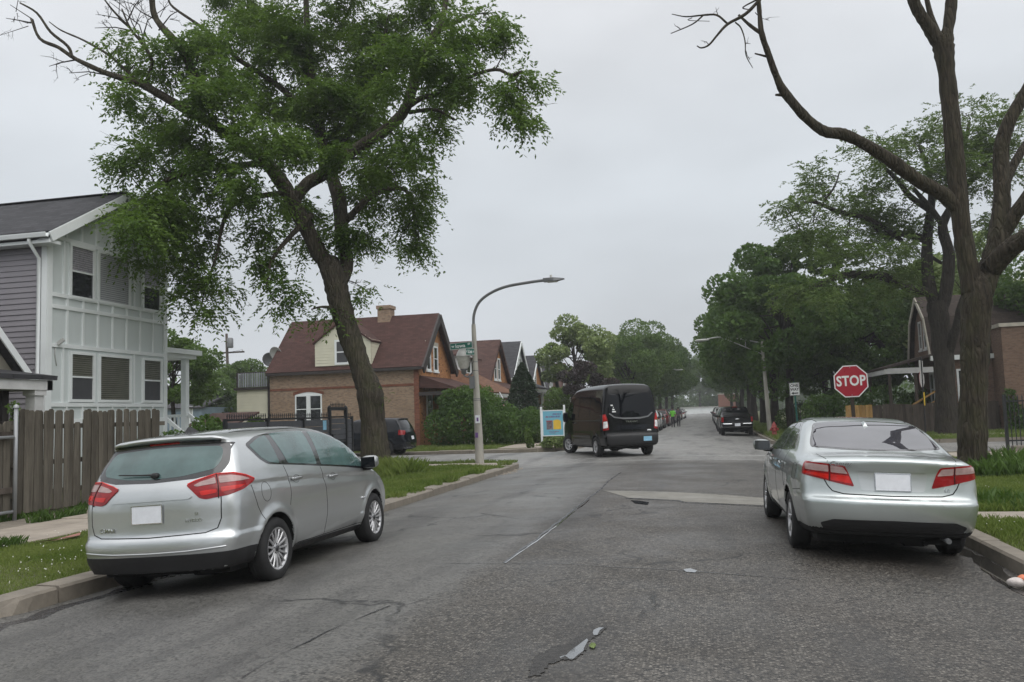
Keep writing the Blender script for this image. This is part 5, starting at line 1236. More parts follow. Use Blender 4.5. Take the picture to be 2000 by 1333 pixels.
# ---------------------------------------------------------------- brick cottage across the side street
def gable_roof(root, X0, X1, Y0, Y1, EZ, RZ, mat, oe=.25, ov=.3, t=.12, barge='trim_brown', bh=.3, bw=.06, shadow=True):
    """ridge along X, gable facing +X at X1"""
    YR = (Y0 + Y1) / 2; s_ = (RZ - EZ) / (YR - Y0)
    for sg in (-1, 1):
        ye = YR + sg * (YR - Y0 + oe); ze = EZ - oe * s_
        m = MB(); slab(m, [(X1 + ov, ye, ze + .08), (X1 + ov, YR, RZ + .08), (X0 - .15, YR, RZ + .08), (X0 - .15, ye, ze + .08)], t); m.build('roof', M[mat], root)
        m = MB(); m.beam((X1 + ov + bw / 2, ye, ze - bh / 2 + .07), (X1 + ov + bw / 2, YR, RZ - bh / 2 + .07), bw, bh); m.build('bargeboard', M[barge], root)
        m = MB(); m.box((X0 - .1, min(ye, ye + .06 * sg), ze - .10), (X1 + ov - .02, max(ye, ye + .06 * sg), ze + .05)); m.build('gutter', M[barge], root)
def gable_wall(root, X0, X1, Y0, Y1, EZ, RZ, front, side):
    YR = (Y0 + Y1) / 2
    m = MB(); m.add([(X1, Y0, -.1), (X1, Y1, -.1), (X1, Y1, EZ), (X1, YR, RZ), (X1, Y0, EZ)], [(0, 1, 2, 3, 4)])
    m.add([(X1 - .25, Y0, -.1), (X1 - .25, Y1, -.1), (X1 - .25, Y1, EZ), (X1 - .25, YR, RZ), (X1 - .25, Y0, EZ)], [(4, 3, 2, 1, 0)])
    m.f += [(0, 4, 9, 5), (1, 6, 7, 2)]; m.m += [0, 0]; m.sm += [False] * 2
    m.build('front_wall', M[front], root)
    m = MB(); m.add([(X0, Y0, -.1), (X1 - .25, Y0, -.1), (X1 - .25, Y0, EZ), (X0, Y0, EZ), (X0, Y1, -.1), (X1 - .25, Y1, -.1), (X1 - .25, Y1, EZ), (X0, Y1, EZ), (X0, YR, RZ)],
                    [(0, 1, 2, 3), (5, 4, 7, 6), (0, 3, 8, 7, 4)]); m.build('side_wall', M[side], root)
def brick_house():
    X0, X1, Y0, Y1 = -23.75, -15.0, 44.0, 50.0; EZ, RZ = 4.5, 7.45
    root = thing('brick_house', 'brick cottage with maroon roof and a cream gabled dormer', 'house')
    gable_wall(root, X0, X1, Y0, Y1, EZ, RZ, 'orange_brick', 'buff_brick')
    gable_roof(root, X0, X1, Y0, Y1, EZ, RZ, 'red_shingle', bh=.42, bw=.10)
    m = MB(); wbox(m, 'y-', Y0, X1 - .27, X1 + .004, .0, EZ - .2, .0, .03); m.build('corner_brickwork', M['red_brick'], root)
    zb = at(600, 760, Y0).z
    m = MB(); wbox(m, 'y-', Y0, X0 + .02, X1 - .29, zb - .06, zb + .06, 0, .025); m.build('brick_band', M['red_brick'], root)
    # arched double window
    a0, a1 = at(577, 790, Y0).x, at(629, 790, Y0).x; z0, z1 = at(600, 815, Y0).z, at(600, 772, Y0).z; mid = (a0 + a1) / 2
    m = MB(); n = 12; vs = []
    for k in range(n + 1):
        t = k / n; a = a0 - .12 + (a1 - a0 + .24) * t; vs.append((a, z1 + .16 + .17 * math.sin(math.pi * t)))
    poly = vs + [(a, z - .17) for a, z in reversed(vs)]
    for k in range(n):
        a, b = vs[k], vs[k + 1]; m.add([(a[0], Y0 - .03, a[1]), (b[0], Y0 - .03, b[1]), (b[0], Y0 - .03, b[1] - .17), (a[0], Y0 - .03, a[1] - .17), (a[0], Y0, a[1]), (b[0], Y0, b[1]), (b[0], Y0, b[1] - .17), (a[0], Y0, a[1] - .17)], [(0, 3, 2, 1), (0, 1, 5, 4), (2, 3, 7, 6)])
    m.build('brick_arch', M['red_brick'], root)
    m = MB(); hp = [(a, z - .165) for a, z in vs[1:-1]] + [(a1 + .02, z1), (a0 - .02, z1)]
    m.prism([(a, z) for a, z in hp], Y0 - .012, Y0, 'y'); m.build('arch_panel', M['white'], root)
    for b0, b1 in ((a0, mid - .05), (mid + .05, a1)): window(root, 'y-', Y0, b0, b1, z0 - .35, z1, 'white', 'win_dark', .07)
    m = MB(); wbox(m, 'y-', Y0, mid - .05, mid + .05, z0 - .35, z1, 0, .05); m.build('mullion', M['white'], root)
    # attic windows in the street gable
    for (p, q) in ((832, 840.5), (846, 854.5)):
        ya, yb = Yx(p, 700, X1), Yx(q, 702, X1); za, zt = Zx(836, 724, X1), Zx(836, 674, X1)
        window(root, 'x+', X1, ya, yb, za, zt, 'white', 'win_dark', .09, sill='white')
        m = MB(); wbox(m, 'x+', X1, ya - .1, yb + .1, zt + .002, zt + .22, 0, .04); m.build('lintel', M['stone'], root)
    # wall dormer
    yd = Y0 - .05; b0, b1 = at(615.5, 700, yd).x, at(725, 700, yd).x; zl, zr_ = at(615, 717, yd).z, at(615, 668, yd).z; zp = at(661, 627, yd).z; bm_ = (b0 + b1) / 2
    D = link('dormer', None, root)
    m = MB(); back = Y0 + 3.0
    m.add([(b0, yd, zl), (b1, yd, zl), (b1, yd, zr_), (bm_, yd, zp), (b0, yd, zr_), (b0, back, zl), (b1, back, zl), (b1, back, zr_), (bm_, back, zp), (b0, back, zr_)], [(0, 1, 2, 3, 4), (0, 4, 9, 5), (1, 6, 7, 2)]); m.build('dormer_wall', M['cream'], D)
    n = int((zp - zl) / .16); lap = MB()
    for k in range(n):
        z_ = zl + .02 + k * .16; z2 = min(z_ + .16, zp)
        half = (b1 - b0) / 2 if z_ + .1 < zr_ else (b1 - b0) / 2 * max(0, (zp - z_ - .12) / (zp - zr_))
        if half > .1: lap.add([(bm_ - half, yd - .022, z_), (bm_ + half, yd - .022, z_), (bm_ + half, yd - .004, z2), (bm_ - half, yd - .004, z2), (bm_ - half, yd, z_), (bm_ + half, yd, z_)], [(0, 1, 2, 3), (4, 5, 1, 0)])
        if z_ + .1 < zr_: lap.add([(b1 + .022, yd, z_), (b1 + .022, back - .8, z_), (b1 + .004, back - .8, z2), (b1 + .004, yd, z2), (b1, yd, z_), (b1, back - .8, z_)], [(0, 1, 2, 3), (4, 5, 1, 0)])
    o = lap.build('lapped_siding', M['cream'], D); o['kind'] = 'stuff'
    for sg in (-1, 1):
        e = bm_ + sg * ((b1 - b0) / 2 + .12); m = MB(); slab(m, [(e, yd - .12, zr_ - .1), (bm_, yd - .12, zp + .08), (bm_, back, zp + .08), (e, back, zr_ - .1)], .08); m.build('dormer_roof', M['red_shingle'], D)
    window(D, 'y-', yd - .02, at(654, 690, yd).x, at(682, 690, yd).x, at(660, 713, yd).z, at(660, 664, yd).z, 'white', 'win_screen', .10) if False else None
    w = (at(654, 690, yd).x, at(683, 690, yd).x, at(660, 713, yd).z, at(660, 664, yd).z)
    m = MB(); fw = .12
    for (c0, c1, y0, y1) in ((w[0], w[0] + fw, w[2], w[3]), (w[1] - fw, w[1], w[2], w[3]), (w[0] + fw, w[1] - fw, w[3] - fw, w[3]), (w[0] + fw, w[1] - fw, w[2], w[2] + fw), (w[0] + fw, w[1] - fw, (w[2] + w[3]) / 2 - .03, (w[2] + w[3]) / 2 + .03)): wbox(m, 'y-', yd, c0, c1, y0, y1, 0, .05)
    wbox(m, 'y-', yd, w[0] + fw, w[1] - fw, w[2] + fw, w[3] - fw, .0, .028, 1); m.build('dormer_window', [M['white'], M['win_screen']], D)
    # chimney, porch, rear annex with balcony
    m = MB(); m.box((-18.3, 46.6, 6.6), (-17.55, 47.4, 8.05)); m.box((-18.36, 46.54, 7.92), (-17.49, 47.46, 8.12)); m.build('chimney', M['buff_brick'], root)
    P = link('porch', None, root)
    m = MB(); pz = 3.05
    slab(m, [(X1 + .02, Y0 + .1, 3.85), (X1 + 2.3, Y0 - .1, pz), (X1 + 2.3, Y1 + .1, pz), (X1 + .02, Y1 - .1, 3.85)], .1); m.build('porch_roof', M['red_shingle'], P)
    m = MB(); slab(m, [(X1 - .2, Y0 - .0, 3.2), (X1 + 2.3, Y0 - .1, pz), (X1 + .02, Y0 + .1, 3.85)], .06); m.build('porch_roof', M['red_shingle'], P)
    m = MB(); m.box((X1, Y0 - .05, pz - .3), (X1 + 2.25, Y0 + .1, pz - .1)); m.box((X1 + 2.1, Y0 - .05, pz - .3), (X1 + 2.25, Y1, pz - .1)); m.build('porch_beam', M['trim_brown'], P)
    for y_ in (Y0 + .1, Y1 - .2): m = MB(); m.box((X1 + 2.08, y_, 0), (X1 + 2.22, y_ + .14, pz - .3)); m.build('porch_post', M['white_old'], P)
    window(root, 'x+', X1, Y0 + 1.2, Y0 + 2.2, 1.2, 2.9, 'white', 'win_dark', .1); window(root, 'x+', X1, Y0 + 3.4, Y0 + 4.4, 1.2, 2.9, 'white', 'win_dark', .1)
    A = link('annex', None, root); xa, xb = at(463, 790, Y0 + .1).x, X0 - .03; za = at(490, 762, Y0).z
    m = MB(); m.box((xa, Y0 + .1, -.1), (xb, Y1, za)); m.build('annex_wall', M['cream'], A)
    lap = MB(); z_ = .2
    while z_ < za - .15: lap.add([(xa, Y0 + .075, z_), (xb, Y0 + .075, z_), (xb, Y0 + .096, z_ + .16), (xa, Y0 + .096, z_ + .16), (xa, Y0 + .1, z_), (xb, Y0 + .1, z_)], [(0, 1, 2, 3), (4, 5, 1, 0)]); z_ += .16
    o = lap.build('lapped_siding', M['cream'], A); o['kind'] = 'stuff'
    m = MB(); m.box((xa - .12, Y0 - .05, za), (xb, Y1, za + .14)); m.build('balcony_floor', M['trim_brown'], A)
    m = MB(); m.box((xa + .05, Y0 - .02, za + .92), (xb, Y0 + .06, za + 1.0)); m.box((xa + .05, Y0 - .02, za + .2), (xb, Y0 + .04, za + .27)); m.box((xa + .04, Y0 - .03, za + .14), (xa + .14, Y0 + .07, za + 1.0)); m.build('balcony_rail', M['trim_brown'], A)
    for k in range(13): a = xa + .2 + k * (xb - xa - .3) / 12.5; m = MB(); m.box((a - .05, Y0 - .045, za + .16), (a + .04, Y0 - .022, za + .95)); m.build('baluster', M['wood_balcony'], root)
    m = MB(); m.box((X0 - .12, Y0 - .05, 0), (X0 - .02, Y0 + .02, EZ - .2)); m.build('downspout', M['trim_brown'], root)
    return root
brick_house()
for k, (px, py, s) in enumerate(((540, 690, .40), (527, 702, .42))):
    p = at(px, py, 45.2 + k * 1.2)
    d = thing('satellite_dish', 'upper pale satellite dish at the edge of the maroon roof' if k == 0 else 'lower darker satellite dish beside the maroon roof', 'satellite dish', tuple(p), (R(20), R(20 if k == 0 else -35), 0), 'satellite dishes on the brick cottage')
    m = MB(); m.lathe([(0, -.02), (s * .5, .0), (s * .85, .05), (s, .09), (s, .075), (s * .5, -.02), (0, -.045)], 20, axis='y'); m.build('dish', M['sign_back'] if k == 0 else M['lamp_grey'], d, rot=(0, 0, R(180)))
    m = MB(); m.tube([(0, .05, -.2), (0, .12, -.7), (.1, .3, -1.1)], .03, 6); m.build('mast', M['sign_back'], d); m = MB(); m.tube([(0, 0, -s * .8), (0, -.4, -.15)], .015, 5); m.build('feed_arm', M['sign_back'], d)

# ---------------------------------------------------------------- row of gabled houses beyond
def row_house(YR, RZ, front, side, roof, label, hw=3.15, EZ=None, barge='white_old', win='white', bay=True, chimney=None, X1=-15.0, depth=9.5, wins=2):
    X0 = X1 - depth; Y0, Y1 = YR - hw, YR + hw; EZ = EZ or RZ - 2.95
    root = thing('row_house', label, 'house', group='gabled row houses along the far left side')
    gable_wall(root, X0, X1, Y0, Y1, EZ, RZ, front, side); gable_roof(root, X0, X1, Y0, Y1, EZ, RZ, roof, oe=.2, ov=.25, barge=barge, bh=.25)
    for k in range(wins):
        yy = YR + (-.75 + k * 1.1 if wins == 2 else -.4)
        window(root, 'x+', X1, yy - .4, yy + .4, EZ + .0, EZ + 1.65, win, 'win_dark', .11, sill=win)
    zt = EZ - .55
    m = MB(); slab(m, [(X1 + .05, Y0 - .05, EZ - .15), (X1 + 1.9, Y0 - .1, zt - .35), (X1 + 1.9, Y1 + .1, zt - .35), (X1 + .05, Y1 + .05, EZ - .15)], .12); m.build('porch_roof', M[roof], root)
    m = MB(); m.box((X1 + 1.75, Y0 - .1, zt - .72), (X1 + 1.9, Y1 + .1, zt - .48)); m.build('porch_fascia', M['white_old'], root)
    for yy in (Y0 + .1, YR + .4, Y1 - .2): m = MB(); m.box((X1 + 1.68, yy, 0), (X1 + 1.84, yy + .16, zt - .72)); m.build('porch_post', M['white_old'], root)
    for yy in (Y0 + .9, Y0 + 2.3, Y1 - 1.7): window(root, 'x+', X1, yy, yy + .85, 1.1, zt - .9, win, 'win_dark', .1, sill='stone')
    if chimney:
        m = MB(); cx, cy = chimney; m.box((cx, cy, EZ), (cx + .7, cy + .7, RZ + .9)); m.box((cx - .06, cy - .06, RZ + .75), (cx + .76, cy + .76, RZ + .95)); m.build('chimney', M['red_brick'], root)
    return root
# low house with a broad tan roof and a small white dormer
def tan_house():
    root = thing('row_house', 'low house with broad tan hipped roof and small white dormer', 'house', group='gabled row houses along the far left side')
    X1, Y0, Y1 = -14.6, 51.3, 57.6; YR = (Y0 + Y1) / 2
    m = MB(); m.box((-24, Y0, -.1), (X1, Y1, 3.4)); m.build('front_wall', M['red_brick'], root)
    m = MB(); rz = 6.2; xr = X1 - 3.6
    slab(m, [(X1 + 2.0, Y0 - .3, 3.0), (X1 + 2.0, Y1 + .3, 3.0), (xr, YR + .1, rz), (xr, YR - .1, rz)], .12); m.build('roof', M['tan_shingle'], root)
    m = MB(); slab(m, [(X1 + 2.0, Y0 - .3, 3.0), (xr, YR - .1, rz), (-24, YR - .1, rz), (-24, Y0 - .3, 3.0)], .12); m.build('roof', M['tan_shingle'], root)
    m = MB(); slab(m, [(X1 + 2.0, Y1 + .3, 3.0), (-24, Y1 + .3, 3.0), (-24, YR + .1, rz), (xr, YR + .1, rz)], .12); m.build('roof', M['tan_shingle'], root)
    D = link('dormer', None, root); xd = X1 - .4
    m = MB(); m.box((xd - 2.5, YR - 1.5, 3.9), (xd, YR + 1.5, 5.5)); m.build('dormer_wall', M['white'], D)
    m = MB(); slab(m, [(xd + .35, YR - 1.8, 5.35), (xd - 2.8, YR - 1.8, 6.1), (xd - 2.8, YR + 1.8, 6.1), (xd + .35, YR + 1.8, 5.35)], .1); m.build('dormer_roof', M['brown_shingle'], D)
    m = MB()
    for k in (-.55, .55): wbox(m, 'x+', xd, YR + k - .45, YR + k + .45, 4.3, 5.2, 0, .05); wbox(m, 'x+', xd, YR + k - .35, YR + k + .35, 4.4, 5.1, .05, .055, 1)
    m.build('dormer_window', [M['white'], M['win_dark']], D)
    m = MB(); m.box((-17.8, 52.2, 5.0), (-17.05, 52.95, 7.25)); m.box((-17.86, 52.14, 7.1), (-16.99, 53.0, 7.3)); m.build('chimney', M['red_brick'], root)
    m = MB(); m.box((X1 + 1.85, Y0 - .2, 2.7), (X1 + 1.98, Y1 + .2, 2.92)); m.build('fascia', M['white_old'], root)
    # glazed porch front with tall white windows
    for k in range(5): yy = Y0 + .3 + k * 1.2; window(root, 'x+', X1 + .02, yy, yy + .8, 1.0, 2.75, 'white', 'win_dark', .1)
    # polygonal brick bay
    m = MB(); b = X1 + 1.5; poly = [(X1, Y1 - 2.9), (b, Y1 - 2.2), (b, Y1 - .9), (X1, Y1 - .2)]
    m.prism(poly, -.1, 2.7, 'z'); m.build('bay', M['red_brick'], root)
    for yy in (Y1 - 2.05, Y1 - 1.5): pass
    window(root, 'x+', b, Y1 - 2.0, Y1 - 1.1, .9, 2.5, 'white', 'win_dark', .12, sill='stone')
    for y_ in (Y0 + .2, Y0 + 2.2): m = MB(); m.box((X1 + 1.75, y_, 0), (X1 + 1.9, y_ + .15, 2.7)); m.build('porch_post', M['white_old'], root)
tan_house()
row_house(62.1, 7.1, 'orange_brick', 'red_brick', 'brown_shingle', 'orange brick gabled house with brown roof and paired attic windows', barge='brown_shingle')
row_house(69.7, 7.55, 'white', 'white', 'grey_shingle', 'white gabled house with steep grey roof', barge='white')
row_house(76.8, 6.8, 'orange_brick', 'brown_brick', 'grey_shingle', 'orange gabled house with a chimney behind the cypress', barge='white', chimney=(-20, 74.6), wins=1)
row_house(84.6, 7.1, 'brown_brick', 'white_old', 'grey_shingle', 'dark gabled house with blue grey roof beside the plum tree', barge='trim_brown')
row_house(92.4, 6.9, 'brown_brick', 'brown_brick', 'brown_shingle', 'brown gabled house farthest along the left row', barge='brown_shingle')

# ---------------------------------------------------------------- gambrel house and brick garage on the right
def gambrel_house():
    X = 11.2; Y0, Y1 = 46.2, 50.6; YR = (Y0 + Y1) / 2; B = 21.0
    root = thing('gambrel_house', 'brown brick house with gambrel roof and white trim behind the trees', 'house')
    pr = [(Y0, -.1), (Y1, -.1), (Y1, 3.9), (Y1 - .75, 5.75), (YR, 6.9), (Y0 + .75, 5.75), (Y0, 3.9)]
    m = MB(); m.prism(pr, X, X + .25, 'x'); m.build('front_wall', M['brown_brick'], root)
    m = MB(); m.prism([(Y0 + .01, -.1), (Y1 - .01, -.1), (Y1 - .01, 3.9), (Y0 + .01, 3.9)], X + .25, B, 'x'); m.build('side_wall', M['brown_brick'], root)
    L = [(Y0 - .2, 3.75), (Y0 + .68, 5.82), (YR, 7.02), (Y1 - .68, 5.82), (Y1 + .2, 3.75)]
    for a, b in zip(L, L[1:]):
        m = MB(); slab(m, [(X - .25, a[0], a[1]), (B, a[0], a[1]), (B, b[0], b[1]), (X - .25, b[0], b[1])], .1); m.build('roof', M['dim_shingle'], root)
        m = MB(); m.beam((X - .28, a[0], a[1] - .13), (X - .28, b[0], b[1] - .13), .06, .22); m.build('rake_board', M['stone'], root)
    for k in (-.62, .42): window(root, 'x-', X, YR + k - .3, YR + k + .3, 4.25, 5.75, 'white_old', 'win_dark', .1, sill='white_old')
    m = MB(); m.box((X - .3, Y0 - .34, 3.55), (B, Y0 - .18, 3.78)); m.build('gutter', M['white'], root)
    m = MB(); m.box((X - .02, Y0 - .03, .2), (X + .18, Y0 - .001, 3.55)); m.build('corner_board', M['white'], root)
    window(root, 'y-', Y0, X + .9, X + 1.7, 1.5, 3.1, 'white', 'win_dark', .09); window(root, 'y-', Y0, X + 3.3, X + 4.2, 1.3, 3.1, 'white_old', 'win_dark', .1)
    window(root, 'x-', X, Y0 + .5, Y0 + 1.3, 1.3, 3.0, 'white', 'win_dark', .1)
    P = link('porch', None, root); xp = X - 2.2
    m = MB(); slab(m, [(X, Y0 - .25, 3.95), (xp - .3, Y0 - .3, 3.32), (xp - .3, Y1 + .2, 3.32), (X, Y1 + .2, 3.95)], .12); m.build('porch_roof', M['dim_shingle'], P)
    m = MB(); m.box((xp - .25, Y0 - .3, 2.98), (xp - .1, Y1 + .2, 3.22)); m.box((xp - .1, Y0 - .3, 2.98), (X, Y0 - .15, 3.25)); m.build('porch_beam', M['white_old'], P)
    for (x_, y_) in ((xp - .22, Y1 - .2), (xp - .1, Y0 - .28), (xp + 1.1, Y0 - .28)): m = MB(); m.box((x_, y_, .2), (x_ + .13, y_ + .13, 2.98)); m.build('porch_post', M['wood_dark'], P)
    m = MB(); m.beam((X - .2, Y0 - .4, 2.05), (X - 1.9, Y0 - .4, 1.05), .06, .08); m.beam((X - .2, Y0 - .4, 1.6), (X - 1.9, Y0 - .4, .6), .05, .05); m.build('stair_rail', M['wood_new'], P)
    return root
gambrel_house()
root = thing('brick_garage', 'flat roofed brown brick building behind the iron railings', 'garage')
m = MB(); m.box((13.75, 44.6, -.1), (34, 52, 4.95)); m.build('wall', M['brown_brick'], root)
m = MB(); m.box((13.65, 44.5, 4.95), (34, 52, 5.12)); m.build('coping', M['stone'], root)
m = MB(); slab(m, [(14.5, 46.5, 5.2), (34, 46.5, 5.2), (34, 50, 7.6), (14.5, 50, 7.6)], .12); m.build('upper_roof', M['grey_shingle'], root)
m = MB(); m.prism([(46.6, 5.12), (52, 5.12), (52, 7.5), (50, 7.5)], 14.6, 34, 'x'); m.build('upper_wall', M['trim_brown'], root)
root = thing('distant_building', 'pale low building closing the far end of the street', 'building'); 
m = MB(); m.box((-7, 246, -.1), (3, 254, 1.7)); m.build('wall', M['white'], root); m = MB(); m.box((-7.2, 245.8, 1.7), (3.2, 254, 1.95)); m.build('parapet', M['sign_back'], root)
root = thing('brick_block', 'small red brick block beyond the far end of the street', 'building'); m = MB(); m.box((3.4, 250, -.1), (9, 258, 5.2)); m.build('wall', M['red_brick'], root); m = MB(); m.box((3.3, 249.9, 5.2), (9.1, 258, 5.4)); m.build('parapet', M['stone'], root)
# blue house and garage seen past the side porch
root = thing('blue_house', 'distant pale blue house glimpsed past the white porch', 'house')
p = at(372, 775, 62); m = MB(); m.box((p.x - 3, 62, -.1), (p.x + 1.0, 68, 3.0)); m.build('wall', M['blue_siding'], root)
m = MB(); slab(m, [(p.x - 3.3, 61.7, 3.0), (p.x + 1.3, 61.7, 3.0), (p.x + 1.3, 65, 4.0), (p.x - 3.3, 65, 4.0)], .1); m.build('roof', M['grey_shingle'], root)
window(root, 'y-', 62, at(370, 780, 62).x, at(377, 780, 62).x, 1.7, 3.1, 'white', 'win_dark', .12)
root = thing('low_garage', 'low garage with tan roof behind the slatted gate', 'garage')
p0, p1 = at(372, 800, 40), at(448, 800, 40); m = MB(); m.box((p0.x, 40, -.1), (p1.x, 45, 1.55)); m.build('wall', M['wood_dark'], root)
m = MB(); slab(m, [(p0.x - .3, 39.7, 1.5), (p1.x + .3, 39.7, 1.5), (p1.x + .3, 42.5, 2.2), (p0.x - .3, 42.5, 2.2)], .1); m.build('roof', M['brown_shingle'], root)
# ================================================================== FENCES AND STREET FURNITURE
def picket_mesh(w, t, h, seed, dog=True):
    rr = random.Random(seed); m = MB(); c = w * .28 if dog else .004
    tilt = rr.uniform(-.006, .006)
    pl = [(-w / 2, 0), (w / 2, 0), (w / 2 + tilt, h - c), (w / 2 - c + tilt, h), (-w / 2 + c + tilt, h), (-w / 2 + tilt, h - c)]
    m.prism([(a, b) for a, b in pl], -t / 2, t / 2, 'x'); return m
# weathered picket fence
root = thing('picket_fence', 'weathered grey wooden picket fence with dog eared tops and a broken gap', 'fence'); FX = -11.95
y = 13.05; k = 0; rr = random.Random(2)
while y < 17.05:
    h = 1.84 + rr.uniform(-.03, .02); w = .128 + rr.uniform(-.014, .010)
    gap = 14.32 < y < 14.58
    if gap: h = 1.60
    o = picket_mesh(w, .022, h, k).build('picket', M['wood_grey'], root, loc=(FX + (.012 if k % 2 else -.012) + rr.uniform(-.004, .004) - (.012 if gap else 0), y + w / 2, .13), rot=(rr.uniform(-.012, .012), rr.uniform(-.015, .02), rr.uniform(-.03, .03)))
    y += w * .965; k += 1
for z_ in (.45, 1.0, 1.66): m = MB(); m.box((FX - .09, 13.0, z_ - .045), (FX - .025, 17.35, z_ + .045)); m.build('rail', M['wood_grey'], root)
for y_ in (13.0, 14.9, 17.0): m = MB(); m.box((FX - .18, y_, 0), (FX - .095, y_ + .09, 1.78)); m.build('post', M['wood_grey'], root)
# older lower fence at the picture edge
root = thing('old_fence', 'old mossy plank fence section lower than the pickets at the picture edge', 'fence'); y = 11.3; k = 50
while y < 12.85:
    h = 1.62 + .05 * math.sin(y * 7); w = .15
    picket_mesh(w, .024, h, k).build('plank', M['wood_grey'], root, loc=(FX - .02, y + w / 2, .1), rot=(0, rr.uniform(-.02, .02), 0)); y += w + .012; k += 1
for z_ in (.55, 1.52): m = MB(); m.beam((FX + .03, 11.2, z_), (FX + .03, 12.9, z_ + .02), .05, .10); m.build('rail', M['wood_dark'], root)
m = MB(); m.tube([(FX + .08, 12.92, 0), (FX + .08, 12.92, 2.0)], .035, 10); m.lathe([(.05, 2.0), (.045, 2.04), (0, 2.07)], 10, org=(FX + .08, 12.92, 0)); m.build('pipe_post', M['galv'], root)
m = MB(); m.tube([(FX + .1, 11.2, 1.47), (FX + .1, 12.85, 1.49)], .028, 8); m.tube([(FX + .1, 11.2, .2), (FX + .1, 12.85, .2)], .028, 8); m.build('pipe_rail', M['galv'], root)

# iron framed fence with slate grey boards and spear tops, with a portal gate
root = thing('board_fence', 'slate grey boarded iron fence with spear tops and a tall gate frame', 'fence'); GX = -12.0
ys = [19.9, 22.05, 24.25, 26.15]; TOP = 1.66
posts = ys + [27.75]
for y_ in ys[:3]: m = MB(); m.box((GX - .045, y_ - .045, 0), (GX + .045, y_ + .045, TOP + .06)); m.build('post', M['iron'], root)
def boards(y0, y1, z1=TOP - .03, z0=.14):
    n = 7; h = (z1 - z0) / n
    for k in range(n):
        m = MB(); m.bbox((GX - .018, y0 + .05, z0 + k * h + .006), (GX + .018, y1 - .05, z0 + (k + 1) * h - .006), .005); m.build('board', M['grey_board'], root)
def spears(y0, y1, z, parent=root):
    m = MB(); m.box((GX - .025, y0, z), (GX + .025, y1, z + .05)); n = max(2, int((y1 - y0) / .115))
    for k in range(n):
        y_ = y0 + (k + .5) * (y1 - y0) / n; m.box((GX - .009, y_ - .009, z + .05), (GX + .009, y_ + .009, z + .11))
        m.add([(GX - .012, y_ - .025, z + .12), (GX + .012, y_ - .025, z + .12), (GX + .012, y_ + .025, z + .12), (GX - .012, y_ + .025, z + .12), (GX, y_, z + .21), (GX, y_, z + .09)], [(0, 1, 4), (1, 2, 4), (2, 3, 4), (3, 0, 4), (1, 0, 5), (2, 1, 5), (3, 2, 5), (0, 3, 5)])
    o = m.build('spear_row', M['iron'], parent); o['kind'] = 'stuff'
for a, b in zip(ys, ys[1:]): boards(a, b); spears(a + .04, b - .04, TOP)
g0, g1 = 26.15, 27.45
for y_ in (g0, g1): m = MB(); m.box((GX - .05, y_ - .05, 0), (GX + .05, y_ + .05, 2.02)); m.lathe([(.06, 2.02), (.04, 2.06), (0, 2.1)], 8, org=(GX, y_, 0)); m.build('gate_post', M['iron'], root)
m = MB(); m.box((GX - .03, g0, 1.92), (GX + .03, g1, 1.98)); m.box((GX - .03, g0, 1.68), (GX + .03, g1, 1.73)); m.build('gate_bar', M['iron'], root); spears(g0 + .06, g1 - .06, 1.98)
for k in range(4): z0 = .95 + k * .18; m = MB(); m.bbox((GX - .018, g0 + .06, z0), (GX + .018, g1 - .06, z0 + .168), .005); m.build('board', M['grey_board'], root)
m = MB(); m.box((GX - .02, g0 + .05, .85), (GX + .02, g1 - .05, .93)); m.box((GX - .02, g0 + .38, .1), (GX + .02, g0 + .44, .85)); m.box((GX - .02, g1 - .44, .1), (GX + .02, g1 - .38, .85)); m.build('gate_frame', M['iron'], root)
m = MB(); m.box((GX - .015, g0 + .5, .2), (GX + .015, g1 - .5, .83)); m.build('gate_panel', M['stone'], root)
m = MB(); m.box((GX + .022, 25.6, 1.30), (GX + .03, 25.85, 1.60)); m.build('notice', M['plate_blue'], root)
m = MB(); m.box((GX + .02, g0 + .08, .95), (GX + .07, g0 + .18, 1.15)); m.build('gate_lock', M['iron'], root)
boards(g1 + .05, 27.95); m = MB(); m.box((GX - .045, 27.9, 0), (GX + .045, 27.99, TOP + .06)); m.build('post', M['iron'], root); spears(g1 + .06, 27.9, TOP)

# board fence beyond the side street on the right, its first boards new and yellow
root = thing('board_fence', 'long dark wooden board fence with fresh yellow boards at its left end', 'fence'); x = 6.8; k = 0; FY = 45.4; rr = random.Random(9)
while x < 13.7:
    w = .15; new = x < 7.92; h = 1.40 + (0 if new else -.02 + .03 * math.sin(x * 3)) + rr.uniform(-.02, .02)
    m = MB(); m.prism([(-w / 2, 0), (w / 2, 0), (w / 2, h), (-w / 2, h)], -.012, .012, 'y'); o = m.build('board', M['wood_new' if new else 'wood_dark'], root, loc=(x, FY + rr.uniform(-.01, .01), .08), rot=(0, rr.uniform(-.008, .008), 0))
    if new and k == 0: o['label'] = 'fresh yellow board'
    x += w + .004; k += 1
for z_ in (.4, 1.2): m = MB(); m.box((6.75, FY + .03, z_ - .05), (13.7, FY + .08, z_ + .05)); m.build('rail', M['wood_dark'], root)
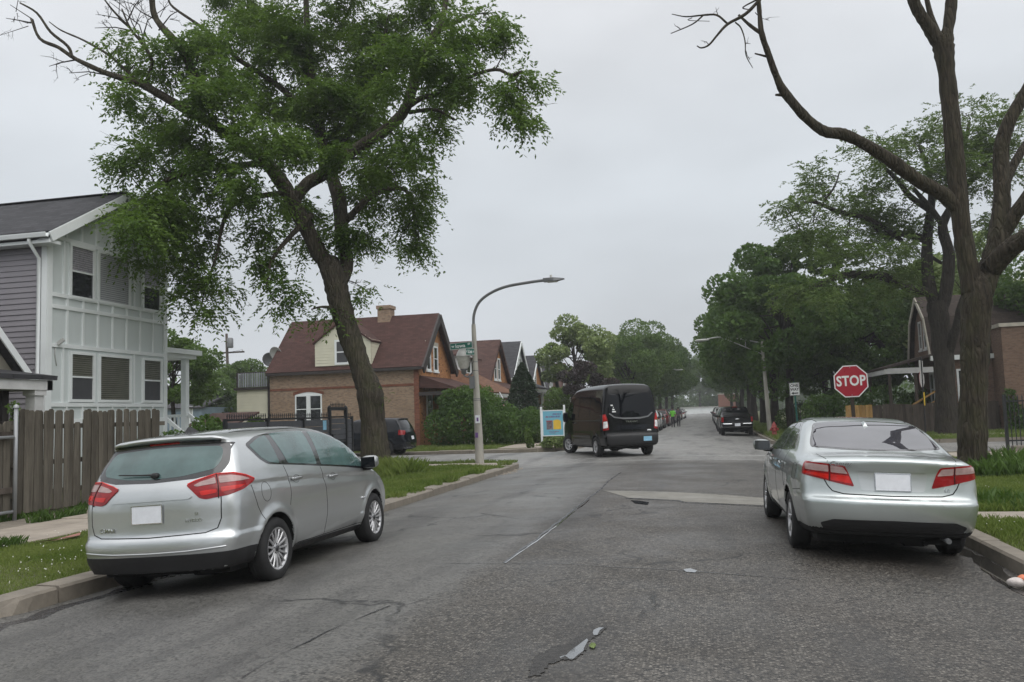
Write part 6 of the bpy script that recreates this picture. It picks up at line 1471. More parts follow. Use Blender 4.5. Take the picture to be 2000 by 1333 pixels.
# iron railings on a low concrete plinth at the right edge
root = thing('iron_railing', 'black iron railings on a concrete plinth at the right picture edge', 'fence'); IX, IY = 8.45, 27.62
m = MB(); m.bbox((IX + .12, IY - .16, -.1), (20, IY + .16, .22), .02); m.build('plinth', M['kerb'], root)
m = MB(); m.box((IX - .04, IY - .04, 0), (IX + .04, IY + .04, 1.70)); m.build('post', M['iron'], root)
for k in range(42):
    a = IX + .13 + k * .115; m = MB(); m.box((a - .011, IY - .011, .22), (a + .011, IY + .011, 1.60)); m.add([(a - .02, IY - .011, 1.6), (a + .02, IY - .011, 1.6), (a + .02, IY + .011, 1.6), (a - .02, IY + .011, 1.6), (a, IY, 1.70)], [(0, 1, 4), (1, 2, 4), (2, 3, 4), (3, 0, 4)]); m.build('railing_bar', M['iron'], root)
for z_ in (.34, 1.48): m = MB(); m.box((IX, IY - .02, z_), (20, IY + .02, z_ + .045)); m.build('rail', M['iron'], root)
# dark iron fence and red panel by the one way sign
root = thing('iron_fence', 'dark iron fence under the trees behind the one way sign', 'fence'); 
for k in range(22): a = 4.9 + k * .13; m = MB(); m.box((a - .014, 52.4, .05), (a + .014, 52.43, 1.75)); m.build('railing_bar', M['iron'], root)
for z_ in (.25, 1.6): m = MB(); m.box((4.85, 52.38, z_), (7.75, 52.45, z_ + .05)); m.build('rail', M['iron'], root)

# ---- street lamps
def lamp_left():
    b = (-7.23, 27.1, .03); root = thing('street_lamp', 'chipped street lamp with curved arm holding green street signs', 'street lamp', b, (0, R(-1.0), 0))
    m = MB(); m.lathe([(.145, 0), (.14, .5), (.118, 1.7), (.098, 2.6), (.085, 3.5), (.072, 4.4), (.066, 4.55)], 16); m.build('pole', M['pole_paint'], root)
    m = MB(); pts = [(0, 0, 4.4), (.03, 0, 4.85), (.22, 0, 5.25), (.60, 0, 5.52), (1.15, 0, 5.70), (1.9, .02, 5.78), (2.45, .03, 5.81)]
    m.tube([tuple(p) for p in catmull_open(pts, 6)], .048, 10); m.build('arm', M['lamp_grey'], root)
    h = link('lamp_head', None, root, loc=(2.40, .03, 5.80))
    m = MB(); m.add([(0, -.09, -.05), (0, .09, -.05), (0, .09, .07), (0, -.09, .07), (.35, -.17, -.055), (.35, .17, -.055), (.35, .15, .06), (.35, -.15, .06), (.68, -.06, -.01), (.68, .06, -.01), (.68, .06, .02), (.68, -.06, .02)],
                    [(0, 1, 2, 3), (0, 4, 5, 1), (1, 5, 6, 2), (2, 6, 7, 3), (3, 7, 4, 0), (4, 8, 9, 5), (5, 9, 10, 6), (6, 10, 11, 7), (7, 11, 8, 4), (8, 11, 10, 9)]); m.build('lamp_housing', M['lamp_grey'], h)
    m = MB(); m.box((.12, -.11, -.072), (.45, .11, -.056)); m.build('lamp_lens', M['frost'], h)
    m = MB(); m.lathe([(.04, 0), (.04, .1), (0, .11)], 10, org=(.25, 0, .065)); m.build('photocell', M['sign_back'], h)
    for z_ in (2.05, 2.10, 3.02, 3.3): m = MB(); r_ = .118 - .03 * (z_ - 1.7) / 1.7; m.lathe([(r_, z_), (r_ + .008, z_ + .012), (r_, z_ + .024)], 14); m.build('strap', M['lamp_grey'], root)
    m = MB(); m.box((-.05, -.15, 1.32), (.10, -.125, 1.58)); m.box((-.07, -.155, .86), (.02, -.13, 1.02), 1); m.box((.0, -.13, 1.38), (.06, -.158, 1.5), 1); m.build('sticker', [M['plate'], M['purple']], root)
    # hooded lantern on a short arm
    L = link('lantern', None, root, loc=(-.40, .02, 3.05)); m = MB()
    m.tube([(.36, 0, -.02), (.12, 0, -.22), (0, 0, -.16), (0, 0, -.02)], .03, 8); m.lathe([(.05, -.12), (.085, -.10), (.085, 0), (.12, .03), (.12, .06)], 14); m.build('lantern_base', M['lamp_grey'], L)
    m = MB(); m.lathe([(.12, .06), (.17, .14), (.215, .42), (.22, .47)], 18); m.build('lantern_glass', M['frost'], L)
    m = MB(); m.lathe([(.245, .46), (.245, .48), (.20, .60), (.15, .68), (.07, .74), (.05, .80), (0, .82)], 18); m.build('lantern_hood', M['sign_back'], L)
    m = MB(); m.box((-.02, -.12, 2.45), (-.20, .1, 2.85)); m.build('control_box', M['lamp_grey'], root)
    return root
def catmull_open(pts, n):
    P = [Vector(p) for p in pts]; P = [P[0] * 2 - P[1]] + P + [P[-1] * 2 - P[-2]]; out = []
    for i in range(1, len(P) - 2):
        for k in range(n):
            t = k / n; a, b, c, d = P[i - 1], P[i], P[i + 1], P[i + 2]
            out.append((b * 2 + (c - a) * t + (a * 2 - b * 5 + c * 4 - d) * t * t + (b * 3 - a - c * 3 + d) * t ** 3) * .5)
    out.append(P[-2]); return out
lamp_left()
def blade(name, label, loc, rz, w, h, parts, txts):
    s = thing(name, label, 'street sign', loc, (0, R(-3), rz)); m = MB(); m.box((-w / 2, -.006, -h / 2), (w / 2, .006, h / 2)); m.build('sign_plate', M['sign_green'], s)
    m = MB()
    for a, b in (((-w / 2 - .012, -.007, h / 2 - .004), (w / 2 + .012, .007, h / 2 + .012)), ((-w / 2 - .012, -.007, -h / 2 - .012), (w / 2 + .012, .007, -h / 2 + .004)), ((-w / 2 - .012, -.007, -h / 2 + .004), (-w / 2 + .004, .007, h / 2 - .004)), ((w / 2 - .004, -.007, -h / 2 + .004), (w / 2 + .012, .007, h / 2 - .004))): m.box(a, b)
    m.build('sign_border', M['sign_back'], s)
    for body, size, x, z in txts: text('lettering', body, size, M['sign_white'], s, (x, -.009, z), (R(90), 0, 0), .002, 1.05, bold=.003)
    m = MB(); m.box((w / 2 - .02, .006, -.05), (w / 2 + .03, .05, .05)); m.build('bracket', M['lamp_grey'], s); return s
blade('street_sign', 'green street name plate reading W Iowa St above the lantern', (-7.70, 26.93, 3.88), 0, .74, .19, None, [('W', .085, -.28, -.01), ('Iowa', .165, -.03, -.005), ('ST', .08, .27, .03)])
blade('street_sign', 'green street name plate for N St Louis Av edge on to the street', (-7.29, 26.50, 3.64), R(90), .98, .2, None, [('N', .085, -.42, 0), ('St.Louis', .165, -.03, 0), ('AV', .08, .41, 0)])
def lamp_davit(loc, h, reach, label, side=-1, tilt=0.0, s=1.0):
    root = thing('street_lamp', label, 'street lamp', loc, (0, tilt, 0), group='street lamps with bracket arms beyond the crossing')
    m = MB(); m.lathe([(.14 * s, 0), (.13 * s, .6), (.105 * s, h * .5), (.08 * s, h)], 14); m.build('pole', M['pole_paint'], root)
    m = MB(); m.tube([tuple(p) for p in catmull_open([(0, 0, h - .12), (side * reach * .35, 0, h + .2), (side * reach * .75, 0, h + .42), (side * reach, 0, h + .38)], 5)], .035 * s, 8); m.build('arm', M['sign_back'], root)
    m = MB(); m.tube([(0, 0, h - .75), (side * reach * .4, 0, h - .12), (side * reach * .72, 0, h + .38)], .028 * s, 8); m.build('brace', M['sign_back'], root)
    m = MB(); m.tube([(side * reach * .3, 0, h + .16), (side * reach * .3, 0, h - .28)], .02 * s, 6); m.build('strut', M['sign_back'], root)
    hd = pod('lamp_head', M['sign_back'], root, (side * (reach + .3), 0, h + .33), (.42, .14, .07)); return root
lamp_davit((3.42, 50.8, .03), 5.25, 3.0, 'pale street lamp with braced arm on the right beside the hydrant', -1, R(-1.8))
lamp_davit((-6.4, 95, .03), 5.45, 3.4, 'far street lamp reaching over the road above the black van', 1)
# ---- signs
def post(root, h, mat='galv', w=.05): m = MB(); m.box((-w / 2, .01, -.05), (w / 2, .045, h)); m.box((-w / 2 - .012, .035, -.05), (-w / 2, .05, h)); m.box((w / 2, .035, -.05), (w / 2 + .012, .05, h)); return m.build('post', M[mat], root)
def octa(r): return [(r * math.cos(R(22.5 + 45 * k)), r * math.sin(R(22.5 + 45 * k))) for k in range(8)]
s = thing('stop_sign', 'red octagonal stop sign above the silver sedan', 'stop sign', (3.44, 21.9, .03), (0, R(-1), R(-3))); post(s, 2.45, 'wood_dark', .06)
Z = 2.09; m = MB(); m.prism([(a, b + Z) for a, b in octa(.412)], -.004, .008, 'y'); m.build('sign_plate', M['sign_white'], s)
m = MB(); m.prism([(a, b + Z) for a, b in octa(.385)], -.0065, -.003, 'y'); m.build('sign_face', M['sign_red'], s)
text('lettering', 'STOP', .335, M['sign_white'], s, (0, -.008, Z), (R(90), 0, 0), .002, .80, bold=.009, space=1.04)
for z_ in (Z + .33, Z - .33): m = MB(); m.lathe([(0, -.012), (.012, -.01), (.012, -.004)], 8, axis='y', org=(0, 0, z_)); m.build('bolt', M['galv'], s)
s = thing('one_way_sign', 'white one way sign with black arrow pointing left', 'road sign', (4.3, 44.1, .03), (0, R(-1.5), 0)); post(s, 2.7, 'sign_green', .05); Z = 2.34
m = MB(); m.box((-.235, -.006, Z - .31), (.235, .008, Z + .31)); m.build('sign_plate', M['sign_white'], s)
m = MB()
for a, b in (((-.225, -.008, Z + .285), (.225, -.005, Z + .30)), ((-.225, -.008, Z - .30), (.225, -.005, Z - .285)), ((-.225, -.008, Z - .285), (-.21, -.005, Z + .285)), ((.21, -.008, Z - .285), (.225, -.005, Z + .285))): m.box(a, b)
m.build('border', M['sign_black'], s)
text('lettering', 'ONE', .195, M['sign_black'], s, (0, -.009, Z + .17), (R(90), 0, 0), .002, .92, bold=.006); text('lettering', 'WAY', .195, M['sign_black'], s, (0, -.009, Z - .02), (R(90), 0, 0), .002, .88, bold=.006)
m = MB(); m.prism([(x, Z - .2 + z) for x, z in ((-.17, 0), (-.06, .075), (-.06, .028), (.16, .028), (.16, -.028), (-.06, -.028), (-.06, -.075))], -.009, -.005, 'y'); m.build('arrow', M['sign_black'], s)
s = thing('stop_sign', 'stop sign seen from its pale back on a dark leaning post', 'stop sign', (9.62, 42.2, .03), (0, R(2), R(62))); post(s, 3.55, 'iron', .06); Z = 2.55
m = MB(); m.prism([(a, b + Z) for a, b in octa(.40)], .05, .062, 'y'); m.build('sign_plate', M['sign_red'], s); m = MB(); m.prism([(a, b + Z) for a, b in octa(.40)], .045, .05, 'y'); m.build('sign_back', M['sign_back'], s)
m = MB(); m.box((-.3, .048, 3.05), (.3, .056, 3.4)); m.build('upper_plate', M['sign_back'], s); m = MB(); m.box((-.06, -.012, 1.35), (.07, .008, 1.95)); m.build('yellow_marker', M['yellow'], s)
# hydrant
h = thing('fire_hydrant', 'faded red fire hydrant on the verge beside the lamp post', 'fire hydrant', (3.27, 45.4, .03)); m = MB()
m.lathe([(.17, 0), (.17, .05), (.12, .07), (.115, .42), (.15, .44), (.15, .49), (.125, .5), (.12, .56), (.085, .66), (.04, .70), (.035, .75), (0, .76)], 16); m.build('barrel', M['hydrant'], h)
for s_ in (-1, 1): m = MB(); m.lathe([(0, .21 * s_), (.06, .21 * s_), (.065, .14 * s_), (.05, .1 * s_)], 12, axis='x', org=(0, 0, .37)); m.build('side_outlet', M['hydrant'], h)
m = MB(); m.lathe([(0, -.22), (.085, -.22), (.09, -.15), (.07, -.1)], 12, axis='y', org=(0, 0, .34)); m.build('front_outlet', M['hydrant'], h)
# pale blue sign board on white posts
s = thing('notice_board', 'pale blue painted board with yellow picture on white posts', 'sign', (-6.87, 38.9, .03), (0, 0, R(6)))
for x_, hh in ((-.53, 1.86), (.53, 1.92)): m = MB(); m.bbox((x_ - .045, -.045, 0), (x_ + .045, .045, hh), .01); m.build('post', M['white'], s)
m = MB(); m.box((-.485, -.02, .56), (.485, .02, 1.66)); m.build('board', M['sign_blue'], s)
m = MB()
for a, b in (((-.485, -.028, 1.66), (.485, .028, 1.70)), ((-.485, -.028, .52), (.485, .028, .56)), ((-.485, -.03, .56), (-.455, -.0205, 1.66)), ((.455, -.03, .56), (.485, -.0205, 1.66))): m.box(a, b)
m.build('board_frame', M['white'], s)
m = MB(); m.box((-.30, -.026, .82), (-.02, -.0205, 1.22)); m.build('photo_print', M['sign_photo'], s); m = MB(); m.box((-.31, -.030, 1.19), (-.03, -.0265, 1.225)); m.build('photo_header', M['sign_red'], s)
m = MB(); m.prism([(.01, .82), (.36, .82), (.36, 1.18), (.29, 1.25), (.17, 1.27), (.08, 1.25), (.01, 1.22)], -.026, -.0205, 'y'); m.build('yellow_print', M['sign_yellow'], s)
rr = random.Random(4)
for row, (z_, x0, x1, hh) in enumerate(((1.52, .0, .33, .09), (1.40, -.33, .34, .085), (.72, -.2, .28, .04), (.66, -.18, .1, .035))):
    m = MB(); x_ = x0
    while x_ < x1:
        w_ = rr.uniform(.018, .032); q = rr.uniform(.6, 1); dx = rr.uniform(-.012, .012)
        m.add([(x_, -.0225, z_ - hh / 2), (x_ + w_, -.0225, z_ - hh / 2), (x_ + w_ + dx, -.0225, z_ + hh / 2 * q), (x_ + dx, -.0225, z_ + hh / 2 * q), (x_, -.0205, z_ - hh / 2), (x_ + w_, -.0205, z_ - hh / 2), (x_ + w_ + dx, -.0205, z_ + hh / 2 * q), (x_ + dx, -.0205, z_ + hh / 2 * q)], [(0, 1, 2, 3), (0, 4, 5, 1), (1, 5, 6, 2), (2, 6, 7, 3), (3, 7, 4, 0)], mi=rr.choice((0, 0, 1)))
        x_ += w_ + rr.uniform(.012, .03)
    o = m.build('painted_writing', [M['purple'], M['sign_red']], s); o['kind'] = 'stuff'
# flag on the porch
f = thing('flag', 'small striped american flag hanging from an angled pole on the porch', 'flag', (-12.55, 52.3, 3.0))
m = MB(); m.tube([(0, 0, 0), (.55, -.75, -.75)], .022, 8); m.lathe([(0, -.05), (.035, 0), (0, .05)], 8, org=(.57, -.78, -.78)); m.build('flag_pole', M['white'], f)
def flag_pt(u, v): return Vector((.2 + .36 * u + .06 * math.sin(v * 7 + u * 3), -.27 - .49 * u + .10 * math.sin(v * 9 + u * 2), -.27 - .49 * u - v * .78))
for k in range(7):
    V, F = [], []; n = 14
    for i in range(n + 1):
        for j in (0, 1): V.append(flag_pt((k + j) / 7, i / n))
        if i: F.append((2 * i - 2, 2 * i - 1, 2 * i + 1, 2 * i))
    V2 = [v + Vector((.006, .006, 0)) for v in V]; nV = len(V); F2 = [tuple(nV + q for q in reversed(ff)) for ff in F]
    link('stripe', np_mesh('stripe', [tuple(v) for v in V + V2], F + F2, M['flag_red' if k % 2 == 0 else 'flag_white']), f)
V, F = [], []; n = 6
for i in range(n + 1):
    for j in range(4): V.append(flag_pt(.0 + .55 * j / 3, i / n * .38) + Vector((.012, -.012, 0)))
    if i: F += [((i - 1) * 4 + j, (i - 1) * 4 + j + 1, i * 4 + j + 1, i * 4 + j) for j in range(3)]
link('canton', np_mesh('canton', [tuple(v) for v in V], F, M['flag_blue']), f)
# flower box under the porch windows
fb = thing('flower_box', 'grey window box with pink flowers below the porch windows', 'flower box', (-12.4, 54.6, .95)); m = MB(); m.bbox((-.18, -1.3, 0), (.18, 1.3, .28), .02); m.build('trough', M['sign_back'], fb)
# utility pole
u = thing('utility_pole', 'distant wooden utility pole with crossarm and transformer above the trees', 'utility pole', tuple(at(449, 800, 70)[:2]) + (0,)); b = u.location.copy()
zt = at(443, 652, 70).z; zc = at(447, 689, 70).z
m = MB(); m.tube([(0, 0, 0), (-.3, 0, zt)], [.17, .11], 10); m.build('pole', M['wood_dark'], u); m = MB(); m.box((-1.7, -.06, zc - .07), (1.45, .06, zc + .07)); m.build('crossarm', M['wood_dark'], u)
m = MB(); m.lathe([(0, zc + .4), (.26, zc + .4), (.28, zc + .5), (.28, zc + 1.2), (.2, zc + 1.3), (0, zc + 1.33)], 14, org=(.18, -.2, 0)); m.build('transformer', M['lamp_grey'], u)
m = MB()
for x_ in (-1.6, 1.3): m.lathe([(.04, zc + .07), (.05, zc + .12), (.03, zc + .22), (0, zc + .24)], 8, org=(x_, 0, 0))
m.build('insulators', M['sign_back'], u)['kind'] = 'stuff'
w = thing('overhead_wire', 'thin overhead wire strung to the distant utility pole', 'wire', (0, 0, 0)); m = MB(); a, c_ = Vector((b.x + 1.3, b.y, zc + .2)), Vector((b.x - 38, b.y + 6, zc + .6))
m.tube([a + (c_ - a) * t + Vector((0, 0, -1.2 * 4 * t * (1 - t))) for t in lin(0, 1, 16)], .012, 5); m.build('cable', M['iron'], w)
# ================================================================== OTHER VEHICLES AND PEOPLE
def van(loc, rz):
    root = thing('passenger_van', 'black high roofed passenger van turning left across the junction', 'van', loc, (0, 0, rz))
    sil = [(-.93, .36), (-1.02, .42), (-1.06, .52), (-1.06, .74), (-.985, .80), (-.97, 1.0), (-.955, 1.5), (-.91, 2.05), (-.84, 2.36), (-.70, 2.47), (-.3, 2.505), (1.0, 2.51), (2.2, 2.46), (2.8, 2.34), (3.2, 2.10), (3.7, 1.62), (3.95, 1.36), (4.3, 1.22), (4.48, .98), (4.52, .6), (4.45, .36), (4.2, .26), (2.5, .27), (1.0, .28), (-.2, .32)]
    sec = [(.2, .90), (.35, .955), (.6, .985), (.9, 1.0), (1.25, 1.0), (1.5, .975), (1.8, .935), (2.1, .89), (2.35, .835), (2.45, .76), (2.6, .65)]
    plan = [(-1.3, .93), (-1.0, .955), (-.6, .985), (0, 1), (2.5, 1), (3.2, .96), (3.8, .90), (4.4, .80), (5, .6)]
    b = Body(sil, 1.03, sec, plan, .09, .3, .07, (0, 3.3), .39, .34, k=.13, creases=[([-1, 3.5], [1.27, 1.25], -.02, .10, -1.2, 3.6), ([-1, 3.5], [.78, .76], .016, .12, .45, 2.85)], flare=.02, arch_in=.55)
    bp = M['black_paint']; b.body('body', [bp, M['under']], .033, root)
    patch(b, 'rear_window', rounded([(-.76, 1.50), (-.60, 1.375), (-.3, 1.33), (.3, 1.33), (.60, 1.375), (.76, 1.50), (.75, 2.15), (-.75, 2.15)], .08), 'B', M['dark_glass'], root, off=.006, cell=.1)
    patch(b, 'rear_trim_band', rounded([(-.80, 1.47), (-.62, 1.33), (-.3, 1.275), (.3, 1.275), (.62, 1.33), (.80, 1.47), (.77, 1.50), (.60, 1.375), (.3, 1.33), (-.3, 1.33), (-.60, 1.375), (-.77, 1.50)], .01), 'B', M['lamp_grey'], root, off=.009, cell=.1)
    patch(b, 'lower_panel', rounded([(-.52, .93), (.52, .93), (.56, 1.07), (-.56, 1.07)], .03), 'B', M['navy_paint'], root, off=.008, cell=.1)
    ribbon(b, 'door_gap', [(0, .80), (0, 2.25)], 'B', M['under'], root, w=.012); patch(b, 'bumper', rounded([(-.9, .44), (.9, .44), (.92, .76), (-.92, .76)], .05), 'B', M['plastic'], root, off=.03, cell=.1, rim=.05)
    for s in (-1, 1):
        fr = diag(42 * s); q = lambda pts: [(s * u_, z_) for u_, z_ in pts][::s]; c0 = up(42, .99, -.93)
        patch(b, 'tail_lamp', rounded(q([(c0 - .13, .93), (c0 + .07, .90), (c0 + .09, 1.45), (c0 - .04, 1.47), (c0 - .09, 1.3)]), .03), fr, M['lens_red'], root, off=.012, cell=.06)
        patch(b, 'lamp_clear_lens', rounded(q([(c0 - .10, 1.0), (c0 + .06, .98), (c0 + .04, 1.20), (c0 - .085, 1.22)]), .02), fr, M['lens_white'], root, off=.016, cell=.06)
        patch(b, 'lamp_red_lens', rounded(q([(c0 - .07, 1.25), (c0 + .04, 1.24), (c0 + .05, 1.42), (c0 - .02, 1.43)]), .02), fr, M['lens_bright'], root, off=.016, cell=.06)
        side = 'R' if s > 0 else 'L'
        for poly in ([(-.70, 1.42), (-.66, 2.1), (.45, 2.14), (.45, 1.40)], [(.52, 1.40), (.52, 2.14), (1.75, 2.12), (1.75, 1.38)], [(1.82, 1.38), (1.82, 2.1), (2.55, 2.03), (3.2, 1.52), (3.1, 1.36)]): patch(b, 'window', rounded(poly, .06), side, M['dark_glass'], root, off=.005, cell=.12)
        for pth in ([(1.79, 2.2), (1.79, .5)], [(.48, 2.2), (.48, .5)], [(2.95, 1.35), (2.95, .5)], [(-.75, 1.22), (1.75, 1.24)]): ribbon(b, 'panel_gap', pth, side, M['under'], root, w=.012)
        mr_ = link('wing_mirror', None, root, loc=(s * 1.16, 2.98, 1.38)); pod('housing', M['plastic'], mr_, (0, 0, 0), (.10, .07, .19), sq=.6); m = MB(); m.box((-.075, -.078, -.15), (.075, -.07, .15)); m.build('mirror_glass', M['dark_glass'], mr_)
        m = MB(); m.beam((-s * .06, 0, -.05), (-s * .24, .02, -.08), .06, .08); m.build('mirror_arm', M['plastic'], mr_)
        for yy in (0, 3.3): wheel(root, (s * .90, yy, .345), .345, .235, s, M['alloy'], 10, .215, style='pairs', steer=R(24) if yy else 0)
        P, N = surf(b, side, 2.1, 1.16); pod('door_handle', M['plastic'], root, (P.x + .02 * s, P.y, P.z), (.02, .1, .02))
    P, N = surf(b, 'B', .50, .60); pl = plate(b, root, .50, .60, M['plate_blue']); pl.location.y -= .035
    P, N = surf(b, 'B', 0, 1.19); text('badge', 'TRANSIT', .085, M['chrome'], root, (0, P.y - .008, 1.19), TEXT_B, .003, 1.3); pod('emblem', M['chrome'], root, (.62, P.y - .01, .87), (.085, .01, .035))
    P, N = surf(b, 'B', -.6, 1.7); S = link('window_sticker', None, root, loc=(-.56, P.y - .012, 1.62), rot=(R(-6), 0, 0)); m = MB()
    for a, c in (((-.16, 0, .12), (.16, .003, .16)), ((.12, 0, -.09), (.16, .003, .11)), ((-.08, 0, .05), (.09, .003, .09)), ((-.11, 0, -.03), (.10, .003, .02)), ((-.12, 0, -.10), (.11, .003, -.06))): m.box(a, c)
    m.build('white_marks', M['sign_white'], S)['kind'] = 'stuff'
    underside(root, .75, -.7, 3.9, .28); m = MB(); m.lathe([(0, -.1), (.1, -.1), (.1, .1), (0, .1)], 12, axis='x', org=(0, 0, .33)); m.build('differential', M['lamp_grey'], root)
    return root
van((-2.94, 30.55, zr(-3, 31) + .0), R(26))

def suv_body(kind, h=.05):
    """kind: suv, saloon, hatch or pickup - bodies for the cars farther off"""
    if kind == 'suv':
        return Body([(-.75, .30), (-.90, .38), (-.95, .55), (-.94, .75), (-.90, .95), (-.84, 1.12), (-.70, 1.38), (-.55, 1.58), (-.60, 1.64), (-.3, 1.68), (.5, 1.71), (1.2, 1.68), (1.7, 1.58), (2.2, 1.30), (2.6, 1.10), (3.1, 1.02), (3.5, .92), (3.65, .7), (3.62, .4), (3.4, .28), (1.3, .27)], .94,
                    [(.2, .9), (.5, .985), (.8, 1), (1.0, .985), (1.12, .95), (1.35, .85), (1.55, .75), (1.7, .62)], [(-1.2, .88), (-.9, .92), (-.3, .98), (.5, 1), (2.5, .99), (3.2, .93), (3.7, .82)], .16, .32, .05, (0, 2.72), .40, .355, k=.1, creases=[([-1, 3], [1.06, 1.0], -.014, .12, -.8, 3.0)])
    if kind == 'saloon':
        return Body([(-.85, .27), (-1.03, .38), (-1.06, .58), (-1.0, .70), (-.98, 1.0), (-.9, 1.06), (-.5, 1.10), (0, 1.25), (.5, 1.41), (1.1, 1.46), (1.6, 1.42), (2.3, 1.17), (2.75, 1.0), (3.3, .89), (3.62, .72), (3.68, .42), (3.45, .23), (1.2, .22)], .90,
                    [(.15, .8), (.36, .95), (.65, 1), (.85, 1), (1.0, .95), (1.1, .87), (1.28, .77), (1.45, .62)], [(-1.4, .84), (-1.05, .9), (-.5, .97), (.5, 1), (2.6, .99), (3.2, .93), (3.7, .8)], .2, .35, .05, (0, 2.72), .36, .32, k=.1)
    return Body([(-1.1, .45), (-1.18, .52), (-1.18, .68), (-1.12, .74), (-1.10, 1.06), (-1.02, 1.12), (-.2, 1.14), (.35, 1.17), (.75, 1.36), (.95, 1.60), (1.3, 1.64), (2.1, 1.62), (2.6, 1.45), (3.0, 1.16), (3.6, 1.08), (4.05, 1.0), (4.15, .7), (4.1, .42), (3.9, .33), (1.5, .36), (0, .40)], .90,
                [(.2, .88), (.45, .96), (.7, .995), (.95, 1.0), (1.1, .97), (1.25, .88), (1.5, .79), (1.7, .7)], [(-1.4, .93), (-1.1, .95), (-.5, .99), (.5, 1), (3, 1), (3.7, .93), (4.2, .84)], .06, .25, .04, (0, 3.1), .40, .36, k=.09, flare=.02)
def far_car(kind, paintm, label, loc, rz=0, h=.055, group=None, rim='alloy'):
    root = thing({'suv': 'parked_suv', 'saloon': 'parked_car', 'pickup': 'pickup_truck'}[kind], label, 'pickup truck' if kind == 'pickup' else 'car', loc, (0, 0, rz), group)
    b = suv_body(kind); b.body('body', [paintm, M['under']], h, root)
    if kind == 'suv':
        patch(b, 'rear_window', rounded([(-.66, 1.20), (.66, 1.20), (.60, 1.54), (-.60, 1.54)], .06), 'B', M['dark_glass'], root, off=.008, cell=.12)
        dl = [[(-.45, 1.20), (-.30, 1.42), (.12, 1.52), (.12, 1.14)], [(.2, 1.13), (.2, 1.53), (1.0, 1.56), (1.05, 1.10)], [(1.12, 1.10), (1.08, 1.56), (1.6, 1.50), (2.3, 1.10)]]; lamps = [(-.14, 1.10), (.2, 1.14), (.24, .92), (-.06, .92)]; az = 40; cx = up(40, .80, -.85); hw, pz, wx = .82, .78, .355
    elif kind == 'saloon':
        patch(b, 'rear_window', rounded([(-.64, 1.13), (.64, 1.13), (.52, 1.38), (-.52, 1.38)], .06), 'B', M['dark_glass'], root, off=.008, cell=.12)
        dl = [[(.25, 1.10), (.52, 1.30), (.9, 1.37), (1.14, 1.38), (1.10, 1.06)], [(1.2, 1.06), (1.22, 1.38), (1.6, 1.35), (2.4, 1.02)]]; lamps = [(-.2, .80), (-.14, .97), (.2, .99), (.2, .85)]; az = 40; cx = up(40, .72, -.85); hw, pz, wx = .78, .84, .32
    else:
        patch(b, 'rear_window', rounded([(-.56, 1.24), (.56, 1.24), (.54, 1.52), (-.54, 1.52)], .05), 'B', M['dark_glass'], root, off=.008, cell=.12)
        dl = [[(.95, 1.18), (1.0, 1.52), (1.6, 1.54), (1.6, 1.16)], [(1.7, 1.16), (1.7, 1.54), (2.2, 1.50), (2.8, 1.15)]]; lamps = [(-.10, .78), (-.10, 1.05), (.10, 1.05), (.10, .78)]; az = 32; cx = up(32, .84, -1.05); hw, pz, wx = .80, .62, .36
    wb = {'suv': 2.72, 'saloon': 2.72, 'pickup': 3.1}[kind]
    for s in (-1, 1):
        side = 'R' if s > 0 else 'L'
        for poly in dl: patch(b, 'window', rounded(poly, .05), side, M['dark_glass'], root, off=.006, cell=.15)
        patch(b, 'tail_lamp', rounded([(s * (cx + u_), z_) for u_, z_ in lamps][::s], .03), diag(az * s), M['lens_red'], root, off=.010, cell=.08)
        for yy in (0, wb): wheel(root, (s * (b.h - .13), yy, wx), wx, .22, s, M[rim], 5, wx * .66, style='five')
        mr_ = pod('wing_mirror', M['plastic'], root, (s * (b.h + .08), wb - .5, 1.1), (.11, .07, .08), (10, 6), .7)
    plate(b, root, 0, pz, M['plate'], frame=False)
    if kind == 'pickup':
        patch(b, 'tailgate', rounded([(-.70, .76), (.70, .76), (.70, 1.07), (-.70, 1.07)], .02), 'B', paintm, root, off=.012, cell=.12); pod('emblem', M['chrome'], root, (0, -1.14, .93), (.12, .015, .032))
        for a, c in ((-.86, -.30), (.30, .86)): patch(b, 'bumper_step', rounded([(a, .66), (c, .66), (c, .70), (a, .70)], .01), 'B', M['chrome'], root, off=.02, cell=.15)
        m = MB(); m.box((-.14, .88, 1.60), (.14, .93, 1.64)); m.build('brake_light', M['lens_red'], root)
    underside(root, b.h - .25, -.7, wb + .5, .26); return root
far_car('pickup', M['black_paint'], 'black pickup truck parked at the far right kerb', (1.62, 51.2, -.02), R(1.5), .04, rim='alloy_dark')
dark_suv = far_car('suv', M['navy_paint'], 'dark suv parked on the side street half behind the tree trunk', (-13.75, 36.55, -.06), R(90), .04, rim='alloy_dark')
m = MB(); m.add([(-.05, 0, 0)], []) ; 
# the line of parked cars
cp = {k: paint('car_paint_' + k, c, mt, .3) for k, c, mt in (('white', (.62, .63, .63), 0), ('grey', (.13, .14, .15), .4), ('charcoal', (.035, .038, .042), .3), ('red', (.12, .012, .014), .1), ('blue', (.05, .075, .13), .3), ('silver', (.42, .44, .45), .5), ('green', (.02, .055, .042), .2))}
proto = {'suv': far_car('suv', M['navy_paint'], 'x', (0, 0, 0), 0, .07), 'saloon': far_car('saloon', M['navy_paint'], 'x', (0, 0, 0), 0, .07)}
first = {'suv': True, 'saloon': True}
def line_car(kind, colour, label, loc, rz, group):
    o = proto[kind] if first[kind] else copy_tree(proto[kind]); first[kind] = False
    o.location = loc; o.rotation_euler = (0, 0, rz); o['label'] = label; o['group'] = group
    for ch in o.children:
        if ch.name.split('.')[0] == 'body': s = ch.material_slots[0]; s.link = 'OBJECT'; s.material = cp[colour]
    return o
GL, GR_ = 'cars parked along the far left kerb', 'cars parked along the far right kerb'
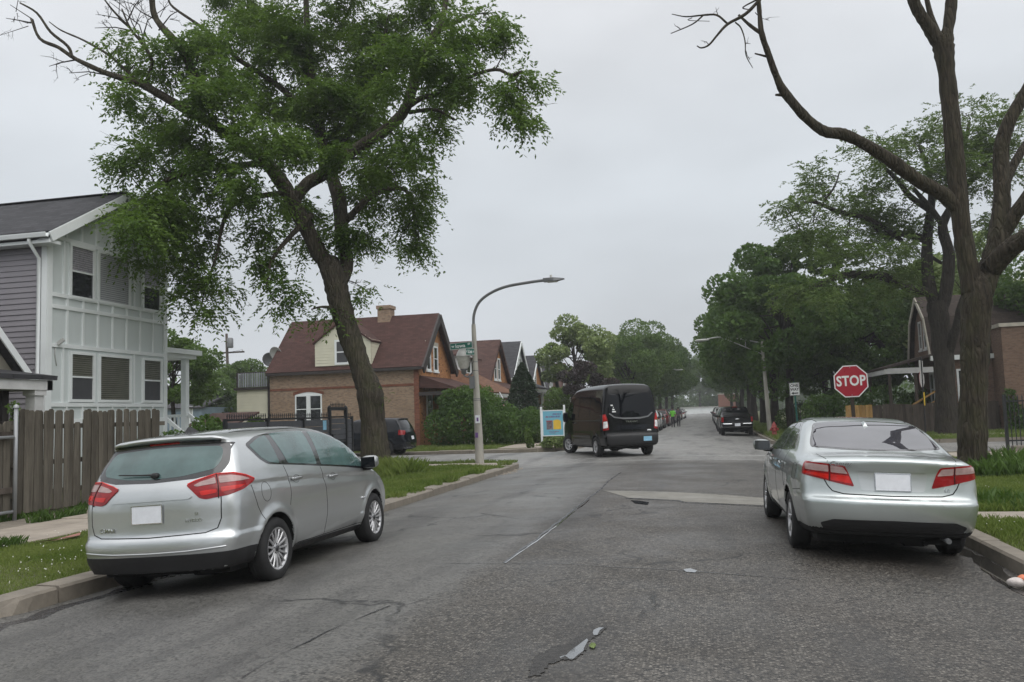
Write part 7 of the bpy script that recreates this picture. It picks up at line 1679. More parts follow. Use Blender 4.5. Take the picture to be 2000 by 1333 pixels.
LS = [('suv', 'charcoal', 'charcoal suv parked next beyond the black van'), ('suv', 'white', 'white suv parked just short of the two walkers'), ('saloon', 'charcoal', 'dark saloon beside the walker in the lime shirt'), ('suv', 'red', 'dark red suv parked just past the two walkers'), ('saloon', 'white', 'white saloon behind the dark red suv'),
      ('saloon', 'blue', 'blue saloon in the far left line'), ('suv', 'grey', 'grey suv in the middle of the far left line'), ('saloon', 'silver', 'silver saloon towards the end of the left line'), ('suv', 'charcoal', 'charcoal suv towards the end of the left line'), ('saloon', 'white', 'tiny white saloon near the end of the left line'), ('suv', 'silver', 'tiny silver suv last in the left line')]
yy = 60.0
for i, (k, c, l) in enumerate(LS): line_car(k, c, l, (-4.35 + .05 * math.sin(i * 3), yy, -.06), R(180 if i in (0, 2) else 0) if False else R(.6 * math.sin(i)), GL); yy += (6.0 if i != 1 else 6.3) + .6 * (i % 3) + i * .5
RS = [('suv', 'green', 'dark green suv parked ahead of the black pickup'), ('suv', 'white', 'white suv ahead of the dark green one'), ('saloon', 'charcoal', 'charcoal saloon midway along the right line'), ('saloon', 'grey', 'grey saloon farther along the right line'), ('suv', 'white', 'distant white suv along the right line'), ('saloon', 'silver', 'distant silver saloon along the right line'), ('suv', 'charcoal', 'tiny charcoal suv near the end of the right line')]
yy = 59.2
for i, (k, c, l) in enumerate(RS): line_car(k, c, l, (1.55, yy, -.06), 0, GR_); yy += 6.6 + (i % 2) * .6 + i * .6

# ---- two people walking up the road
def person(label, loc, rz, shirt, trousers, hair, build=1.0, stride=.14):
    root = thing('person', label, 'person', loc, (0, 0, rz))
    J = {'pel': (0, 0, .93), 'wai': (0, 0, 1.10), 'che': (0, .01, 1.32), 'nek': (0, .01, 1.47), 'hd0': (0, .02, 1.56), 'hd1': (0, .02, 1.68)}
    E = [('pel', 'wai'), ('wai', 'che'), ('che', 'nek'), ('nek', 'hd0'), ('hd0', 'hd1')]; Rd = {'pel': (.15, .11), 'wai': (.14, .10), 'che': (.165, .11), 'nek': (.055, .055), 'hd0': (.075, .09), 'hd1': (.078, .095)}
    for s, sd in ((-1, 'l'), (1, 'r')):
        f = stride * s
        J.update({sd + 'hip': (.09 * s, 0, .88), sd + 'kne': (.10 * s, f * .6 + .03, .50), sd + 'ank': (.10 * s, f, .09), sd + 'toe': (.11 * s, f + .15, .04), sd + 'sho': (.17 * s, .01, 1.41), sd + 'elb': (.24 * s, -f * .5, 1.12), sd + 'wri': (.25 * s, -f * .9 + .08, .88), sd + 'han': (.25 * s, -f + .1, .79)})
        E += [('pel', sd + 'hip'), (sd + 'hip', sd + 'kne'), (sd + 'kne', sd + 'ank'), (sd + 'ank', sd + 'toe'), ('che', sd + 'sho'), (sd + 'sho', sd + 'elb'), (sd + 'elb', sd + 'wri'), (sd + 'wri', sd + 'han')]
        Rd.update({sd + 'hip': (.10, .10), sd + 'kne': (.07, .07), sd + 'ank': (.05, .055), sd + 'toe': (.045, .035), sd + 'sho': (.075, .07), sd + 'elb': (.05, .05), sd + 'wri': (.035, .035), sd + 'han': (.04, .025)})
    names = list(J); me = bpy.data.meshes.new('person'); me.from_pydata([J[n] for n in names], [(names.index(a), names.index(b)) for a, b in E], [])
    o = link('body', me, root); sk = o.modifiers.new('skin', 'SKIN'); 
    for i, n in enumerate(names): me.skin_vertices[0].data[i].radius = (Rd[n][0] * build, Rd[n][1] * build); me.skin_vertices[0].data[i].use_root = (n == 'pel')
    o.modifiers.new('sub', 'SUBSURF').levels = 2
    dg = bpy.context.evaluated_depsgraph_get(); m2 = bpy.data.meshes.new_from_object(o.evaluated_get(dg)); o.modifiers.clear(); o.data = m2; bpy.data.meshes.remove(me)
    m2.materials.clear()
    for m in (simple(label[:9] + '_skin', (.22, .12, .08), .6), shirt, trousers, M['plastic']): m2.materials.append(m)
    for p in m2.polygons:
        c = p.center; p.use_smooth = True; arm = abs(c.x) > .19
        p.material_index = 3 if c.z < .085 else 1 if (c.z > .97 and c.z < 1.475 and not (arm and c.z < 1.16)) else 2 if (c.z <= .97 and not (arm and abs(c.x) > .205)) else 0
    V, F = [], []
    pod('hair', hair, root, (0, -.005, 1.70), (.092, .11, .085), (12, 8), .95); pod('nose', m2.materials[0], root, (0, .125, 1.63), (.014, .02, .02), (8, 6), 1)
    return root
lime = simple('lime_shirt', (.18, .62, .06), .8); pink = simple('dark_shirt', (.10, .07, .09), .8); trous = simple('dark_trousers', (.03, .03, .035), .8); hairm = simple('dark_hair', (.012, .009, .008), .7)
person('person in a bright lime shirt and dark shorts walking up the road', tuple(atz(1315, 835.5, 0)[:2]) + (-.02,), R(4), lime, trous, hairm, 1.0)
person('person in dark clothes walking beside the one in lime', tuple(atz(1326, 834, 0)[:2]) + (-.02,), R(-6), pink, trous, hairm, .95, -.12)
# ================================================================== TREES, SHRUBS, HEDGES
def nrm(a): return a / (np.linalg.norm(a, axis=-1, keepdims=True) + 1e-9)
def sprays(g, base, dirs, K=12, length=.34, leaf=.085, width=.034, droop=.5, jitter=.35):
    """pinnate sprays: a drooping stalk with leaflets on both sides; returns quads"""
    N = len(base); L = length * g.uniform(.6, 1.25, N); d = nrm(dirs + g.normal(0, .15, (N, 3)))
    up_ = np.array([0, 0, 1.]); r = nrm(np.cross(d, up_) + 1e-4); V = []
    for k in range(K):
        t = (k // 2 + 1) / (K / 2); s = (1 if k % 2 else -1)
        p = base + d * (L * t)[:, None]; p[:, 2] -= droop * (L * t) ** 2 / (length + 1e-6) * .9
        ld = nrm(r * s * .9 + d * .75 + g.normal(0, jitter, (N, 3)) + np.array([0, 0, -droop * .5]))
        n = nrm(np.cross(ld, g.normal(0, .6, (N, 3)) + up_)); ll = leaf * g.uniform(.7, 1.2, N)[:, None]; w = width * g.uniform(.8, 1.2, N)[:, None]
        V.append(np.stack([p, p + ld * ll * .45 + n * w / 2, p + ld * ll, p + ld * ll * .45 - n * w / 2], 1))
    return np.concatenate(V).reshape(-1, 3)
def broad(g, pts, size, up_bias=.4):
    """single broad leaves: bent quads facing mostly outwards/upwards"""
    N = len(pts); n = nrm(g.normal(0, 1, (N, 3)) + np.array([0, 0, up_bias])); a = nrm(np.cross(n, g.normal(0, 1, (N, 3)))); b = np.cross(n, a)
    l = size * g.uniform(.6, 1.3, N)[:, None]; w = l * .33
    return np.stack([pts - a * l * .5, pts + b * w - n * l * .08, pts + a * l * .5 - n * l * .12, pts - b * w - n * l * .08], 1).reshape(-1, 3)
def quads(name, V, mat, parent=None):
    n = len(V) // 4; return link(name, np_mesh(name, V, np.arange(n * 4).reshape(n, 4), mat, smooth=False), parent)
def ell(g, n, c, r, shell=.0):
    d = nrm(g.normal(0, 1, (n, 3))); q = g.uniform(shell, 1, n)[:, None] ** (1 / 2.2); return np.array(c) + d * q * np.array(r)
def limb(name, pts, radii, mat, parent, n=9, seed=0, wob=.04, mb=None, sub=4):
    P = catmull_open(pts, sub) if len(pts) > 2 else [Vector(p) for p in pts]
    tt = np.linspace(0, len(pts) - 1, len(P)); rad = np.interp(tt, np.arange(len(pts)), radii); rr = random.Random(seed + len(pts) * 13)
    rad = [r * (1 + wob * rr.uniform(-1, 1)) for r in rad]
    m = mb or MB(); o0 = len(m.v); m.tube(P, rad, n)
    for i in range(o0, len(m.v)):
        ring = (i - o0) // n
        if ring < len(P):
            c = P[ring]; v = Vector(m.v[i]); k = (i - o0) % n
            m.v[i] = tuple(c + (v - c) * (1 + wob * 1.3 * math.sin(k * 2.4 + ring * .33 + seed) + wob * .8 * rr.uniform(-1, 1)))
    return m if mb is not None else m.build(name, mat, parent)
def px_path(px, Y, dy=None):
    """photo pixels -> a limb that also wanders in depth"""
    out = []; px = list(px)
    if (px[-1][1] < 0 or px[-1][0] > 2005) and px[-1][2] > 1.8:      # the limb grows on, thinning, past what the photo shows
        a, b = px[-2], px[-1]; L = math.hypot(b[0] - a[0], b[1] - a[1]); u, v = (b[0] - a[0]) / L, (b[1] - a[1]) / L; k = 22 * math.sqrt(b[2])
        for j, f in enumerate((.8, .55, .3, .1)): px.append((b[0] + u * k * (j + 1) + 9 * math.sin(j * 2 + b[0]), b[1] + v * k * (j + 1) - 3 * j * j, b[2] * f, (b[3] if len(b) > 3 else 0) + .12 * j))
    for i, p in enumerate(px):
        y = Y + (p[3] if len(p) > 3 else (dy * i / max(1, len(px) - 1) if dy else 0)); out.append((at(p[0], p[1], y), p[2] * y * .90 / F_PX))
    return [a for a, b in out], [b for a, b in out]
def twig_tree(m, g, a, b, r, depth, rr):
    """a forked twig from a to b added to builder m"""
    a, b = Vector(a), Vector(b); L = (b - a).length; mid = (a + b) / 2 + Vector((rr.uniform(-1, 1), rr.uniform(-1, 1), rr.uniform(-.3, .8))) * L * .13
    m.tube([a, mid, b], [r, r * .7, r * .35], 5, cap=False)
    if depth > 0:
        for _ in range(3):
            t = rr.uniform(.35, .95); s = a + (b - a) * t; e = s + ((b - a).normalized() * .5 + Vector((rr.gauss(0, .6), rr.gauss(0, .6), rr.gauss(.1, .5)))) * L * rr.uniform(.3, .5); twig_tree(m, g, s, e, r * .5, depth - 1, rr)

# ---------------------------------------------------------------- the big honey locust on the left verge
def big_tree():
    Y = 23.4; g = np.random.default_rng(11); rr = random.Random(11); b0 = at(737, 925, Y)
    root = thing('honey_locust_tree', 'big leaning leafy tree with dark mossy trunk on the left verge', 'tree', (0, 0, 0))
    trunk = [(741, 938, 46, 0), (737, 915, 38, 0), (731, 870, 31, 0), (728, 820, 28.5, 0), (722, 764, 29, 0), (703, 715, 24, 0), (683, 656, 25, 0), (664, 590, 25.5, 0), (652, 540, 27, 0), (640, 512, 24, .1)]
    P, Rr = px_path(trunk, Y); P[0].z = -.1; skel = []
    limb('trunk', P, Rr, M['bark'], root, 18, 1, .05, sub=6)
    burl = at(742, 775, Y - .1); pod('burl', M['bark'], root, tuple(burl + Vector((-.12, 0, .02))), (.2, .26, .46), (14, 10), 1)
    for k, (dx, dy) in enumerate(((.75, -.2), (-.3, -.7), (-.75, .1), (.4, .6))): limb('root_flare', [b0 + Vector((0, 0, .55)), b0 + Vector((dx * .55, dy * .55, .2)), b0 + Vector((dx * 1.25, dy * 1.25, -.06))], [.28, .22, .09], M['bark'], root, 9, k)
    limbs = [[(645, 525, 20, .1), (618, 485, 19, -.1), (585, 420, 19, -.3), (557, 368, 18, -.5), (520, 318, 16, -.8), (482, 292, 15, -1.1), (440, 258, 14, -1.4), (378, 223, 13, -1.7), (305, 181, 10, -2.1), (270, 162, 8.5, -2.3), (210, 144, 6.5, -2.6), (150, 117, 5.5, -2.9), (114, 93, 5, -3.1), (78, 76, 4, -3.2), (60, 36, 2.5, -3.3)],
             [(660, 560, 19, .2), (677, 515, 18, .4), (668, 455, 17, .7), (661, 385, 16, 1.0), (640, 320, 14, 1.3), (622, 240, 12, 1.6), (608, 150, 10, 1.9), (600, 60, 8, 2.2), (596, -40, 6, 2.4)],
             [(572, 395, 15, -.4), (600, 360, 15, -.2), (636, 338, 14.5, 0), (668, 309, 14, .1), (712, 280, 13.5, .2), (756, 252, 13, .3), (794, 210, 12, .4), (815, 135, 11, .5), (845, 75, 9, .6), (866, 30, 7, .7), (876, -30, 5, .8)],
             [(372, 218, 11, -1.7), (387, 180, 10, -1.8), (372, 130, 9.5, -1.9), (344, 84, 9, -2), (306, 40, 8, -2.1), (297, 0, 7.5, -2.2), (296, -50, 7, -2.3)],
             [(141, 111, 4, -2.95), (132, 90, 4, -3), (99, 63, 3.6, -3.1), (72, 26, 3, -3.2), (39, 6, 2, -3.3)],
             [(575, 375, 8, -.3), (523, 381, 7, -.9), (470, 392, 6, -1.3), (446, 413, 5.5, -1.5), (432, 451, 4.5, -1.6), (424, 495, 3, -1.7), (402, 560, 2, -1.8)],
             [(798, 208, 7, .4), (826, 191, 6, .2), (862, 183, 5, 0), (915, 152, 4.5, -.3), (968, 136, 4, -.6), (998, 147, 3.5, -.8), (1018, 140, 2.5, -.9)],
             [(800, 220, 5, .4), (850, 215, 4, 1.0), (890, 235, 2.5, 1.5)], [(815, 130, 6, .5), (860, 60, 5, 1.2), (920, 30, 4, 1.8)],
             [(285, 165, 5, -2.2), (297, 120, 4.5, -2.2), (277, 84, 4, -2.1), (255, 57, 3, -2.0), (238, 18, 2, -1.9)], [(255, 55, 3, -2), (220, 20, 2.5, -2.2), (190, -20, 1.5, -2.4)],
             [(270, 160, 4, -2.3), (215, 110, 3.5, -2.0), (165, 80, 2.5, -1.8), (120, 60, 2, -1.6), (96, 43, 1.2, -1.5)],
             [(470, 120, 6, 1.6), (430, 84, 5.5, 1.4), (390, 51, 4, 1.3), (339, 15, 3, 1.2), (327, -5, 2, 1.2)], [(622, 240, 8, 1.6), (545, 170, 7, 1.7), (470, 120, 6, 1.6)],
             [(608, 420, 8, -.4), (560, 470, 6, -1.2), (530, 510, 4, -1.6), (520, 560, 2.5, -1.8)], [(520, 318, 8, -.8), (420, 330, 7, -1.5), (330, 350, 5, -2.2), (270, 400, 4, -2.6), (255, 470, 2.5, -2.8)],
             [(668, 440, 8, .7), (730, 380, 7, 1.3), (790, 370, 5, 1.8), (810, 420, 3, 2.1)], [(640, 320, 8, 1.3), (700, 230, 7, 2.2), (740, 120, 5, 2.8), (760, 30, 3.5, 3.2)], [(610, 160, 7, 1.9), (540, 90, 6, 2.6), (500, 10, 4, 3.0)],
             [(648, 600, 4, -.5), (625, 600, 2.5, -.8), (608, 605, 1.5, -.9)]]
    for i, l in enumerate(limbs):
        P, Rr = px_path(l, Y); limb('limb', P, Rr, M['bark'], root, 11 if l[0][2] > 10 else 7, i, .06); skel += [(p, r) for p, r in zip(catmull_open(P, 3), np.interp(np.linspace(0, len(P) - 1, (len(P) - 1) * 3 + 1), range(len(P)), Rr))]
    C = [(230, 90, 45, 30, .35), (300, 120, 55, 45, .6), (265, 125, 40, 35, .5), (340, 85, 35, 45, .45), (410, 120, 60, 60, .9), (390, 190, 45, 40, .8), (450, 60, 65, 55, 1), (520, 60, 75, 70, 1), (600, 50, 85, 60, 1), (700, 40, 85, 55, 1), (800, 45, 80, 50, .95), (880, 50, 65, 45, .85), (950, 55, 48, 38, .6), (970, 25, 30, 30, .5),
         (242, 195, 45, 32, .8), (300, 235, 60, 45, .85), (268, 300, 52, 38, .75), (228, 308, 28, 14, .5), (330, 320, 70, 55, .95), (380, 255, 70, 50, 1), (450, 180, 80, 70, 1), (450, 290, 80, 60, 1), (530, 180, 80, 80, 1), (530, 270, 70, 60, 1), (620, 180, 80, 80, 1), (620, 280, 70, 50, .95), (700, 170, 80, 70, 1), (700, 250, 60, 50, .9), (780, 130, 80, 60, .95), (790, 285, 60, 50, .85),
         (860, 120, 70, 55, .9), (870, 205, 50, 38, .75), (850, 250, 35, 25, .5), (930, 160, 55, 32, .65), (1000, 175, 42, 38, .7), (1030, 165, 28, 40, .6), (1035, 215, 20, 38, .45), (995, 220, 25, 28, .4),
         (300, 390, 62, 55, 1), (290, 430, 45, 45, .9), (262, 380, 32, 30, .8), (270, 460, 42, 50, .8), (268, 502, 30, 24, .45), (355, 420, 65, 55, .9), (335, 500, 48, 42, .7), (395, 470, 50, 55, .75), (380, 555, 40, 40, .7), (392, 600, 35, 28, .55), (350, 580, 28, 28, .5), (425, 535, 25, 45, .5), (520, 430, 42, 45, .6), (500, 515, 48, 42, .55), (540, 550, 40, 30, .55), (540, 592, 26, 18, .45), (590, 480, 36, 40, .5), (580, 400, 60, 50, .8),
         (500, 370, 60, 40, .8), (430, 370, 60, 40, .8), (730, 370, 60, 55, .9), (760, 325, 60, 50, .9), (790, 415, 45, 45, .75), (805, 370, 42, 36, .7), (825, 400, 22, 30, .45), (720, 460, 40, 36, .6), (775, 475, 45, 28, .5), (820, 480, 18, 14, .35), (705, 560, 24, 12, .35), (640, 608, 26, 14, .4), (690, 430, 40, 45, .7), (660, 120, 80, 60, 1), (560, 110, 70, 60, 1), (740, 90, 70, 60, .95), (690, 320, 60, 50, .9), (450, -40, 70, 50, .8), (560, -60, 80, 55, .9), (690, -60, 80, 55, .9), (810, -40, 70, 45, .8), (620, -140, 80, 50, .7), (520, -130, 60, 40, .6), (740, -130, 60, 40, .6)]
    V = []; tw = MB()
    for i, (x, y, rx, ry, dn) in enumerate(C):
        near = min(skel, key=lambda s: (s[0] - at(x, y, s[0].y)).length); yy = near[0].y + rr.uniform(-1.0, 1.0) * (1.7 if dn > .7 else .6)
        c = at(x, y, yy); k = yy * 1.03 / F_PX; rad = (rx * k * 1.02, max(rx, ry) * k * 1.05, ry * k)
        n = int(dn * 370 * (rad[0] * rad[2]) ** .8) + 14
        twig_tree(tw, g, near[0], c, .022, 2, rr)
        # sprays cluster into sub-clumps so that gaps of sky stay open between them
        ns = max(3, int(8 * dn * math.sqrt(rad[0] * rad[2]))); sub = ell(g, ns, c, np.array(rad) * .82, .15); pick = g.integers(0, ns, n)
        p = sub[pick] + g.normal(0, 1, (n, 3)) * np.array([.23, .26, .13]) * min(1, .55 + rad[0] * .5)
        d = nrm((p - np.array(c)) * np.array([1, 1, .4]) + g.normal(0, .45, (n, 3)) + np.array([0, 0, -.35]))
        V.append(sprays(g, p, d, 12, .50, .145, .056, .55))
    tw.build('twigs', M['bark3'], root)['kind'] = 'stuff'
    # bare dead twigs at the upper left
    dt = MB()
    for (a, b) in (((255, 57, -2), (200, 30, -2)), ((276, 84, -2.1), (330, 10, -2)), ((255, 60, -2), (185, 55, -2.4)), ((288, 100, -2.1), (215, 5, -2.3)), ((300, 125, -2.2), (240, -5, -2.0)), ((306, 40, -2.1), (255, 5, -2.2)), ((75, 75, -3.2), (20, 10, -3.3)), ((60, 45, -3.2), (12, 36, -3.2)), ((205, 146, -2.6), (135, 143, -2.5)), ((150, 117, -2.9), (96, 130, -2.8)), ((310, 60, -2.1), (350, 20, -2)), ((385, 125, -1.9), (408, 70, -1.8)), ((968, 136, -.6), (990, 100, -.6)), ((250, 40, -2), (280, -10, -1.8))):
        twig_tree(dt, g, at(a[0], a[1], Y + a[2]), at(b[0], b[1], Y + b[2]), .024, 3, rr)
    dt.build('dead_twigs', M['bark3'], root)['kind'] = 'stuff'
    quads('crown', np.concatenate(V), M['leaf'], root)
    # moss shoots on the trunk
    V = []
    for (x, y) in ((690, 540), (700, 590), (695, 500), (655, 470), (748, 780), (690, 620)):
        c = np.array(at(x, y, Y - .3)); V.append(sprays(g, c + g.normal(0, .10, (10, 3)), g.normal(0, 1, (10, 3)), 10, .2, .06, .026, .4))
    quads('shoots', np.concatenate(V), M['leaf'], root)['kind'] = 'stuff'
    return root
big_tree()

# ---------------------------------------------------------------- bare tree on the right verge
def bare_tree():
    Y = 20.2; g = np.random.default_rng(21); rr = random.Random(21)
    root = thing('bare_tree', 'tall leafless tree with forked trunk on the right verge', 'tree', (0, 0, 0))
    P, Rr = px_path([(1897, 950, 31), (1898, 915, 27.5), (1900, 850, 26), (1902, 760, 25.5), (1904, 680, 26), (1906, 620, 27), (1909, 575, 28), (1911, 548, 20), (1911, 530, 5)], Y); P[0].z = -.1
    limb('trunk', P, Rr, M['bark2'], root, 18, 3, .045, sub=6)
    b0 = at(1898, 920, Y)
    for k, (dx, dy) in enumerate(((.55, -.2), (-.5, -.35), (-.1, .6), (.3, .5))): limb('root_flare', [b0 + Vector((0, 0, .4)), b0 + Vector((dx * .4, dy * .4, .12)), b0 + Vector((dx * .8, dy * .8, -.08))], [.2, .13, .05], M['bark2'], root, 9, k)
    L = [[(1900, 575, 20, 0), (1891, 520, 19, 0), (1877, 430, 18, 0), (1867, 330, 17.5, 0), (1858, 230, 16.5, 0), (1850, 150, 16.5, 0), (1843, 95, 20, 0), (1840, 75, 20, 0)], [(1838, 90, 14, 0), (1815, 55, 13, -.1), (1790, 15, 12, -.2), (1775, -30, 11, -.3)], [(1835, 72, 6, 0), (1818, 30, 6, .2), (1806, -20, 5, .3)], [(1845, 85, 13, 0), (1855, 40, 11.5, .1), (1862, -30, 10.5, .2)],
         [(1918, 575, 22, .1), (1935, 520, 20, .2), (1950, 460, 19, .3), (1957, 390, 17, .4), (1955, 320, 15, .5), (1957, 280, 14, .5), (1970, 240, 13, .5), (1990, 205, 12, .5), (2020, 150, 11, .5)], [(1950, 470, 16, .3), (1975, 430, 14, .2), (2010, 380, 12, 0)], [(1935, 525, 20, .1), (1968, 490, 19, -.2), (2010, 462, 18, -.5), (2060, 430, 16, -.8)], [(1957, 370, 10, .4), (1980, 320, 9, .7), (2012, 270, 7, .9)],
         [(1876, 415, 15, 0), (1843, 381, 15, -.1), (1790, 350, 13.5, -.3), (1737, 312, 13, -.5), (1690, 283, 12, -.7), (1667, 270, 11.5, -.8), (1643, 262, 12, -.9), (1612, 258, 11.5, -1), (1580, 235, 10, -1.1), (1550, 203, 9.5, -1.2), (1528, 175, 9.5, -1.3), (1515, 145, 7, -1.4), (1503, 112, 6.5, -1.5), (1488, 68, 6, -1.6), (1484, 30, 5, -1.6), (1480, -20, 4.5, -1.6)],
         [(1487, 66, 4.5, -1.6), (1465, 50, 4, -1.6), (1443, 30, 2.5, -1.5)], [(1484, 0, 4, -1.6), (1456, 28, 3.6, -1.7), (1422, 47, 3, -1.8), (1402, 68, 2.5, -1.9), (1385, 88, 2.2, -2), (1370, 94, 1.8, -2), (1361, 90, 1.2, -2)], [(1420, 46, 2.4, -1.8), (1400, 30, 2.2, -1.7), (1374, 30, 2, -1.7), (1340, 33, 1.5, -1.6), (1312, 28, .9, -1.6)], [(1373, 31, 1.8, -1.7), (1352, 48, 1.4, -1.7), (1310, 66, .9, -1.7)],
         [(1436, 44, 1.8, -1.7), (1447, 55, 1.6, -1.7), (1455, 80, 1.4, -1.8), (1457, 108, 1.2, -1.8), (1470, 133, .8, -1.8)], [(1527, 186, 4, -1.3), (1514, 186, 2, -1.3)], [(1642, 262, 6, -.9), (1648, 253, 3, -.9)], [(1502, 112, 3, -1.5), (1474, 105, 1.6, -1.5)], [(1478, 0, 2, -1.6), (1455, 12, 1.5, -1.6), (1452, 17, 1.2, -1.5), (1470, 20, .8, -1.5)], [(1352, 35, 1, -1.7), (1345, 40, .8, -1.7), (1386, 42, .6, -1.7)]]
    for i, l in enumerate(L): P, Rr = px_path(l, Y); limb('limb', P, Rr, M['bark2'], root, 12 if l[0][2] > 10 else 7, i, .05, sub=6 if l[0][2] > 10 else 4)
    m = MB()
    for a, b in (((1457, 100, -1.8), (1465, 118, -1.7)), ((1475, 25, -1.6), (1500, 40, -1.4)), ((1402, 30, -1.7), (1398, 15, -1.6)), ((1385, 88, -2), (1372, 80, -2)), ((1330, 58, -1.7), (1318, 50, -1.7)), ((1455, 85, -1.8), (1466, 86, -1.6))): twig_tree(m, g, at(a[0], a[1], Y + a[2]), at(b[0], b[1], Y + b[2]), .010, 1, rr)
    m.build('twigs', M['bark3'], root)['kind'] = 'stuff'
    return root
bare_tree()

# ---------------------------------------------------------------- spreading locust across the side street
def spreading_tree():
    Y = 43.0; g = np.random.default_rng(31); rr = random.Random(31)
    root = thing('spreading_tree', 'open spreading tree with fine leaves and black limbs in front of the brick house', 'tree', (0, 0, 0))
    P, Rr = px_path([(1850, 856, 26), (1849, 830, 21), (1845, 750, 19), (1841, 673, 19), (1833, 610, 20), (1830, 590, 19)], Y); P[0].z = -.1; skel = []
    limb('trunk', P, Rr, M['bark3'], root, 14, 5, .05, sub=5)
    L = [[(1830, 600, 13, 0), (1815, 562, 12, .2), (1810, 500, 11, .3), (1815, 435, 9, .5), (1820, 390, 7, .6), (1812, 330, 5, .8), (1795, 285, 3, 1)], [(1836, 610, 13, 0), (1848, 565, 12, -.2), (1854, 495, 11, -.4), (1842, 440, 9, -.6), (1870, 380, 7, -.6), (1880, 310, 5, -.4), (1893, 240, 3, 0)],
         [(1818, 572, 9, .2), (1775, 562, 9, -.6), (1726, 541, 8.5, -1.3), (1684, 536, 8, -1.8), (1631, 542, 6.5, -2.3), (1580, 567, 4, -2.8)], [(1812, 470, 8, .3), (1763, 457, 7, 1.2), (1731, 463, 6.5, 1.6), (1705, 437, 5.5, 2.0), (1690, 415, 4, 2.2)], [(1815, 410, 7, .5), (1778, 384, 6, 0), (1752, 352, 5, -.5), (1730, 330, 3.5, -.8)],
         [(1760, 470, 5, 1.2), (1700, 430, 5, 0), (1642, 415, 5, -1.0), (1605, 400, 4.2, -1.6), (1579, 394, 3.6, -1.9), (1542, 416, 2.4, -2.2)], [(1842, 440, 7, -.6), (1815, 405, 6, -1.0), (1785, 370, 4, -1.4)], [(1872, 380, 6, -.6), (1920, 330, 5, -.4), (1960, 300, 3, 0)], [(1850, 700, 9, 0), (1868, 640, 8, -.8), (1885, 580, 7, -1.3), (1935, 500, 5, -1.8)], [(1605, 400, 2.5, -1.6), (1630, 365, 2, -1.4), (1640, 335, 1.5, -1.3)], [(1815, 500, 4, .3), (1840, 515, 3, .2)]]
    for i, l in enumerate(L):
        P, Rr = px_path(l, Y); limb('limb', P, Rr, M['bark3'], root, 9, i, .06); skel += catmull_open(P, 3)
    C = [(1560, 405, 48, 22, .6), (1535, 425, 26, 18, .5), (1620, 345, 45, 28, .6), (1600, 375, 40, 25, .6), (1650, 400, 55, 35, .85), (1700, 425, 60, 45, .9), (1590, 445, 48, 28, .6), (1620, 490, 65, 34, .7), (1570, 470, 40, 25, .4), (1720, 515, 75, 42, .8), (1730, 300, 65, 26, .7), (1700, 290, 40, 18, .5), (1770, 340, 75, 40, .9), (1790, 285, 55, 30, .8), (1880, 260, 55, 38, .7), (1885, 222, 45, 22, .6), (1830, 240, 25, 16, .4),
         (1930, 260, 55, 38, .7), (1965, 310, 45, 60, .9), (1750, 470, 60, 40, .8), (1780, 530, 55, 40, .75), (1600, 560, 75, 34, .8), (1540, 580, 40, 25, .6), (1680, 560, 60, 26, .6), (1850, 330, 60, 45, .8), (1900, 330, 50, 50, .9), (1760, 420, 50, 40, .7), (1650, 470, 50, 35, .7), (1930, 430, 40, 60, .7), (1740, 570, 40, 22, .5), (1980, 230, 30, 30, .6)]
    V = []; tw = MB()
    for (x, y, rx, ry, dn) in C:
        near = min(skel, key=lambda s: (s - at(x, y, s.y)).length); yy = near.y + rr.uniform(-1, 1) * 1.5; c = at(x, y, yy); k = yy * 1.03 / F_PX; rad = (rx * k, rx * k * 1.1, ry * k)
        n = int(dn * 210 * rad[0] * rad[2]) + 30; twig_tree(tw, g, near, c, .035, 2, rr); ns = max(4, int(8 * dn * math.sqrt(rad[0] * rad[2]))); sub = ell(g, ns, c, np.array(rad) * .85, .1)
        p = sub[g.integers(0, ns, n)] + g.normal(0, 1, (n, 3)) * np.array([.42, .42, .18]); d = nrm((p - np.array(c)) * np.array([1, 1, .3]) + g.normal(0, .5, (n, 3)))
        V.append(sprays(g, p, d, 10, .45, .155, .07, .35))
    tw.build('twigs', M['bark3'], root)['kind'] = 'stuff'; quads('crown', np.concatenate(V), M['leaf2'], root); return root
spreading_tree()

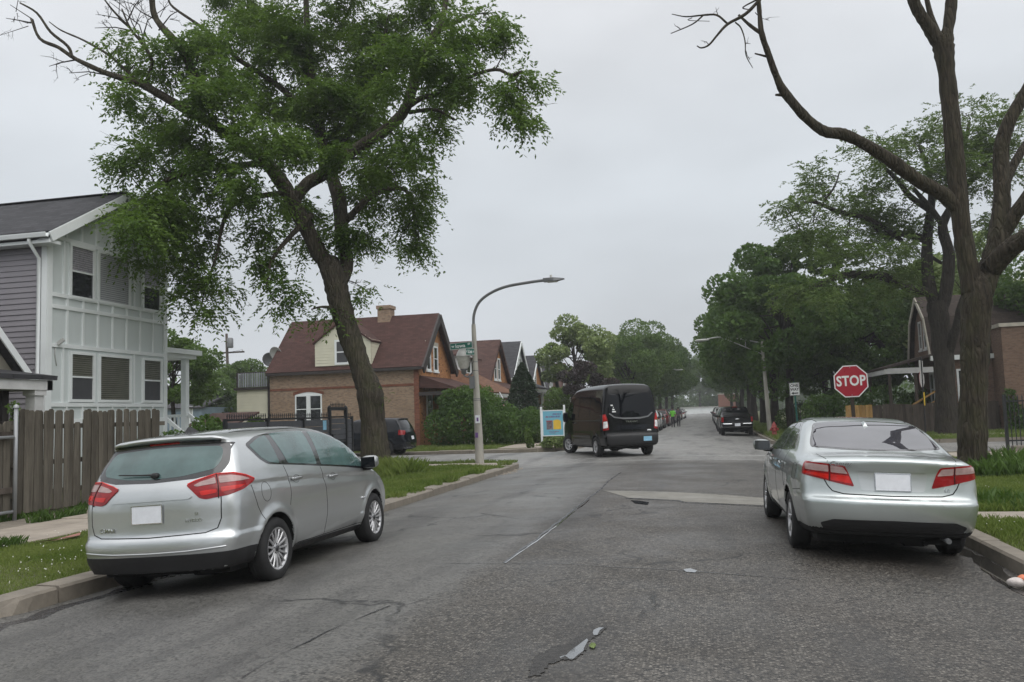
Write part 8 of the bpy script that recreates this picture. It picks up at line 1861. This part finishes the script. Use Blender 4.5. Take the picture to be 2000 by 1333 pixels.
# ---------------------------------------------------------------- general trees: crown of leaf clumps on a branching trunk
def tree_proto(seed, h, cr, base, leafn, leaf, mat, trunk_r=.2, nclump=26, flat=1.0, barkm='bark3', stems=1, gap=.55):
    """mesh pair for a tree standing at the origin: trunk with limbs, and crown"""
    g = np.random.default_rng(seed); rr = random.Random(seed); m = MB(); cz = (base + h) / 2; rz_ = (h - base) / 2
    cl = []
    while len(cl) < nclump:
        p = ell(g, 1, (0, 0, cz), (cr * .86, cr * .86, rz_ * .84), .25)[0]
        if all(np.linalg.norm(p - q) > cr * .28 for q in cl) or rr.random() < .1: cl.append(p)
    fork = Vector((rr.uniform(-.2, .2), rr.uniform(-.2, .2), base + (h - base) * .12))
    limb('t', [Vector((0, 0, -.2)), Vector((rr.uniform(-.1, .1), rr.uniform(-.1, .1), fork.z * .5)), fork, fork + Vector((rr.uniform(-.3, .3), rr.uniform(-.3, .3), (h - fork.z) * .55))], [trunk_r * 1.35, trunk_r, trunk_r * .85, trunk_r * .35], None, None, 10, seed, .06, mb=m)
    for p in cl: 
        s = Vector((0, 0, 0)) + fork + Vector((0, 0, (h - fork.z) * rr.uniform(0, .45))); e = Vector(p); mid = (s + e) / 2 + Vector((0, 0, (e - s).length * .10)); m.tube([s, mid, e], [trunk_r * .34, trunk_r * .22, trunk_r * .06], 6, cap=False)
    tr = m.mesh('trunk', M[barkm]); V = []
    per = leafn // nclump
    for p in cl:
        r = cr * g.uniform(.17, .38); pts = ell(g, per, p, (r, r, r * .72 * flat), gap); V.append(broad(g, pts, leaf))
    return tr, np_mesh('crown', np.concatenate(V), np.arange(len(V) * per * 4).reshape(-1, 4), M[mat], smooth=False)
def plant_tree(protos, name, label, loc, s, rz, group=None, mat=None, sz=None, cat='tree'):
    t = thing(name, label, cat, loc, (0, 0, rz), group); t.scale = (s, s, sz or s)
    a = link('trunk', protos[0], t); c = link('crown', protos[1], t)
    if mat: c.material_slots[0].link = 'OBJECT'; c.material_slots[0].material = M[mat]
    return t
PT = [tree_proto(101, 12.5, 4.8, 2.2, 26000, .26, 'leaf_dark', .24, 34), tree_proto(102, 12.5, 5.2, 2.5, 26000, .27, 'leaf_mid', .26, 34), tree_proto(103, 9.5, 3.3, 2.6, 15000, .23, 'leaf_pale', .16, 26, gap=.35), tree_proto(104, 5.4, 1.75, .7, 11000, .14, 'leaf_plum', .12, 22, gap=.3), tree_proto(105, 8.0, 3.2, 1.6, 14000, .22, 'leaf_mid', .18, 24), tree_proto(106, 12, 5, 2.3, 20000, .27, 'leaf_dark', .24, 30)]
GRT, GLT, GBT = 'street trees along the far right verge', 'street trees along the far left side', 'trees rising behind the houses'
T = [(0, 'street_tree', 'dense dark green tree beside the pale street lamp', (4.9, 53.5), 1.0, 0.4, GRT, None), (1, 'street_tree', 'tall green tree whose crown reaches over the road behind the lamp arm', (4.7, 64.5), 1.0, 2.0, GRT, 'leaf_dark'), (0, 'street_tree', 'dark tree arching over the parked cars on the right', (4.6, 76), 1.05, 4.1, GRT, None), (1, 'street_tree', 'mid green tree farther along the right verge', (4.6, 89), 1.08, 1.1, GRT, None),
     (5, 'street_tree', 'dim green tree in the hazy right distance', (4.8, 104), 1.12, 3.3, GRT, None), (1, 'street_tree', 'hazy tree well down the right verge', (4.8, 122), 1.15, .3, GRT, None), (0, 'street_tree', 'small looking tree far down the right verge', (4.8, 143), 1.2, 2.8, GRT, None), (5, 'street_tree', 'last tree at the end of the right verge', (4.8, 170), 1.3, 5.0, GRT, None),
     (2, 'pale_tree', 'pale yellow green tree rising behind the plum tree', (-9.9, 68), 1.0, .5, GLT, None), (5, 'street_tree', 'mid green rounded tree just right of the pale tree', (-7.2, 84), .86, 1.5, GLT, 'leaf_mid'), (1, 'street_tree', 'green tree above the black van roof', (-6.9, 97), .92, 3.5, GLT, None), (0, 'street_tree', 'dark tree overhanging the walkers on the left', (-6.6, 110), .95, .2, GLT, None), (1, 'street_tree', 'green tree in the left distance beside the road', (-6.6, 126), 1.0, 2.2, GLT, 'leaf_dark'), (5, 'street_tree', 'hazy tree near the end of the left line', (-6.6, 148), 1.1, 4.4, GLT, None), (0, 'street_tree', 'last hazy tree on the left before the street end', (-6.6, 176), 1.2, 1.0, GLT, None),
     (4, 'dark_tree', 'dense tree behind the stop sign', (9.6, 57), 1.12, .7, GBT, 'leaf_dark'), (4, 'leafy_tree', 'fresh green tree left of the gambrel house', (11.6, 60), 1.28, 2.4, GBT, 'leaf_mid'), (5, 'dark_tree', 'tall dark tree behind the gambrel house', (15.5, 62), .95, 3.1, GBT, None), (1, 'bright_tree', 'bright green tree seen between the limbs of the bare tree', (16.2, 55), .95, 5.2, GBT, 'leaf_pale'), (5, 'dark_tree', 'dark tree above the brick garage at the right edge', (18.6, 47.5), .85, .6, GBT, None), (0, 'dark_tree', 'dark tree deep behind the one way sign', (9.2, 72), .95, 1.9, GBT, None), (4, 'leafy_tree', 'small leafy tree by the iron fence', (7.6, 55.5), .8, 3.0, GBT, 'leaf_dark'),
     (4, 'leafy_tree', 'tree showing above the roofs behind the brick cottage chimney', (-22.3, 76), 1.10, .8, GBT, 'leaf_mid'), (4, 'leafy_tree', 'rounded tree just beyond the side porch of the panelled house', (-41.2, 66), .84, 2.1, GBT, None), (4, 'leafy_tree', 'broad green tree left of the maroon roof', (-40.2, 70), .98, 4.1, GBT, None), (4, 'leafy_tree', 'low green tree behind the satellite dishes', (-36.0, 66), .80, 5.3, GBT, None), (2, 'willow_tree', 'wispy grey green tree beside the panelled house', (-27.4, 40.5), .72, 1.2, GBT, 'leaf_mid'),
     (5, 'dark_tree', 'hazy tree beyond the end of the street on the right', (10, 215), 1.5, 1.0, GBT, None), (1, 'dark_tree', 'hazy tree beyond the end of the street on the left', (-13, 225), 1.4, 2.0, GBT, None), (0, 'dark_tree', 'tree closing the vista behind the pale low building', (-2, 285), 1.6, 2.0, GBT, None), (1, 'dark_tree', 'second tree closing the vista behind the brick block', (9, 290), 1.6, .4, GBT, None)]
for (k, nm, lab, (x, y), s, rz, grp, mt) in T: plant_tree(PT[k], nm, lab, (x, y, .0), s, rz, grp, mt)
plant_tree(PT[3], 'plum_tree', 'dark purple leaved plum tree behind the black van', (-7.75, 55.5, 0), 1.0, .6)
plant_tree(PT[3], 'plum_tree', 'second purple plum shrub lower beside the van', (-6.5, 57.5, 0), .78, 2.6)

# ---------------------------------------------------------------- cypress, hedge and shrubs
def leaf_mass(name, label, cat, loc, blobs, n, leaf, mat, seed, up_b=.4, stems=5, group=None, barkm='bark3'):
    g = np.random.default_rng(seed); rr = random.Random(seed); t = thing(name, label, cat, loc, 0, group); V = []
    tot = sum(b[1][0] * b[1][2] for b in blobs)
    for c, r in blobs:
        k = int(n * r[0] * r[2] / tot); V.append(broad(g, ell(g, k, c, r, .35), leaf, up_b))
    V = np.concatenate(V); V = V.reshape(-1, 4, 3); V = V[V[:, :, 2].min(1) > .0].reshape(-1, 3)
    quads('foliage', V, M[mat], t); m = MB()
    for c, r in blobs[:8]: 
        s = Vector((c[0] * .5, c[1] * .5, 0)); e = Vector(c) + Vector((0, 0, r[2] * .3)); m.tube([s, (s + e) / 2 + Vector((rr.uniform(-.1, .1), rr.uniform(-.1, .1), 0)), e], [.035, .025, .01], 5, cap=False)
    m.build('stems', M[barkm], t)['kind'] = 'stuff'; return t
g = np.random.default_rng(41)
t = thing('cypress', 'dark conical cypress in front of the gabled houses', 'tree', (-11.05, 52.2, 0)); V = []
n = 9000; z = g.uniform(.1, 4.75, n); rad = np.interp(z, [0, .6, 2.0, 3.4, 4.3, 4.75], [.7, .95, 1.0, .72, .32, .05]); a = g.uniform(0, 2 * np.pi, n); q = g.uniform(.72, 1.05, n) * (1 + .10 * np.sin(a * 5 + z * 2))
pts = np.stack([rad * q * np.cos(a), rad * q * np.sin(a), z], 1); quads('crown', broad(g, pts, .17, .9), M['leaf_conifer'], t); m = MB(); m.tube([(0, 0, 0), (0, 0, 4.2)], [.12, .03], 8); m.build('trunk', M['bark3'], t)
def B(*a): return [((x, y, z), (rx, ry, rz)) for x, y, z, rx, ry, rz in a]
leaf_mass('shrub', 'big dark overgrown shrub in front of the brick cottage porch', 'shrub', (-12.3, 43.0, 0), B((0, 0, 1.2, 1.5, 1.0, 1.3), (-1.2, .2, 1.0, 1.0, .9, 1.1), (1.2, .2, 1.0, 1.2, .9, 1.1), (.4, .5, 2.2, 1.1, .8, .9), (-.6, .5, 2.4, .9, .8, .7), (2.1, .3, .9, .9, .8, .9)), 11000, .15, 'leaf_dark', 51)
leaf_mass('vine', 'leafy vine climbing over the porch roof edge of the brick cottage', 'vine', (-12.6, 44.6, 0), B((-1.0, 0, 2.6, .8, .4, .5), (0, 0, 2.9, .7, .4, .35), (.5, .6, 2.5, .5, .7, .8), (.6, 2.4, 2.4, .4, .9, .9), (.6, 4.0, 2.3, .4, .9, .6)), 4200, .14, 'leaf_mid', 52)
leaf_mass('shrub', 'tall green shrub behind the street lamp pole', 'shrub', (-9.6, 44.2, 0), B((0, 0, .9, .9, .8, 1.0), (.5, .6, 1.1, .8, .8, .9), (-.6, .4, 1.2, .7, .7, 1.0), (-1.2, .8, 1.3, .8, .7, 1.2)), 5200, .14, 'leaf_dark', 53)
leaf_mass('hedge', 'clipped green hedge block right of the lamp pole', 'hedge', (-9.9, 49.0, 0), B((0, 0, .95, .9, .8, .95), (.4, 0, .9, .8, .7, .9), (-.5, .2, .9, .8, .7, .95)), 5200, .10, 'leaf_mid', 54)
leaf_mass('hedge', 'narrow hedge stub in shade beside the clipped hedge', 'hedge', (-8.75, 50.0, 0), B((0, 0, .95, .55, .6, .9), (.2, .4, .9, .5, .6, .85)), 2600, .10, 'leaf_dark', 55)
leaf_mass('shrub', 'low grey green shrub below the hedge', 'shrub', (-9.3, 44.9, 0), B((.9, 0, .45, .7, .6, .5), (1.6, .5, .35, .6, .6, .4), (.2, .2, .4, .6, .5, .4)), 2600, .11, 'leaf2', 56)
leaf_mass('shrub', 'pale flowering shrub behind the pale blue board', 'shrub', (-9.2, 58, 0), B((0, 0, 2.0, 1.3, 1.0, 1.4), (1.1, .5, 1.7, 1.1, 1.0, 1.3), (-.9, .4, 2.2, .9, .9, 1.2)), 6500, .17, 'leaf_mid', 57)
leaf_mass('shrub', 'dark shrub mass between the hedge and the plum tree', 'shrub', (-8.2, 54, 0), B((0, 0, .9, 1.0, .9, 1.0), (.9, .6, .8, .9, .8, .9)), 3800, .15, 'leaf_dark', 58)
leaf_mass('plant', 'bright leafy plants at the foot of the pale blue board', 'plant', (-6.75, 38.55, .02), B((0, 0, .22, .55, .22, .3), (-.35, 0, .2, .3, .2, .26), (.4, .05, .22, .35, .2, .28)), 1500, .13, 'leaf_pale', 59, .9)
leaf_mass('plant', 'lanky weed with pale leaves by the pavement slab', 'plant', (-8.0, 38.6, .02), B((0, 0, .5, .16, .14, .45), (.1, 0, .25, .2, .16, .25)), 260, .12, 'leaf2', 60)
leaf_mass('shrub', 'tangled shrub behind the silver hatchback by the white steps', 'shrub', (-13.5, 21.6, 0), B((0, 0, 1.0, .7, .9, .7), (-.2, -1.3, .9, .6, .9, .6), (.2, 1.2, 1.0, .6, .8, .6), (-.2, .2, 1.5, .45, .6, .4), (-.1, -2.6, .8, .5, .8, .6)), 5200, .11, 'leaf_dark', 61)
leaf_mass('shrub', 'small bright green bush beside the white stair rail', 'shrub', (-14.4, 25.3, 0), B((0, 0, 1.0, .45, .45, .55), (.1, .2, 1.4, .35, .35, .4)), 1500, .12, 'leaf_mid', 62)
leaf_mass('ivy', 'dark ivy climbing the corner of the brick garage', 'ivy', (13.72, 44.5, 0), B((.3, -.05, .7, .5, .2, .8), (.15, -.02, 1.5, .35, .15, .6), (.9, -.1, .45, .8, .25, .5), (1.9, -.1, .4, .6, .25, .45)), 2000, .13, 'leaf_dark', 63)
leaf_mass('shrub', 'dark undergrowth shrub behind the one way sign', 'shrub', (5.8, 54.5, 0), B((0, 0, .9, 1.2, .8, 1.0), (1.4, .4, 1.0, 1.0, .8, 1.1), (-1.0, .5, .7, .8, .7, .8)), 4000, .15, 'leaf_dark', 64)
leaf_mass('shrub', 'dark shrub along the board fence right of the stop sign', 'shrub', (9.0, 47.4, 0), B((0, 0, 1.3, 1.4, .8, 1.2), (1.8, .4, 1.1, 1.2, .8, 1.1), (-1.8, .2, 1.2, 1.1, .8, 1.2), (-3.2, .3, 1.1, 1.0, .8, 1.1)), 6500, .17, 'leaf_dark', 65)
leaf_mass('plant', 'weedy plant at the corner of the low bungalow porch', 'plant', (-13.2, 14.3, .1), B((0, 0, 1.95, .12, .14, .14), (0, .05, 1.7, .1, .1, .2)), 160, .08, 'leaf_mid', 66)
# backdrop of woods beyond the street end and behind both rows of houses: reads as one mass, with unseen clumps added behind the camera
V = []
g = np.random.default_rng(77)
for i in range(150):
    s = i % 3
    if s == 0: x, y = g.uniform(-140, -40), g.uniform(95, 230)
    elif s == 1: x, y = g.uniform(24, 140), g.uniform(70, 230)
    else: x, y = g.uniform(-120, 120), g.uniform(300, 330)
    h = g.uniform(6, 9.5) if s != 2 else g.uniform(9, 13); V.append(broad(g, ell(g, 420 if s != 2 else 900, (x, y, h * .5), (h * .55, h * .55, h * .5), .4), .9))
for i in range(70):
    x, y = g.uniform(-70, 70), g.uniform(292, 312); V.append(broad(g, ell(g, 420, (x, y, 2.5), (5, 5, 3.2), .2), 1.1))
for i in range(46):  # unseen tree clumps added so the cars mirror something darker than sky
    x, y = (g.uniform(-60, -9) if i % 2 else g.uniform(7, 60)), g.uniform(-75, -14); h = g.uniform(7, 12); V.append(broad(g, ell(g, 420, (x, y, h * .6), (h * .4, h * .4, h * .45), .4), .8))
o = quads('woods', np.concatenate(V), M['leaf_dark']); tag(o, 'far off belt of trees behind the houses and beyond the street end, with unseen clumps added behind the camera', kind='stuff')
# ---------------------------------------------------------------- rain haze over the whole place
hz = MB(); hz.box((-400, -60, -1.5), (400, 420, 40)); hm = bpy.data.materials.new('rain_haze'); hm.use_nodes = True; nt = hm.node_tree; nt.nodes.clear()
ho = nt.nodes.new('ShaderNodeOutputMaterial'); pv = nt.nodes.new('ShaderNodeVolumePrincipled'); pv.inputs['Color'].default_value = (.93, .95, .97, 1); pv.inputs['Density'].default_value = .0008; pv.inputs['Anisotropy'].default_value = .2
nt.links.new(pv.outputs[0], ho.inputs['Volume']); tag(hz.build('haze', hm), 'thin rainy haze hanging over the street', kind='stuff')
